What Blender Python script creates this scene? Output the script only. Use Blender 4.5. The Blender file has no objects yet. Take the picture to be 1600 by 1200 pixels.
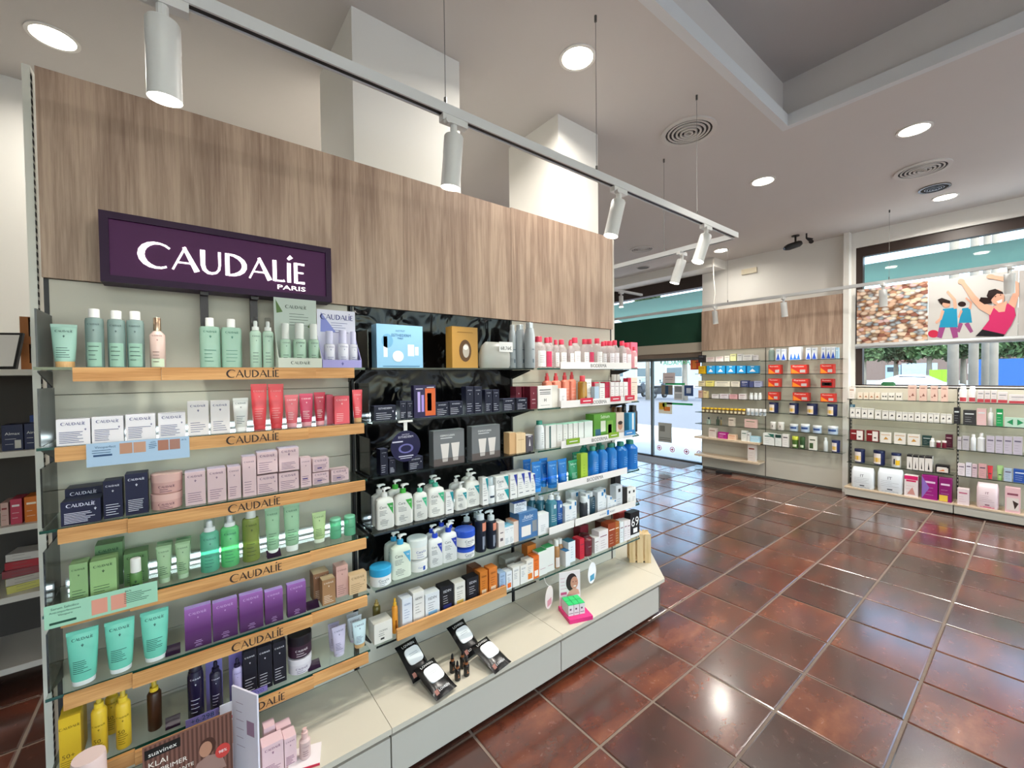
import bpy, math, random
from mathutils import Vector, Matrix
random.seed(7)
S = bpy.context.scene
COL = S.collection
# ------------------------------------------------------------------ camera
F, H = 654.97, 1.6
YAW, PIT, ROL = math.radians(51.845), math.radians(1.2158), math.radians(-0.6476)
_f = Vector((math.cos(YAW)*math.cos(PIT), math.sin(YAW)*math.cos(PIT), -math.sin(PIT)))
_r0 = Vector((math.sin(YAW), -math.cos(YAW), 0)); _u0 = _r0.cross(_f)
_r = _r0*math.cos(ROL) + _u0*math.sin(ROL); _u = -_r0*math.sin(ROL) + _u0*math.cos(ROL)
CAMP = Vector((0, 0, H))
cd = bpy.data.cameras.new('camera'); cam = bpy.data.objects.new('camera', cd); COL.objects.link(cam)
cd.sensor_fit = 'HORIZONTAL'; cd.sensor_width = 36; cd.lens = 36*F/1600; cd.clip_start = 0.02; cd.clip_end = 300
m = Matrix((( _r.x, _u.x, -_f.x, 0), (_r.y, _u.y, -_f.y, 0), (_r.z, _u.z, -_f.z, H), (0, 0, 0, 1)))
cam.matrix_world = m
S.camera = cam
# ------------------------------------------------------------------ world, sun, exposure
S.view_settings.view_transform = 'Standard'; S.view_settings.look = 'None'
S.view_settings.gamma = 1; S.view_settings.use_curve_mapping = False
S.view_settings.exposure = 0.5
W = bpy.data.worlds.new('sky'); S.world = W; W.use_nodes = True
wn = W.node_tree.nodes; wl = W.node_tree.links
sky = wn.new('ShaderNodeTexSky'); sky.sky_type = 'NISHITA'; sky.sun_disc = False
sky.sun_elevation = math.radians(58); sky.sun_rotation = math.radians(200); sky.air_density = 1.2; sky.dust_density = 2.0
wn['Background'].inputs['Strength'].default_value = 0.7
wl.new(sky.outputs[0], wn['Background'].inputs['Color'])
def light(name, typ, loc, energy, color=(1, 1, 1), rot=None, **kw):
    d = bpy.data.lights.new(name, typ); d.energy = energy; d.color = color
    for k, v in kw.items(): setattr(d, k, v)
    o = bpy.data.objects.new(name, d); o.location = loc
    if rot is not None: o.rotation_euler = rot
    COL.objects.link(o); return o
sun = light('sun', 'SUN', (12, 0, 20), 3.0, (1, .96, .9), angle=math.radians(1.0))
sun.rotation_euler = Vector((0.45, -0.10, -1)).to_track_quat('-Z', 'Y').to_euler()
DOWNLIGHTS = [(-.50, 3.27), (1.825, 1.68), (4.385, .63), (4.385, 1.68), (6.345, .67), (6.34, 3.0), (1.825, -1.9), (4.385, -1.9), (6.345, -1.4), (-.5, -1.9), (3.2, 4.6), (1.0, 3.2)]  # second half: unseen lamps added behind viewpoint and gondola to light the room
CEIL = 3.42
for i, (x, y) in enumerate(DOWNLIGHTS):
    light('downlight_glow', 'AREA', (x, y, (3.76 if -1.6 < x < 3.61 and -3.2 < y < 1.245 else CEIL-.02)), 8 if i in (0, 5) else 20, (1, .95, .87), shape='DISK', size=.16, spread=math.radians(160))
# ------------------------------------------------------------------ helpers
def px(x, y): return _f + _r*((x-800)/F) + _u*((600-y)/F)
def on(x, y, ax, val):
    d = px(x, y); t = (val-CAMP[ax])/d[ax]; return CAMP + d*t
def project(P):
    P = Vector(P)-CAMP; z = P.dot(_f)
    return (800+F*P.dot(_r)/z, 600-F*P.dot(_u)/z, z)
def lin(c):
    if isinstance(c, str):
        c = c.lstrip('#'); c = [int(c[i:i+2], 16)/255 for i in (0, 2, 4)]
        c = [v/12.92 if v <= .04045 else ((v+.055)/1.055)**2.4 for v in c]
    return (*c[:3], 1)
MC = {}
def nodes_of(name):
    m = bpy.data.materials.new(name); m.use_nodes = True
    return m, m.node_tree.nodes, m.node_tree.links, m.node_tree.nodes['Principled BSDF']
def M(c, rough=.5, metal=0., name=None, emit=0., trans=0., coat=0., spec=.5, noise=0., nscale=20.):
    key = (c if isinstance(c, str) else tuple(c), rough, metal, emit, trans, coat, spec, noise, nscale)
    if key in MC: return MC[key]
    m, N, L, b = nodes_of(name or 'mat_%s' % (c if isinstance(c, str) else 'c'))
    b.inputs['Base Color'].default_value = lin(c); b.inputs['Roughness'].default_value = rough
    b.inputs['Metallic'].default_value = metal; b.inputs['Specular IOR Level'].default_value = spec
    b.inputs['Coat Weight'].default_value = coat
    if emit: b.inputs['Emission Color'].default_value = lin(c); b.inputs['Emission Strength'].default_value = emit
    if trans:                       # thin see-through plastic / gel: part of the light goes straight through
        t = N.new('ShaderNodeBsdfTransparent'); t.inputs[0].default_value = [min(1, v*1.1+.02) for v in lin(c)[:3]]+[1]
        mx = N.new('ShaderNodeMixShader'); mx.inputs[0].default_value = trans
        L.new(b.outputs[0], mx.inputs[1]); L.new(t.outputs[0], mx.inputs[2]); L.new(mx.outputs[0], N['Material Output'].inputs[0])
    if noise:
        tc = N.new('ShaderNodeTexCoord'); nz = N.new('ShaderNodeTexNoise'); nz.inputs['Scale'].default_value = nscale; nz.inputs['Detail'].default_value = 5
        mr = N.new('ShaderNodeMapRange'); mr.inputs['To Min'].default_value = 1-noise; mr.inputs['To Max'].default_value = 1+noise
        mm = N.new('ShaderNodeMix'); mm.data_type = 'RGBA'; mm.blend_type = 'MULTIPLY'; mm.inputs[0].default_value = 1
        L.new(tc.outputs['Object'], nz.inputs[0]); L.new(nz.outputs[0], mr.inputs[0]); mm.inputs[6].default_value = lin(c)
        L.new(mr.outputs[0], mm.inputs[7]); L.new(mm.outputs[2], b.inputs['Base Color'])
    MC[key] = m; return m
def glass(name, tint, refl=.12, rough=.02, thru=.9, ior=1.45):
    """thin pane: tinted see-through with fresnel reflection"""
    m = bpy.data.materials.new(name); m.use_nodes = True; N, L = m.node_tree.nodes, m.node_tree.links
    N.remove(N['Principled BSDF'])
    t = N.new('ShaderNodeBsdfTransparent'); t.inputs[0].default_value = (*tint, 1)
    g = N.new('ShaderNodeBsdfGlossy'); g.inputs['Roughness'].default_value = rough
    lw = N.new('ShaderNodeLayerWeight'); lw.inputs[0].default_value = .5
    pw = N.new('ShaderNodeMath'); pw.operation = 'POWER'; pw.inputs[1].default_value = 4.5
    fr = N.new('ShaderNodeMath'); fr.operation = 'MULTIPLY_ADD'; fr.inputs[1].default_value = .75; fr.inputs[2].default_value = .035
    L.new(lw.outputs['Facing'], pw.inputs[0]); L.new(pw.outputs[0], fr.inputs[0])
    mx = N.new('ShaderNodeMixShader')
    L.new(fr.outputs[0], mx.inputs[0]); L.new(t.outputs[0], mx.inputs[1]); L.new(g.outputs[0], mx.inputs[2]); L.new(mx.outputs[0], N['Material Output'].inputs[0])
    return m
def link(name, me, mat, parent=None):
    o = bpy.data.objects.new(name, me); COL.objects.link(o)
    if mat is not None and not me.materials: me.materials.append(mat)
    if parent: o.parent = parent
    return o
def mk(name, verts, faces, mat, parent=None, world=False, smooth=False):
    if world and parent:
        off = Vector(); q = parent
        while q: off += q.location; q = q.parent
        verts = [Vector(v)-off for v in verts]
    me = bpy.data.meshes.new(name); me.from_pydata([tuple(v) for v in verts], [], faces); me.update()
    if smooth:
        me.polygons.foreach_set('use_smooth', [True]*len(me.polygons))
        if smooth == 'auto':
            try: me.set_sharp_from_angle(angle=math.radians(40))
            except Exception: pass
    return link(name, me, mat, parent)
def cube(x0, x1, y0, y1, z0, z1):
    return ([(x0, y0, z0), (x1, y0, z0), (x1, y1, z0), (x0, y1, z0), (x0, y0, z1), (x1, y0, z1), (x1, y1, z1), (x0, y1, z1)],
            [(0, 3, 2, 1), (4, 5, 6, 7), (0, 1, 5, 4), (1, 2, 6, 5), (2, 3, 7, 6), (3, 0, 4, 7)])
class MB:
    def __init__(s): s.v = []; s.f = []
    def add(s, vf, M4=None):
        n = len(s.v); v, f = vf
        s.v += [(M4 @ Vector(q)) if M4 else q for q in v]; s.f += [tuple(i+n for i in q) for q in f]; return s
    def box(s, *a): return s.add(cube(*a))
    def build(s, name, mat, parent=None, world=False, smooth=False): return mk(name, s.v, s.f, mat, parent, world, smooth)
def box(name, x0, x1, y0, y1, z0, z1, mat, parent=None, world=True):
    v, f = cube(x0, x1, y0, y1, z0, z1); return mk(name, v, f, mat, parent, world)
def tube_path(pts, r, n=8, cap=True):
    V, Fc = [], []; pts = [Vector(p) for p in pts]
    for i, p in enumerate(pts):
        d = (pts[min(i+1, len(pts)-1)]-pts[max(i-1, 0)]).normalized()
        a = d.cross(Vector((0, 0, 1)) if abs(d.z) < .9 else Vector((1, 0, 0))).normalized(); b = d.cross(a)
        rr = r[i] if isinstance(r, (list, tuple)) else r
        for k in range(n):
            t = 2*math.pi*k/n; V.append(p+a*math.cos(t)*rr+b*math.sin(t)*rr)
    for i in range(len(pts)-1):
        for k in range(n):
            k2 = (k+1) % n; Fc.append((i*n+k, i*n+k2, (i+1)*n+k2, (i+1)*n+k))
    if cap: Fc += [tuple(reversed(range(n))), tuple(range((len(pts)-1)*n, len(pts)*n))]
    return V, Fc
def sup(rx, ry, p, t):
    c, s = math.cos(t), math.sin(t)
    return (math.copysign(abs(c)**(2/p), c)*rx, math.copysign(abs(s)**(2/p), s)*ry)
def loft(secs, n=20, closed=True):
    V, Fc = [], []
    for z, rx, ry, p in secs:
        for k in range(n):
            x, y = sup(rx, ry, p, 2*math.pi*(k+.5)/n); V.append((x, y, z))
    for i in range(len(secs)-1):
        for k in range(n):
            k2 = (k+1) % n; Fc.append((i*n+k, i*n+k2, (i+1)*n+k2, (i+1)*n+k))
    if closed: Fc += [tuple(reversed(range(n))), tuple(range((len(secs)-1)*n, len(secs)*n))]
    return V, Fc
def surf(secs):
    """front surface y(x,z) of a loft"""
    def f(x, z):
        a = secs[0]; b = secs[-1]
        for i in range(len(secs)-1):
            if secs[i][0] <= z <= secs[i+1][0]: a, b = secs[i], secs[i+1]; break
        t = 0 if b[0] == a[0] else min(1, max(0, (z-a[0])/(b[0]-a[0])))
        rx, ry, p = (a[j]+(b[j]-a[j])*t for j in (1, 2, 3))
        q = min(.98, abs(x)/max(rx, 1e-5))
        return -ry*(1-q**p)**(1/p)
    return f
def thing(name, label, cat, loc=(0, 0, 0), rz=0., group=None):
    o = bpy.data.objects.new(name, None); COL.objects.link(o); o.empty_display_size = .05
    o.location = loc; o.rotation_euler = (0, 0, rz); return tag(o, label, cat, group)
def tag(o, label, cat, group=None):
    o['label'] = label; o['category'] = cat
    if group: o['group'] = group
    return o
def struct(o): o['kind'] = 'structure'; return o
# ------------------------------------------------------------------ lettering
FONTC = {}
def sans(txt, bold=0.):
    """2-D outline of a word in the built-in font, height of capitals = 1; returns verts, faces, width"""
    k = (txt, bold)
    if k in FONTC: return FONTC[k]
    cu = bpy.data.curves.new('t', 'FONT'); cu.body = txt; cu.resolution_u = 2; cu.offset = bold
    ob = bpy.data.objects.new('t', cu); me = bpy.data.meshes.new_from_object(ob)
    v = [(p.co.x/.69, p.co.y/.69) for p in me.vertices]; f = [tuple(p.vertices) for p in me.polygons]
    bpy.data.objects.remove(ob); bpy.data.curves.remove(cu); bpy.data.meshes.remove(me)
    x0 = min(p[0] for p in v); w = max(p[0] for p in v)-x0
    FONTC[k] = ([(a-x0, b) for a, b in v], f, w); return FONTC[k]
def stroke(V, Fc, pts):
    """pts: (x,y,halfwidth) ribbon"""
    n0 = len(V)
    for i, (x, y, w) in enumerate(pts):
        a = pts[max(i-1, 0)]; b = pts[min(i+1, len(pts)-1)]
        dx, dy = b[0]-a[0], b[1]-a[1]; l = math.hypot(dx, dy) or 1
        V.append((x-dy/l*w, y+dx/l*w)); V.append((x+dy/l*w, y-dx/l*w))
    for i in range(len(pts)-1):
        Fc.append((n0+2*i, n0+2*i+1, n0+2*i+3, n0+2*i+2))
def flare():
    """roman capitals with thick and thin strokes, drawn letter by letter"""
    if 'flare' in FONTC: return FONTC['flare']
    V, Fc = [], []; x = 0
    def st(*p): stroke(V, Fc, [(x+a, b, w*1.2) for a, b, w in p])
    st(*[(.55+.53*math.cos(math.radians(t)), .5+.51*math.sin(math.radians(t)), .035+.06*max(0, -math.cos(math.radians(t)))) for t in range(42, 322, 20)]); x += 1.0
    def A():
        st((.03, 0, .03), (.47, 1.0, .035)); st((.42, 1.0, .05), (.86, 0, .085)); st((.2, .33, .03), (.68, .33, .03))
    A(); x += .97
    st((.1, 1, .075), (.1, .35, .07), (.15, .15, .065), (.28, .03, .055), (.42, .01, .045), (.58, .06, .04), (.68, .2, .038), (.71, .4, .038), (.71, 1, .045)); x += .9
    st((.1, 0, .07), (.1, 1, .07)); st(*[(.14+.62*math.sin(math.radians(t)), .5+.47*math.cos(math.radians(t)), .03+.055*math.sin(math.radians(t))) for t in range(0, 181, 20)]); x += .92
    A(); x += .97
    st((.1, 0, .07), (.1, 1, .07)); st((.1, .035, .035), (.45, .035, .035), (.52, .07, .05)); x += .62
    st((.1, 0, .07), (.1, .95, .07)); st((.06, 1.12, .05), (.22, 1.28, .075)); x += .3
    st((.1, 0, .07), (.1, 1, .07)); st((.1, .035, .035), (.5, .045, .05)); st((.1, .53, .03), (.45, .53, .035)); st((.1, .965, .035), (.5, .955, .045)); x += .55
    FONTC['flare'] = (V, Fc, x); return FONTC['flare']
def word(mb, txt, cx, cz, width=None, height=None, fn=None, eps=.0006, bold=0., mirror=False):
    v, f, w = flare() if txt == 'CAUDALIE' else sans(txt, bold)
    s = width/w if width else height
    if width and height: sx, sz = width/w, height
    else: sx = sz = s
    mi = -1 if mirror else 1
    out = []
    for a, b in v:
        X = cx+mi*(a-w/2)*sx; Z = cz+(b-.5)*sz
        out.append((X, (fn(X, Z) if fn else 0)-eps, Z))
    mb.add((out, f))
def rect(mb, x0, x1, z0, z1, fn=None, eps=.0005, nx=1):
    out = []; fc = []
    for i in range(nx+1):
        X = x0+(x1-x0)*i/nx
        for Z in (z0, z1): out.append((X, (fn(X, Z) if fn else 0)-eps, Z))
    for i in range(nx): fc.append((2*i, 2*i+2, 2*i+3, 2*i+1))
    mb.add((out, fc))
def mark(mb, cx, cz, s, fn=None):
    for dx, dz in ((-.5, .3), (.5, .3), (0, .3), (-.25, -.2), (.25, -.2), (0, -.7), (0, .9)):
        rect(mb, cx+(dx-.22)*s, cx+(dx+.22)*s, cz+(dz-.22)*s, cz+(dz+.22)*s, fn)
# ------------------------------------------------------------------ surface materials
def mat_tile():
    m, N, L, b = nodes_of('terracotta_tile')
    tc = N.new('ShaderNodeTexCoord'); oi = N.new('ShaderNodeObjectInfo'); ge = N.new('ShaderNodeNewGeometry')
    va = N.new('ShaderNodeVectorMath'); va.operation = 'ADD'
    mp = N.new('ShaderNodeMapping'); mp.inputs['Scale'].default_value = (1.0, 2.2, 1)
    n1 = N.new('ShaderNodeTexNoise'); n1.inputs['Scale'].default_value = 2.6; n1.inputs['Detail'].default_value = 7; n1.inputs['Roughness'].default_value = .55; n1.inputs['Distortion'].default_value = .35
    n2 = N.new('ShaderNodeTexNoise'); n2.inputs['Scale'].default_value = 22; n2.inputs['Detail'].default_value = 6; n2.inputs['Roughness'].default_value = .7
    cr = N.new('ShaderNodeValToRGB'); e = cr.color_ramp.elements
    e[0].position = .25; e[0].color = lin('#3c241d'); e[1].position = .85; e[1].color = lin('#935536')
    for p, c in ((.42, '#4c2a20'), (.55, '#5f3022'), (.68, '#753d27')):
        q = e.new(p); q.color = lin(c)
    mr = N.new('ShaderNodeMapRange'); mr.inputs['To Min'].default_value = -.17; mr.inputs['To Max'].default_value = .13
    ad = N.new('ShaderNodeMath'); ad.operation = 'ADD'; a2 = N.new('ShaderNodeMath'); a2.operation = 'MULTIPLY_ADD'; a2.inputs[1].default_value = .22
    ml = N.new('ShaderNodeVectorMath'); ml.operation = 'SCALE'; ml.inputs[0].default_value = (37, 11, 5)
    L.new(oi.outputs['Random'], ml.inputs['Scale']); L.new(tc.outputs['Object'], va.inputs[0]); L.new(ml.outputs[0], va.inputs[1])
    L.new(va.outputs[0], mp.inputs[0]); L.new(mp.outputs[0], n1.inputs[0]); L.new(va.outputs[0], n2.inputs[0])
    L.new(oi.outputs['Random'], mr.inputs[0]); L.new(n1.outputs[0], ad.inputs[0]); L.new(mr.outputs[0], ad.inputs[1])
    sb = N.new('ShaderNodeMath'); sb.operation = 'SUBTRACT'; sb.inputs[1].default_value = .5
    L.new(n2.outputs[0], sb.inputs[0]); L.new(sb.outputs[0], a2.inputs[0]); L.new(ad.outputs[0], a2.inputs[2]); L.new(a2.outputs[0], cr.inputs[0]); L.new(cr.outputs[0], b.inputs['Base Color'])
    r = N.new('ShaderNodeMapRange'); r.inputs['To Min'].default_value = .16; r.inputs['To Max'].default_value = .34; L.new(n2.outputs[0], r.inputs[0]); L.new(r.outputs[0], b.inputs['Roughness'])
    bp = N.new('ShaderNodeBump'); bp.inputs['Strength'].default_value = .18; bp.inputs['Distance'].default_value = .003; L.new(n2.outputs[0], bp.inputs['Height']); L.new(bp.outputs[0], b.inputs['Normal'])
    b.inputs['Specular IOR Level'].default_value = .6; b.inputs['Coat Weight'].default_value = .8; b.inputs['Coat Roughness'].default_value = .15; b.inputs['Coat IOR'].default_value = 1.7
    return m
def mat_oak(name, light='#bda48f', dark='#917766', sc=1.0, axis='z'):
    m, N, L, b = nodes_of(name)
    tc = N.new('ShaderNodeTexCoord'); mp = N.new('ShaderNodeMapping')
    s = {'z': (9*sc, 9*sc, .75*sc), 'x': (.9*sc, 10*sc, 10*sc), 'y': (10*sc, .9*sc, 10*sc)}[axis]
    mp.inputs['Scale'].default_value = s
    n1 = N.new('ShaderNodeTexNoise'); n1.inputs['Scale'].default_value = 1.3; n1.inputs['Detail'].default_value = 3; n1.inputs['Distortion'].default_value = 1.1
    mu = N.new('ShaderNodeMath'); mu.operation = 'MULTIPLY'; mu.inputs[1].default_value = 13
    sn = N.new('ShaderNodeMath'); sn.operation = 'SINE'
    n2 = N.new('ShaderNodeTexNoise'); n2.inputs['Scale'].default_value = 9; n2.inputs['Detail'].default_value = 6; n2.inputs['Roughness'].default_value = .7
    mp2 = N.new('ShaderNodeMapping'); mp2.inputs['Scale'].default_value = [v*1.8 if v > 2*sc else v*.6 for v in s]
    ad = N.new('ShaderNodeMath'); ad.operation = 'MULTIPLY_ADD'; ad.inputs[1].default_value = .13
    cr = N.new('ShaderNodeValToRGB'); e = cr.color_ramp.elements; e[0].position = .28; e[0].color = lin(dark); e[1].position = .70; e[1].color = lin(light)
    L.new(tc.outputs['Object'], mp.inputs[0]); L.new(tc.outputs['Object'], mp2.inputs[0]); L.new(mp.outputs[0], n1.inputs[0]); L.new(mp2.outputs[0], n2.inputs[0])
    L.new(n1.outputs[0], mu.inputs[0]); L.new(mu.outputs[0], sn.inputs[0]); L.new(sn.outputs[0], ad.inputs[0]); L.new(n2.outputs[0], ad.inputs[2]); L.new(ad.outputs[0], cr.inputs[0]); L.new(cr.outputs[0], b.inputs['Base Color'])
    b.inputs['Roughness'].default_value = .55
    bp = N.new('ShaderNodeBump'); bp.inputs['Strength'].default_value = .12; bp.inputs['Distance'].default_value = .002; L.new(ad.outputs[0], bp.inputs['Height']); L.new(bp.outputs[0], b.inputs['Normal'])
    return m
def mat_vinyl():
    m, N, L, b = nodes_of('black_vinyl_film')
    b.inputs['Base Color'].default_value = lin('#050506'); b.inputs['Roughness'].default_value = .14; b.inputs['Specular IOR Level'].default_value = .28
    tc = N.new('ShaderNodeTexCoord'); n = N.new('ShaderNodeTexNoise'); n.inputs['Scale'].default_value = 5; n.inputs['Detail'].default_value = 2; n.inputs['Distortion'].default_value = 1.4
    bp = N.new('ShaderNodeBump'); bp.inputs['Strength'].default_value = .5; bp.inputs['Distance'].default_value = .03
    L.new(tc.outputs['Object'], n.inputs[0]); L.new(n.outputs[0], bp.inputs['Height']); L.new(bp.outputs[0], b.inputs['Normal']); return m
def mat_cloth(name, c, tr=.5):
    m, N, L, b = nodes_of(name); b.inputs['Base Color'].default_value = lin(c); b.inputs['Roughness'].default_value = .8
    t = N.new('ShaderNodeBsdfTranslucent'); t.inputs[0].default_value = lin(c); mx = N.new('ShaderNodeMixShader'); mx.inputs[0].default_value = tr
    L.new(b.outputs[0], mx.inputs[1]); L.new(t.outputs[0], mx.inputs[2]); L.new(mx.outputs[0], N['Material Output'].inputs[0]); return m
TILE = mat_tile(); OAK = mat_oak('oak_laminate'); OAKS = mat_oak('oak_strip', '#d9a468', '#b57e45', 1.4, 'x'); OAKSY = mat_oak('pale_wood_shelf', '#d8c5ab', '#bfa98e', 1.2, 'y')
VINYL = mat_vinyl()
GROUT = M('#85766a', .85, noise=.15, nscale=40)
CEILM = M('#cec9c5', .9, noise=.015, nscale=3); WALLM = M('#e4e2dc', .85, noise=.015, nscale=3); TRAYM = M('#b0adac', .9)
PANEL = M('#c6c1b3', .5, noise=.012, nscale=6); DECKM = M('#c8c1b0', .45, noise=.02, nscale=9); CREAM = M('#bdb8ab', .5, noise=.012, nscale=6)
WHITE = M('#e9e9e7', .4); BLACKM = M('#121214', .45); DARKM = M('#1d1a1a', .5); STEEL = M('#a9adb0', .3, .9); GREYM = M('#8d9091', .45)
FRAMEM = M('#33251f', .45)
SHELFG = glass('shelf_glass', (.91, .95, .925)); EDGEG = M('#12463b', .12, coat=.5); PANE = glass('window_pane', (.93, .97, .96)); SMOKE = glass('smoked_acrylic', (.30, .31, .32), ior=1.5)
CLEARP = glass('clear_plastic', (.93, .94, .94), ior=1.4)
# ------------------------------------------------------------------ floor with its tiles
T = .3945; GX, GY = 2.562, .381
fl = struct(box('floor', -3.2, 7.25, -4.6, 6.2, -.12, -.006, GROUT))
tv, tf = cube(-.5*T+.004, .5*T-.004, -.5*T+.004, .5*T-.004, -.012, 0.0)
# eased upper rim
g = .005; a = .5*T-.0065
tv = [(-a, -a, -.012), (a, -a, -.012), (a, a, -.012), (-a, a, -.012), (-a, -a, -.003), (a, -a, -.003), (a, a, -.003), (-a, a, -.003), (-a+g, -a+g, 0), (a-g, -a+g, 0), (a-g, a-g, 0), (-a+g, a-g, 0)]
tf = [(0, 1, 5, 4), (1, 2, 6, 5), (2, 3, 7, 6), (3, 0, 4, 7), (4, 5, 9, 8), (5, 6, 10, 9), (6, 7, 11, 10), (7, 4, 8, 11), (8, 9, 10, 11)]
tme = bpy.data.meshes.new('tile'); tme.from_pydata(tv, [], tf); tme.update(); tme.materials.append(TILE)
rest = MB()
for i in range(-15, 13):
    for j in range(-13, 15):
        cx, cy = GX+(i+.5)*T, GY+(j+.5)*T
        if cx < -3.1 or cx > 7.15 or cy < -4.5 or cy > 6.1: continue
        vis = False
        for dx in (-.5, .5):
            for dy in (-.5, .5):
                u, v, z = project((cx+dx*T, cy+dy*T, 0))
                if z > .2 and -30 < u < 1630 and v < 1240: vis = True
        hid = 1.75 < cy < 6.1 and .1 < cx < 2.3
        if vis and not hid:
            o = link('tile', tme, None, fl); o.location = (cx, cy, random.uniform(-.0008, .0004)); o.rotation_euler = (random.uniform(-.0012, .0012), random.uniform(-.0012, .0012), random.choice((0, math.pi)))
        else: rest.add(([(x+cx, y+cy, z) for x, y, z in tv], tf))
ro = rest.build('tile_field', TILE, fl); ro['kind'] = 'stuff'
# ------------------------------------------------------------------ ceiling with recessed tray
cb = MB(); TX0, TX1, TY0, TY1 = -1.6, 3.61, -3.2, 1.245; TOP = 3.95
cb.box(-3.2, TX0, -4.6, 6.2, CEIL, TOP).box(TX1, 7.25, -4.6, 6.2, CEIL, TOP).box(TX0, TX1, TY1, 6.2, CEIL, TOP).box(TX0, TX1, -4.6, TY0, CEIL, TOP)
ce = struct(cb.build('ceiling', CEILM))
tb = MB(); e = .13
tb.box(TX0, TX1, TY0, TY1, 3.78, TOP-.01)
struct(tb.build('trim_1', TRAYM))
lip = MB(); z0, z1 = CEIL-.001, CEIL+.085
for q in ((TX0, TX0+.05, TY0, TY1), (TX1-.05, TX1, TY0, TY1), (TX0+.0501, TX1-.0501, TY1-.05, TY1), (TX0+.0501, TX1-.0501, TY0, TY0+.05)): lip.box(*q, z0, z1)
struct(lip.build('trim_2', M('#d5d7d8', .8)))
# ------------------------------------------------------------------ walls
WX = 7.0
def wall(name, *bs, mat=WALLM):
    b = MB()
    for q in bs: b.box(*q)
    return struct(b.build(name, mat))
wall('wall_right', (WX, 7.25, 1.56, 3.63, 0, CEIL), (WX, 7.25, -4.6, -3.0, 0, CEIL), (WX, 7.25, -3.0, 1.56, 0, 1.40), (WX, 7.25, -3.0, 1.56, 3.22, CEIL), (WX, 7.25, 3.63, 5.9, 3.30, CEIL), (WX, 7.25, 5.9, 6.2, 0, CEIL))
wall('wall_back', (-3.2, 7.25, 6.1, 6.25, 0, CEIL)); wall('wall_left', (-3.35, -3.2, -4.6, 6.2, 0, CEIL)); wall('wall_front', (-3.2, -2.6, -4.75, -4.6, 0, CEIL), (6.4, 7.25, -4.75, -4.6, 0, CEIL), (-2.6, 6.4, -4.75, -4.6, 0, .7), (-2.6, 6.4, -4.75, -4.6, 3.2, CEIL))
wall('wall_inner', (-3.2, 2.2, 3.85, 3.97, 0, CEIL))
for q in ((.69, 1.302, 2.12, 2.72), (2.10, 2.52, 2.12, 2.68)):
    struct(box('trim_3' if q[0] < 1 else 'trim_4', q[0], q[1], q[2], q[3], 0, CEIL, WALLM))
struct(box('trim_5', 6.62, 7.0, 3.24, 6.1, 3.28, CEIL, WALLM))           # soffit over the doorway
struct(box('trim_6', 6.88, 7.0, 1.60, 1.66, 0, CEIL, WALLM))             # thin pilaster beside the window
# ------------------------------------------------------------------ street window
wi = struct(bpy.data.objects.new('window_1', None)); COL.objects.link(wi); wi.location = (7.08, -.7, 1.40)
fb = MB(); fb.box(7.03, 7.12, -3.0, 1.56, 3.10, 3.22).box(7.03, 7.12, 1.49, 1.56, 1.40, 3.10).box(7.03, 7.12, -3.0, -2.93, 1.40, 3.10).box(7.03, 7.12, -3.0, 1.56, 1.40, 1.425)
fb.box(7.03, 7.12, -.80, -.74, 1.425, 3.10); fb.build('window_frame', FRAMEM, wi, True)
for y0, y1 in ((-2.93, -.80), (-.74, 1.49)): box('pane', 7.07, 7.078, y0, y1, 1.425, 3.10, PANE, wi)
box('window_sill', 6.93, 7.03, -3.0, 1.56, 1.385, 1.41, M('#efe9df', .5), wi)
w2 = struct(bpy.data.objects.new('added_window', None)); COL.objects.link(w2); w2.location = (1.9, -4.7, .7)  # unseen window, added behind the viewpoint to light header boards and shelves
fb = MB(); fb.box(-2.6, 6.4, -4.72, -4.64, .7, .76).box(-2.6, 6.4, -4.72, -4.64, 3.12, 3.2)
for x in (-2.6, .36, 3.36, 6.33): fb.box(x, x+.07, -4.72, -4.64, .76, 3.12)
fb.build('window_frame', FRAMEM, w2, True)
for x in (-2.53, .43, 3.43): box('pane', x, x+2.9, -4.685, -4.677, .76, 3.12, PANE, w2)
# ------------------------------------------------------------------ doorway
do = struct(bpy.data.objects.new('door_1', None)); COL.objects.link(do); do.location = (7.15, 4.6, 0)
db = MB(); db.box(7.12, 7.18, 4.68, 4.72, 0, 1.86).box(7.12, 7.18, 3.63, 3.67, 0, 1.86).box(7.12, 7.18, 5.84, 5.88, 0, 1.86).box(7.12, 7.18, 3.63, 5.88, 1.83, 1.88).box(7.12, 7.18, 3.63, 5.88, 0, .025)
db.build('door_frame', M('#5d6466', .35, .6), do, True)
box('pane', 7.145, 7.153, 3.67, 4.68, .025, 1.83, PANE, do); box('pane', 7.145, 7.153, 4.72, 5.84, .025, 1.83, PANE, do)
box('door_operator', 7.02, 7.2, 3.63, 5.9, 1.96, 2.13, M('#b3a999', .5), do); box('guide_rail', 7.06, 7.2, 3.63, 5.9, 1.88, 1.96, M('#7b6a5d', .4), do)
struct(box('trim_7', 7.03, 7.2, 3.63, 5.9, 3.08, 3.30, FRAMEM))
GREEN = mat_cloth('green_awning', '#24523f', .3); TEAL = mat_cloth('teal_awning', '#8fb3a9', .4)
def sheet(name, P, mat, th=.006):
    a, b, c, d = [Vector(q) for q in P]; n = (b-a).cross(d-a).normalized()*th
    return mk(name, [a, b, c, d, a+n, b+n, c+n, d+n], [(0, 1, 2, 3), (7, 6, 5, 4), (0, 4, 5, 1), (1, 5, 6, 2), (2, 6, 7, 3), (3, 7, 4, 0)], mat)
tag(sheet('door_blind', [(7.13, 3.64, 2.13), (7.13, 5.89, 2.13), (7.13, 5.89, 2.66), (7.13, 3.64, 2.66)], GREEN), 'dark green roller blind hanging above the glass entrance door', 'blind')
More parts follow.
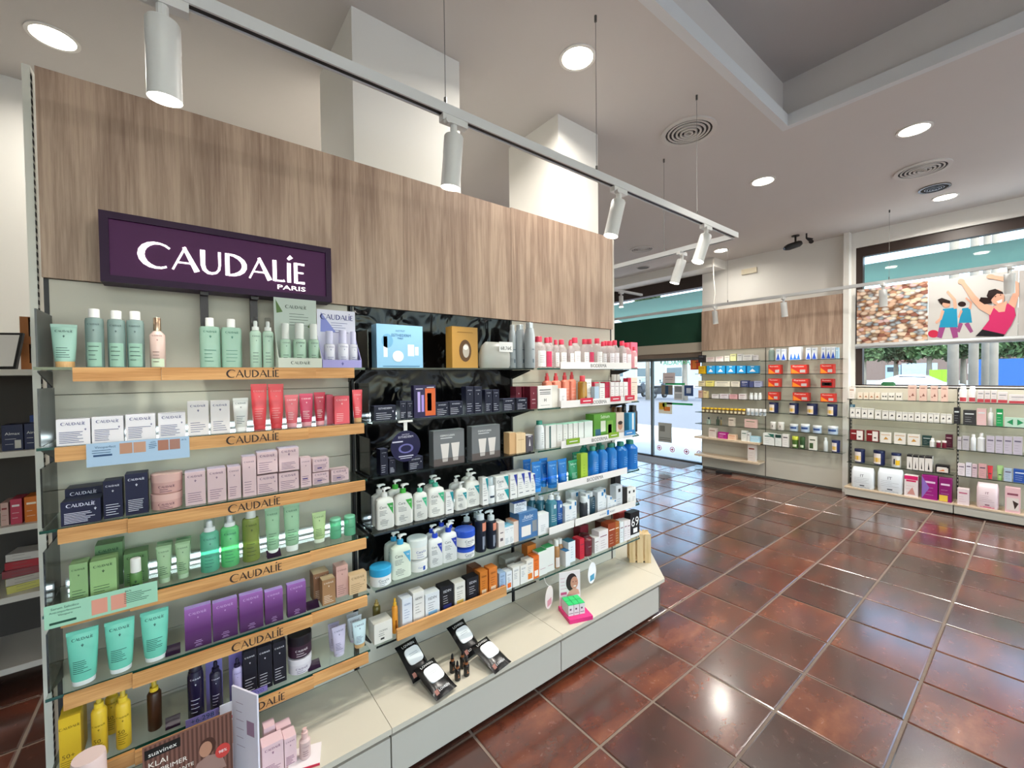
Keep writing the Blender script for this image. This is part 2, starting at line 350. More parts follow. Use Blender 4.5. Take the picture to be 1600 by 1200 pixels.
tag(sheet('door_awning', [(8.3, 3.4, 2.80), (8.3, 6.2, 2.80), (7.27, 6.2, 3.06), (7.27, 3.4, 3.06)], TEAL), 'pale teal fabric awning sloping out over the entrance', 'awning')
tag(sheet('window_awning', [(8.3, -3.4, 2.93), (8.3, 1.9, 2.93), (7.27, 1.9, 3.03), (7.27, -3.4, 3.03)], TEAL), 'pale teal fabric awning outside the poster window', 'awning')
# signs on the entrance glass (seen from inside)
def decal(name, y0, y1, z0, z1, mat, parent, x=7.142, th=.002): return box(name, x-th, x, y0, y1, z0, z1, mat, parent)
def flat_word(txt, y, z, h, mat, parent, name='lettering', mirror=False, x=7.1405, width=None):
    b = MB(); word(b, txt, 0, 0, width=width, height=h, mirror=mirror, eps=0)
    vs = [(x, y-a, z+c) for a, _, c in b.v]                  # facing the shop: right is -y
    return mk(name, vs, b.f, mat, parent, True)
flat_word('FARMACIA', 4.17, 1.80, .085, M('#18b060', .5, emit=.25), do, mirror=True)
flat_word('Gràcies', 5.18, .53, .035, M('#14564a', .5), do, mirror=True)
def notice(label, y0, y1, z0, z1, base, rects=(), cat='notice'):
    t = thing('door_notice', label, cat, (7.14, (y0+y1)/2, z0)); decal('sheet', y0, y1, z0, z1, M(base, .6), t)
    for (a, b_, c, d, col) in rects:
        decal('print', y1-(y1-y0)*b_, y1-(y1-y0)*a, z0+(z1-z0)*c, z0+(z1-z0)*d, M(col, .6), t, x=7.1395)
    return t
notice('pinkish paper sheet taped high on the glass door', 4.22, 4.47, 1.41, 1.61, '#d7c9cc', [(.15, .85, .55, .62, '#8f7f86'), (.2, .8, .35, .4, '#a2949a')])
notice('dark photo card on the glass door beside the white price list', 4.27, 4.50, 1.20, 1.38, '#7a746c', [(.35, .62, .05, .95, '#21486b')])
notice('grey and white price list sheet on the glass door', 4.07, 4.24, 1.11, 1.37, '#dadde0', [(.1, .9, .55, .95, '#7d848c'), (.1, .9, .1, .45, '#a9b0b6')])
notice('blue round emblem poster on the glass door', 3.87, 4.04, 1.19, 1.38, '#2d4d86', [(.25, .75, .25, .75, '#c8d4e6')])
notice('grey opening notice low on the glass door', 4.29, 4.57, .30, .665, '#a9aaa4', [(.12, .5, .55, .85, '#74756f'), (.1, .9, .1, .15, '#74756f'), (.1, .9, .2, .24, '#74756f')])
notice('yellow fruit picture sticker in the middle of the glass door', 4.28, 4.56, .84, 1.06, '#e8e4d4', [(.05, .45, .35, .9, '#d9a52e'), (.4, .85, .25, .6, '#e07d2f'), (.3, .6, .6, .95, '#8fae4e')])
notice('orange and red round sticker high at the door edge', 3.74, 3.92, 1.66, 1.86, '#e2532c', [(.2, .6, .1, .8, '#f08a3a')])
for k, y in enumerate((4.55, 4.28, 4.0, 3.76)):
    t = thing('door_emblem', 'small red cross emblem along the bottom of the glass door', 'emblem', (7.14, y, .14), group='red cross emblems on the door'); R_ = M('#d3304a', .5)
    q = MB()
    for i in range(14):
        a0, a1 = 2*math.pi*i/14, 2*math.pi*(i+1)/14
        q.add(([(7.139, y+.05*math.cos(a0), .18+.05*math.sin(a0)), (7.139, y+.05*math.cos(a1), .18+.05*math.sin(a1)), (7.139, y+.038*math.cos(a1), .18+.038*math.sin(a1)), (7.139, y+.038*math.cos(a0), .18+.038*math.sin(a0))], [(0, 1, 2, 3)]))
    q.box(7.138, 7.139, y-.008, y+.008, .152, .208).box(7.138, 7.139, y-.028, y+.028, .172, .188)
    q.build('cross', R_, t, True)
for z, y0, y1, c in ((1.385, 4.03, 4.42, '#16a35c'), (1.02, 3.88, 4.45, '#16a35c')): decal('stripe', y0, y1, z, z+.035, M(c, .5), do)
box('entrance_mat', 6.55, 7.05, 3.75, 5.2, -.004, .004, M('#6d6a66', .9, noise=.3, nscale=60)); tag(bpy.data.objects['entrance_mat'], 'grey ribbed entrance mat inside the glass door', 'mat')
# ------------------------------------------------------------------ gondola: three bays
YB, YS, YD = 1.94, 1.72, 1.542                  # back panel, shelf front, drawer front
BX = [-.336, .60, 1.516, 2.44]; ZS = [1.637, 1.412, 1.18, .942, .705, .468]; ZD = .255; SH = .008
BLAB = ['light shelving bay with oak shelf strips under the purple sign', 'middle shelving bay backed with shiny black film', 'end shelving bay with white brand strips beside the floor aisle']
SLOT = M('#0c0c0c', .6)
bays = []
for i in range(3):
    x0, x1 = BX[i], BX[i+1]
    t = thing('shelving_bay', BLAB[i], 'shelving', ((x0+x1)/2, YB, 0)); bays.append(t)
    zs = [.255, .476, .702, .94, 1.25, 1.553, 1.92]
    for a, b in zip(zs[:-1], zs[1:]): box('back_panel', x0+.012, x1-.012, YB, YB+.016, a+.0012, b-.0012, PANEL, t)
    box('core', x0, x1, YB+.017, YB+.035, .02, 2.56, M('#55554f', .8), t)
    for xx in ((x0, x1) if i == 2 else (x0,)):
        u = box('upright', xx+(-.0115 if xx == 2.44 else .0005), xx+(-.0005 if xx == 2.44 else .0115), YB-.001, YB+.03, .25, 1.92 if i or xx != x0 else 2.56, M('#26262a', .5), t)
    if i == 1: box('black_film', x0+.016, x1-.014, YB-.006, YB-.001, .70, 1.918, VINYL, t)
    # deck and drawer
    box('deck', x0+.001, x1-.001 if i < 2 else 2.455, YD-.012, YB-.001, ZD-.022, ZD, DECKM, t)
    box('carcass', x0+.004, x1-.004 if i < 2 else 2.405, YD+.06, YB+.03, .05, ZD-.023, CREAM, t); box('plinth', x0+.01, x1-.01, YD+.10, YB, 0, .05, DARKM, t)
    d = box('drawer_front', x0+.003, x1-.003 if i < 2 else 2.405, YD, YD+.018, .052, .212, CREAM, t)
    box('grip_rail', x0+.003, x1-.003 if i < 2 else 2.405, YD+.022, YD+.05, .196, .228, M('#6b6459', .5), t)
    for k, z in enumerate(ZS):
        a, b = x0+.014, (x1-.012 if i < 2 else 2.452)
        g = box('glass_shelf', a, b, YS+.002, YB-.004, z-SH, z, SHELFG, t)
        box('glass_edge', a, b, YS, YS+.0025, z-SH, z, EDGEG if i == 0 or i == 2 else M('#0d1a18', .15), g)
        for xx in (x0+.012, x1-.012):
            br = MB(); br.add(([(xx-.002, YB, z-.009), (xx-.002, YB, z-.06), (xx-.002, YS+.06, z-.014), (xx-.002, YS+.06, z-.009), (xx+.002, YB, z-.009), (xx+.002, YB, z-.06), (xx+.002, YS+.06, z-.014), (xx+.002, YS+.06, z-.009)], [(0, 1, 2, 3), (7, 6, 5, 4), (0, 3, 7, 4), (1, 5, 6, 2), (2, 6, 7, 3), (0, 4, 5, 1)]))
            br.build('bracket', BLACKM if i else M('#3b3d3e', .4), t, True)
def guard(t, x, z, h, d0=.03):
    box('side_guard', x-.002, x+.002, YS+d0, YB-.01, z+.001, z+h, SMOKE if x > 0 else M('#4a4c4d', .35), t)
for k in (0, 1): guard(bays[0], BX[0]+.016, ZS[k], .165)
for k in (2, 3, 4): box('side_guard', BX[0]+.014, BX[0]+.018, YS+.03, YB-.01, ZS[k]+.001, ZS[k]+.17, SMOKE, bays[0])
for k in (0, 1, 2, 3): guard(bays[1], BX[1]+.012, ZS[k], .16)
# end frame of the gondola and slotted edge
ep = box('end_panel', BX[0]-.030, BX[0]-.012, YB-.0, YB+.09, .0, 2.57, M('#d9d9cf', .5), bays[0])
sl = MB()
for k in range(92): sl.box(BX[0]-.0115, BX[0]-.0105, YB-.004, YB+.012, .28+k*.0247, .28+k*.0247+.014)
sl.build('slot_row', SLOT, bays[0], True)
# oak header boards
hb = tag(box('header_board', BX[0]+.0, 1.5155, YB-.016, YB-.0005, 1.921, 2.566, OAK), 'long oak laminate header board behind the purple sign', 'panel')
hb2 = tag(box('header_board', 1.5175, 2.44, YB-.016, YB-.0005, 1.921, 2.572, OAK), 'shorter oak laminate header board at the aisle end', 'panel')
# white end stile and mitred end deck
e0 = thing('gondola_end_unit', 'pale mitred end unit closing the gondola by the aisle', 'shelving', (2.6, 2.2, 0))
box('end_upright', 2.441, 2.475, YB-.001, YB+.09, ZD, 2.57, M('#d9d5c9', .5), e0)
def prism(name, poly, z0, z1, mat, parent=None):
    n = len(poly); v = [(x, y, z0) for x, y in poly]+[(x, y, z1) for x, y in poly]
    f = [tuple(reversed(range(n))), tuple(range(n, 2*n))]+[(i, (i+1) % n, n+(i+1) % n, n+i) for i in range(n)]
    return mk(name, v, f, mat, parent, True)
prism('deck', [(2.457, YD-.012), (2.875, 1.955), (2.875, 2.7), (2.457, 2.7)], ZD-.022, ZD, DECKM, e0)
prism('carcass', [(2.4405, YD+.012), (2.835, 1.965), (2.835, 2.68), (2.4405, 2.68)], .052, .228, CREAM, e0)
prism('plinth', [(2.445, YD+.09), (2.79, 2.0), (2.79, 2.66), (2.445, 2.66)], 0, .052, DARKM, e0)
for z in ZS[1:]:
    g = prism('glass_shelf', [(2.4545, YS), (2.66, 1.93), (2.66, 2.6), (2.4545, 2.6)], z-SH, z, SHELFG, e0)
    prism('glass_edge', [(2.4545, YS-.002), (2.662, 1.928), (2.662, 1.932), (2.4545, YS+.001)], z-SH, z, M('#1d2b28', .2), g)
box('core', 2.45, 2.49, 2.03, 2.68, ZD+.001, 1.92, PANEL, e0)
# oak strips along the shelf fronts of the first bay
PLUM = M('#3b1734', .5)
for k, z in enumerate(ZS):
    xs = [(-.285, -.14, .003), (-.139, .365, .012), (.366, .575, .003)]
    if k == 0: xs = [(-.245, -.052, .003), (-.051, .395, .012), (.396, .54, .003)]
    for a, b, p in xs:
        st = box('front_strip', a, b, YS-p-.012, YS-p, z-.041, z-.001, OAKS, bays[0])
        if p > .01:
            q = MB(); word(q, 'CAUDALIE', .19 if k else .195, z-.0215, width=.155, fn=lambda x, zz: YS-p-.012); q.build('lettering', M('#2c1a12', .6), st, True)
# white brand strips in the end bay
for k, (a, b) in {0: (1.70, 2.36), 1: (1.70, 2.36), 2: (1.70, 2.37), 3: (1.67, 2.31)}.items():
    z = ZS[k]; st = box('brand_strip', a, b, YS-.008, YS-.004, z-.005, z+.036, M('#e8e4e2', .5), bays[2])
    q = MB(); word(q, 'BIODERMA', (a+b)/2+(.0 if k != 1 else .0), z+.0155, width=.15, fn=lambda x, zz: YS-.008); q.build('lettering', M('#1a1a1c', .5), st, True)
for a, b in ((1.60, 1.80), (1.81, 2.40)):
    st = box('brand_strip', a, b, YS-.008, YS-.004, ZS[4]-.006, ZS[4]+.034, M('#e6e2de', .5), bays[2])
q = MB(); word(q, 'LA ROCHE', 2.06, ZS[4]+.014, width=.06, fn=lambda x, zz: YS-.008); word(q, 'POSAY', 2.155, ZS[4]+.014, width=.05, fn=lambda x, zz: YS-.008); q.build('lettering', M('#24405f', .5), st, True)
q = MB(); rect(q, 2.10, 2.12, ZS[4]+.0, ZS[4]+.03, fn=lambda x, z: YS-.0085); q.build('emblem', M('#2a7ac0', .5), st, True)
for k, a, b, c in ((1, 1.86, 1.97, '#c71f3e'), (1, 2.14, 2.24, '#c71f3e'), (1, 2.29, 2.39, '#c71f3e'), (2, 1.74, 1.85, '#7fa51f'), (2, 2.12, 2.22, '#7fa51f'), (2, 2.28, 2.38, '#2f7fc0')):
    st = box('shelf_tag', a, b, YS-.0125, YS-.009, ZS[k]+.012, ZS[k]+.045, M(c, .45), bays[2])
    q = MB(); rect(q, a+.02, b-.02, ZS[k]+.025, ZS[k]+.030, fn=lambda x, z: YS-.013); q.build('lettering', WHITE, st, True)
# oak lip on the lowest shelf of the black bay
box('front_strip', .70, 1.29, YS-.014, YS-.002, ZS[5]-.004, ZS[5]+.045, OAKS, bays[1])
# lighting bars at the back of two shelf levels
LED = M('#eafcff', .4, emit=7.0)
for i, k in ((0, 1), (1, 1), (0, 3), (1, 3), (2, 3)):
    x0, x1 = BX[i]+.03, BX[i+1]-.03; z = ZS[k]
    t = thing('light_bar', ['glowing light bar behind the red tubes', 'glowing light bar behind the navy cartons', 'glowing light bar behind the blue gel bottles', 'glowing light bar behind the green bottles', 'glowing light bar behind the white pump bottles'][{(0, 1): 0, (1, 1): 1, (0, 3): 3, (1, 3): 4, (2, 3): 2}[(i, k)]], 'light', ((x0+x1)/2, YB-.02, z))
    box('housing', x0, x1, YB-.026, YB-.008, z+.0005, z+.024, M('#c9cfd2', .4), t); box('diffuser', x0+.005, x1-.005, YB-.0285, YB-.0262, z+.007, z+.017, LED, t)
# the purple sign
sg = thing('brand_sign', 'dark purple lightbox sign with white brand lettering', 'sign', (.16, 1.87, 1.90))
SY = 1.835
c = [on(152, 329, 1, SY), on(517, 386, 1, SY), on(158, 441, 1, SY), on(519, 471, 1, SY)]
sx0, sx1 = (c[0].x+c[2].x)/2, (c[1].x+c[3].x)/2; sz1 = (c[0].z+c[1].z)/2; sz0 = (c[2].z+c[3].z)/2
def mat_sign():
    m, N, L, b = nodes_of('purple_sign_face'); b.inputs['Base Color'].default_value = lin('#3f1540'); b.inputs['Roughness'].default_value = .5; b.inputs['Specular IOR Level'].default_value = .25
    b.inputs['Emission Color'].default_value = lin('#6a3068'); b.inputs['Emission Strength'].default_value = .09          # back-lit face
    return m
PUR = M('#2c0f33', .5, spec=.25); fw = .022
box('back_box', sx0, sx1, SY+.012, YB-.017, sz0, sz1, PUR, sg); box('face', sx0+fw, sx1-fw, SY+.009, SY+.0119, sz0+fw, sz1-fw, mat_sign(), sg)
for q in ((sx0, sx1, sz0, sz0+fw), (sx0, sx1, sz1-fw, sz1), (sx0, sx0+fw, sz0+fw, sz1-fw), (sx1-fw, sx1, sz0+fw, sz1-fw)): box('frame', q[0], q[1], SY, SY+.0118, q[2], q[3], PUR, sg)
a = on(219, 400, 1, SY); b_ = on(478, 425, 1, SY); zc = on(350, 412, 1, SY).z
q = MB(); word(q, 'CAUDALIE', (a.x+b_.x)/2, zc, width=b_.x-a.x, fn=lambda x, z: SY+.006)
for f_ in list(q.f): pass
q.build('lettering', M('#fdf6f4', .4, emit=1.6), sg, True)
a = on(434, 447, 1, SY); b_ = on(478, 451, 1, SY)
q = MB(); word(q, 'PARIS', (a.x+b_.x)/2, (a.z+b_.z)/2-.002, width=b_.x-a.x, height=.0165, fn=lambda x, z: SY+.006, bold=.01); q.build('lettering', M('#fdf6f4', .4, emit=1.2), sg, True)
for pxx in (319, 396):
    p = on(pxx, 480, 1, 1.90); box('bracket', p.x-.012, p.x+.012, 1.885, 1.91, ZS[0]+.001, sz0-.0005, M('#24141f', .4), sg)
    box('bracket_arm', p.x-.012, p.x+.012, SY+.02, 1.91, sz0-.012, sz0-.0003, M('#24141f', .4), sg)
def ring(r0, r1, z0, z1, n=28):
    V, Fc = [], []
    for k in range(n):
        c, s = math.cos(2*math.pi*k/n), math.sin(2*math.pi*k/n)
        V += [(r0*c, r0*s, z0), (r1*c, r1*s, z0), (r1*c, r1*s, z1), (r0*c, r0*s, z1)]
    for k in range(n):
        a, b = 4*k, 4*((k+1) % n)
        for i in range(4): Fc.append((a+i, a+(i+1) % 4, b+(i+1) % 4, b+i))
    return V, Fc
# ------------------------------------------------------------------ product builders (local frame: front is -y, base at z=0)
def P(c, r=.42): return M(c, r, spec=.32)
def printing(t, els, fn, col, name='print', rough=.5):
    b = MB()
    for e in els:
        if e[0] == 'w': word(b, e[1], e[2], e[3], width=e[4], height=(e[5] if len(e) > 5 else None), fn=fn)
        elif e[0] == 'r': rect(b, e[1], e[2], e[3], e[4], fn, nx=(6 if e[2]-e[1] > .012 else 2))
        elif e[0] == 'm': mark(b, e[1], e[2], e[3], fn)
        elif e[0] == 'tri':
            (x0, z0), (x1, z1), (x2, z2) = e[1]; N_ = 5; vs = []; fc = []; ix = {}
            for i in range(N_+1):
                for j in range(i+1):
                    u, v = (i-j)/N_, j/N_; X = x0+(x1-x0)*u+(x2-x0)*v; Z = z0+(z1-z0)*u+(z2-z0)*v
                    ix[(i, j)] = len(vs); vs.append((X, fn(X, Z)-.0006, Z))
            for i in range(N_):
                for j in range(i+1):
                    fc.append((ix[(i, j)], ix[(i+1, j)], ix[(i+1, j+1)]))
                    if j < i: fc.append((ix[(i, j)], ix[(i+1, j+1)], ix[(i, j+1)]))
            b.add((vs, fc))
    return b.build(name, P(col, rough), t)
def lines(x0, x1, z0, z1, n, seed=0):
    rnd = random.Random(int((x0+z0+n+seed)*1e4)); out = []
    for i in range(n):
        z = z1-(z1-z0)*i/max(1, n-1); out.append(('r', x0, x0+(x1-x0)*rnd.uniform(.55, 1), z-.0008, z+.0008))
    return out
def brand_els(w, h, zoff=0, brand='CAUDALIE', bw=.72, tall=None, n=5, mk_=True):
    tall = h > w*1.25 if tall is None else tall
    els = [('w', brand, 0, zoff+h*(.86 if tall else .82), w*bw)]
    if tall:
        if mk_: els.append(('m', 0, zoff+h*.72, w*.07))
        els += lines(-w*.38, w*.36, zoff+h*.10, zoff+h*.36, n)
    else:
        if mk_: els.append(('m', w*.36, zoff+h*.58, w*.045))
        els += lines(-w*.42, w*.35, zoff+h*.10, zoff+h*.50, n)
    return els
flatfn = lambda d: (lambda x, z: -d/2)
def carton(t, w, h, d, c, pc='#30303a', brand='CAUDALIE', top=None, els=None, bw=.72, n=5, extra=()):
    body = mk('carton', *cube(-w/2, w/2, -d/2, d/2, 0, h-.0008), P(c), t)
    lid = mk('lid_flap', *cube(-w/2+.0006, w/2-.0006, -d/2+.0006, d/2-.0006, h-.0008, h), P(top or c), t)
    fn = flatfn(d)
    if els is None: els = brand_els(w, h, brand=brand, bw=bw, n=n) if brand else []
    if els: printing(t, els, fn, pc)
    for k, (els2, c2) in enumerate(extra): printing(t, els2, lambda x, z: -d/2-.0006*(k+1) if False else -d/2-.0004, c2, 'label_panel')
    return body
def squeeze(t, w, h, c, cap='#f2f2f0', pc='#2b4a4a', caph=.12, wood=False, brand='CAUDALIE', trans=0., dd=.62, n=5, rough=.35, els=None):
    """tube standing on its cap: round below, flat crimp on top"""
    hc = h*caph; r = w*.5
    cs = [(0, r*.72, r*.72*.9, 2.2), (hc*.95, r*.74, r*.70, 2.2), (hc, r*.72, r*.68, 2.2)]
    mk('cap', *loft(cs), mat_oak_cap() if wood else P(cap), t, smooth='auto')
    s = [(hc, r*.74, r*dd, 2.2), (hc+h*.03, r*.80, r*dd*1.05, 2.2), (h*.45, r*.9, r*dd*.85, 2.2), (h*.75, r*.97, r*dd*.42, 2.1), (h*.93, r, r*.07, 2.0)]
    mk('body', *loft(s, 24), M(c, rough, trans=trans), t, smooth='auto')
    mk('crimp', *cube(-r, r, -r*.07, r*.07, h*.93, h), M(c, rough), t)
    fn = surf(s); W = 2*r
    if els is None: els = [('w', brand, 0, h*.84, W*.66), ('m', 0, h*.72, W*.06)]+lines(-W*.3, W*.26, h*.24, h*.45, n)
    printing(t, els, fn, pc)
_oc = []
def mat_oak_cap():
    if not _oc: _oc.append(mat_oak('wood_cap', '#dcb47e', '#c09059', 3))
    return _oc[0]
def bottle(t, w, h, c, cap='#eeeeec', pc='#3a4548', capf=.16, capw=.6, d=None, p=2.0, brand='CAUDALIE', trans=0., shoulder=.05, neckw=None, rough=.25, n=4, lab=None, els=None, fluid=None, capmetal=0.):
    """bottle with shoulder and cap"""
    r = w/2; ry = (d or w)/2; hc = h*capf; hb = h-hc; nw = (neckw or capw*.85)
    s = [(0, r*.93, ry*.93, p), (h*.012, r, ry, p), (hb*(1-shoulder)-h*.02, r, ry, p), (hb-h*.015, r*max(nw*1.25, .5) if shoulder > .06 else r*.93, min(ry, r)*max(nw*1.25, .5) if shoulder > .06 else ry*.93, 2 if shoulder > .06 else p), (hb, r*nw, min(ry, r)*nw, 2)]
    mk('body', *loft(s, 24), M(c, rough, trans=trans), t, smooth='auto')
    cr = r*capw; cy = min(cr, ry*.98)
    mk('cap', *loft([(hb, cr, cy, 2), (h-.002, cr*.97, cy*.97, 2), (h, cr*.88, cy*.88, 2)], 20), M(cap, .35 if not capmetal else .2, capmetal), t, smooth='auto')
    fn = surf(s)
    if lab:
        lc, z0, z1, lw_ = lab; b = MB(); rect(b, -r*lw_, r*lw_, hb*z0, hb*z1, fn, .0003, 10); b.build('label_panel', P(lc), t)
    if els is None and brand: els = [('w', brand, 0, hb*.86, w*.62), ('m', 0, hb*.74, w*.07)]+lines(-w*.3, w*.28, hb*.16, hb*.42, n)
    if els: printing(t, els, lambda x, z: fn(x, z)-.0004, pc)
    return s
def pump(t, z, w, c, collar, s=1.0, flip=1):
    """dispenser head above height z"""
    r = w*.2*s; hc = w*.30*s
    mk('collar', *loft([(z, r*1.15, r*1.15, 2), (z+hc, r*1.1, r*1.1, 2), (z+hc+.002, r*.8, r*.8, 2)], 16), P(collar), t, smooth='auto')
    b = MB(); b.add(loft([(z+hc, r*.35, r*.35, 2), (z+hc*1.7, r*.35, r*.35, 2), (z+hc*1.72, r*.85, r*.85, 2), (z+hc*2.15, r*.8, r*.8, 2)], 12))
    x1 = w*.46*s*flip; b.add(tube_path([(0, 0, z+hc*2.0), (x1*.7, 0, z+hc*2.0), (x1, 0, z+hc*1.85)], [r*.5, r*.42, r*.3], 8)); b.build('pump', P(c), t, smooth='auto')
def lotion(t, w, h, c, tri, pc='#222a33', collar=None, pumpc='#f1f1ef', d=None, brand='CeraVe', dirn=1):
    """flat-sided pump bottle with coloured triangle"""
    hb = h*.78; r = w/2; ry = (d or w*.55)/2
    s = [(0, r*.94, ry*.9, 4), (hb*.02, r, ry, 4), (hb*.80, r, ry, 4), (hb*.92, r*.92, ry*.95, 3.2), (hb*.98, r*.6, ry*.8, 2.4), (hb, r*.36, ry*.6, 2)]
    mk('body', *loft(s, 28), P(c, .3), t, smooth='auto'); fn = surf(s)
    printing(t, [('tri', ((r*.82, hb*.42), (r*.82, hb*.80), (r*.05, hb*.80)))], fn, tri, 'triangle_mark')
    printing(t, [('w', 'Cera', -r*.36, hb*.70, w*.38)]+lines(-r*.75, r*.2, hb*.45, hb*.58, 4)+[('r', -r*.55, -r*.1, hb*.30, hb*.312), ('r', -r*.55, r*.1, hb*.12, hb*.13)]+lines(-r*.7, r*.3, hb*.18, hb*.26, 3), fn, pc)
    printing(t, [('w', 'Ve', r*.55, hb*.70, w*.14)], lambda x, z: fn(x, z)-.0006, '#f4f4f4', 'white_letters')
    pump(t, hb-.001, w*.9, pumpc, collar or pumpc, (h-hb)/(w*.9*.65), dirn)
def jar(t, w, h, c, lid, pc='#334', lidf=.4, brand='CAUDALIE', els=None, ribbed=False):
    r = w/2; hb = h*(1-lidf)
    s = [(0, r*.9, r*.9, 2), (h*.04, r*.97, r*.97, 2), (hb, r*.97, r*.97, 2)]
    mk('body', *loft(s, 26), P(c), t, smooth='auto'); fn = surf(s)
    mk('lid', *loft([(hb, r, r, 2), (h*.97, r, r, 2), (h, r*.95, r*.95, 2)], 26), P(lid, .35), t, smooth='auto')
    printing(t, els if els is not None else [('w', brand, 0, hb*.62, w*.5)]+lines(-w*.22, w*.2, hb*.2, hb*.38, 2), fn, pc)
def mistbottle(t, w, h, c, cap, pc, brand='CAUDALIE', trans=0, clear=True, shoulder=.08, els=None):
    """bottle with a slim spray head under a clear overcap"""
    r = w/2; hb = h*.74
    s = [(0, r*.93, r*.93, 2), (h*.015, r, r, 2), (hb*.93, r, r, 2), (hb*.98, r*.8, r*.8, 2), (hb, r*.55, r*.55, 2)]
    mk('body', *loft(s, 22), M(c, .3, trans=trans), t, smooth='auto'); fn = surf(s)
    mk('collar', *loft([(hb, r*.62, r*.62, 2), (hb+h*.07, r*.6, r*.6, 2), (hb+h*.075, r*.42, r*.42, 2)], 18), P(cap), t, smooth='auto')
    mk('nozzle', *loft([(hb+h*.075, r*.34, r*.34, 2), (h*.9, r*.36, r*.36, 2), (h*.93, r*.28, r*.28, 2)], 14), P(cap), t, smooth='auto')
    if clear: mk('overcap', *loft([(hb+h*.07, r*.60, r*.60, 2), (h*.985, r*.54, r*.54, 2), (h, r*.48, r*.48, 2)], 18), CLEARP, t, smooth='auto')
    printing(t, els if els is not None else [('w', brand, 0, hb*.84, w*.64), ('m', 0, hb*.72, w*.06)]+lines(-w*.3, w*.25, hb*.15, hb*.40, 4), fn, pc)
# ------------------------------------------------------------------ placing on shelves
GAP = .03
def spotY(Lp, Rp, T_, z, yf, yaw=0):
    """front-facing item on the gondola: pixel columns and top row -> metric x, width, height at depth yf"""
    a = on(Lp, T_, 1, yf); b = on(Rp, T_, 1, yf); return (a.x+b.x)/2, (b.x-a.x), ((a.z+b.z)/2-z)
SEEN = []
def putY(name, label, cat, Lp, Rp, T_, k, build, yf=1.745, group=None, z=None, d=None, rnd=False, h=None, **kw):
    zz = (ZS[k] if k is not None and k < 6 else ZD) if z is None else z
    xc, w, hh = spotY(Lp, Rp, T_, zz, yf)
    if rnd:
        yy = yf+w*.42; xc, w, hh = spotY(Lp, Rp, T_, zz, yy); yc = yy
    else: dd = d or w*.5; yc = yf+dd/2
    w *= (1-GAP); hh = h or hh
    t = thing(name, label, cat, (xc, yc, zz+.0003), 0, group); SEEN.append(t)
    if rnd: build(t, w, hh, **kw)
    else: build(t, w, hh, d=(d or w*.5), **kw) if build is carton else build(t, w, hh, **kw)
    return t
# short forms
def CT(label, L_, R_, T_, k, c, pc='#3b3f55', yf=1.745, d=None, name='carton_box', cat='carton', group=None, z=None, h=None, **kw):
    return putY(name, label, cat, L_, R_, T_, k, carton, yf, group, z, d, False, h, c=c, pc=pc, **kw)
def TB(label, L_, R_, T_, k, c, yf=1.745, group=None, z=None, **kw): return putY('cream_tube', label, 'tube', L_, R_, T_, k, squeeze, yf, group, z, None, True, None, c=c, **kw)
def BT(label, L_, R_, T_, k, c, yf=1.745, group=None, z=None, name='bottle', **kw): return putY(name, label, 'bottle', L_, R_, T_, k, bottle, yf, group, z, None, True, None, c=c, **kw)
def MS(label, L_, R_, T_, k, c, cap, pc, yf=1.745, group=None, z=None, **kw): return putY('spray_bottle', label, 'bottle', L_, R_, T_, k, mistbottle, yf, group, z, None, True, None, c=c, cap=cap, pc=pc, **kw)
def LO(label, L_, R_, T_, k, c, tri, yf=1.745, group=None, z=None, **kw): return putY('pump_bottle', label, 'bottle', L_, R_, T_, k, lotion, yf, group, z, None, True, None, c=c, tri=tri, **kw)
def JR(label, L_, R_, T_, k, c, lid, yf=1.745, group=None, z=None, **kw): return putY('cream_jar', label, 'jar', L_, R_, T_, k, jar, yf, group, z, None, True, None, c=c, lid=lid, **kw)
# ------------------------------------------------------------------ ceiling fixtures
RING = M('#e4e2dd', .5); LAMP = M('#fff3df', .4, emit=14.0)
def disc(r, z0, z1, n=28): return loft([(z0, r, r, 2), (z1, r, r, 2)], n)
DL = ['round recessed ceiling light above the far left shelving', 'round recessed ceiling light over the gondola end bay', 'round recessed ceiling light nearest the ceiling recess corner, right', 'round recessed ceiling light beyond the recess corner, in line with gondola', 'round recessed ceiling light near the poster window', 'round recessed ceiling light near the entrance soffit']+['round recessed ceiling light '+q for q in ('behind the viewpoint before the gondola end', 'behind the viewpoint in the shop centre', 'behind the viewpoint by the street window', 'behind the viewpoint at the far left', 'in the passage behind the gondola toward the entrance', 'hidden behind the first white pillar')]
for i, (x, y) in enumerate(DOWNLIGHTS):
    t = thing('ceiling_light', DL[i], 'light', (x, y, 3.78 if TX0 < x < TX1 and TY0 < y < TY1 else CEIL), group='recessed ceiling lights')
    mk('trim_ring', *ring(.088, .105, -.006, .0), RING, t); mk('lens', *disc(.087, -.004, -.001), LAMP, t)
def vent(x, y, r, label, n=5, mat=None, zz=CEIL):
    t = thing('ceiling_vent', label, 'vent', (x, y, zz), group='round ceiling vents'); mt = mat or M('#cfcac4', .5)
    mk('throat', *disc(r*.86, -.004, -.0005), M('#3c3a38', .8), t); mk('outer_ring', *ring(r*.84, r, -.012, 0), mt, t)
    for k in range(n): mk('louvre', *ring(r*(.1+.15*k), r*(.1+.15*k)+r*.065, -.022+.003*k, -.005), mt, t)
vent(3.036, 1.678, .195, 'large round louvred ceiling vent above the gondola end'); vent(5.297, .706, .195, 'round louvred ceiling vent in front of the poster window')
vent(5.317, 3.66, .17, 'round louvred ceiling vent near the entrance blind')
vent(5.93, .702, .12, 'shiny chrome round ceiling diffuser beside a recessed light', 4, M('#9a958e', .12, .9))
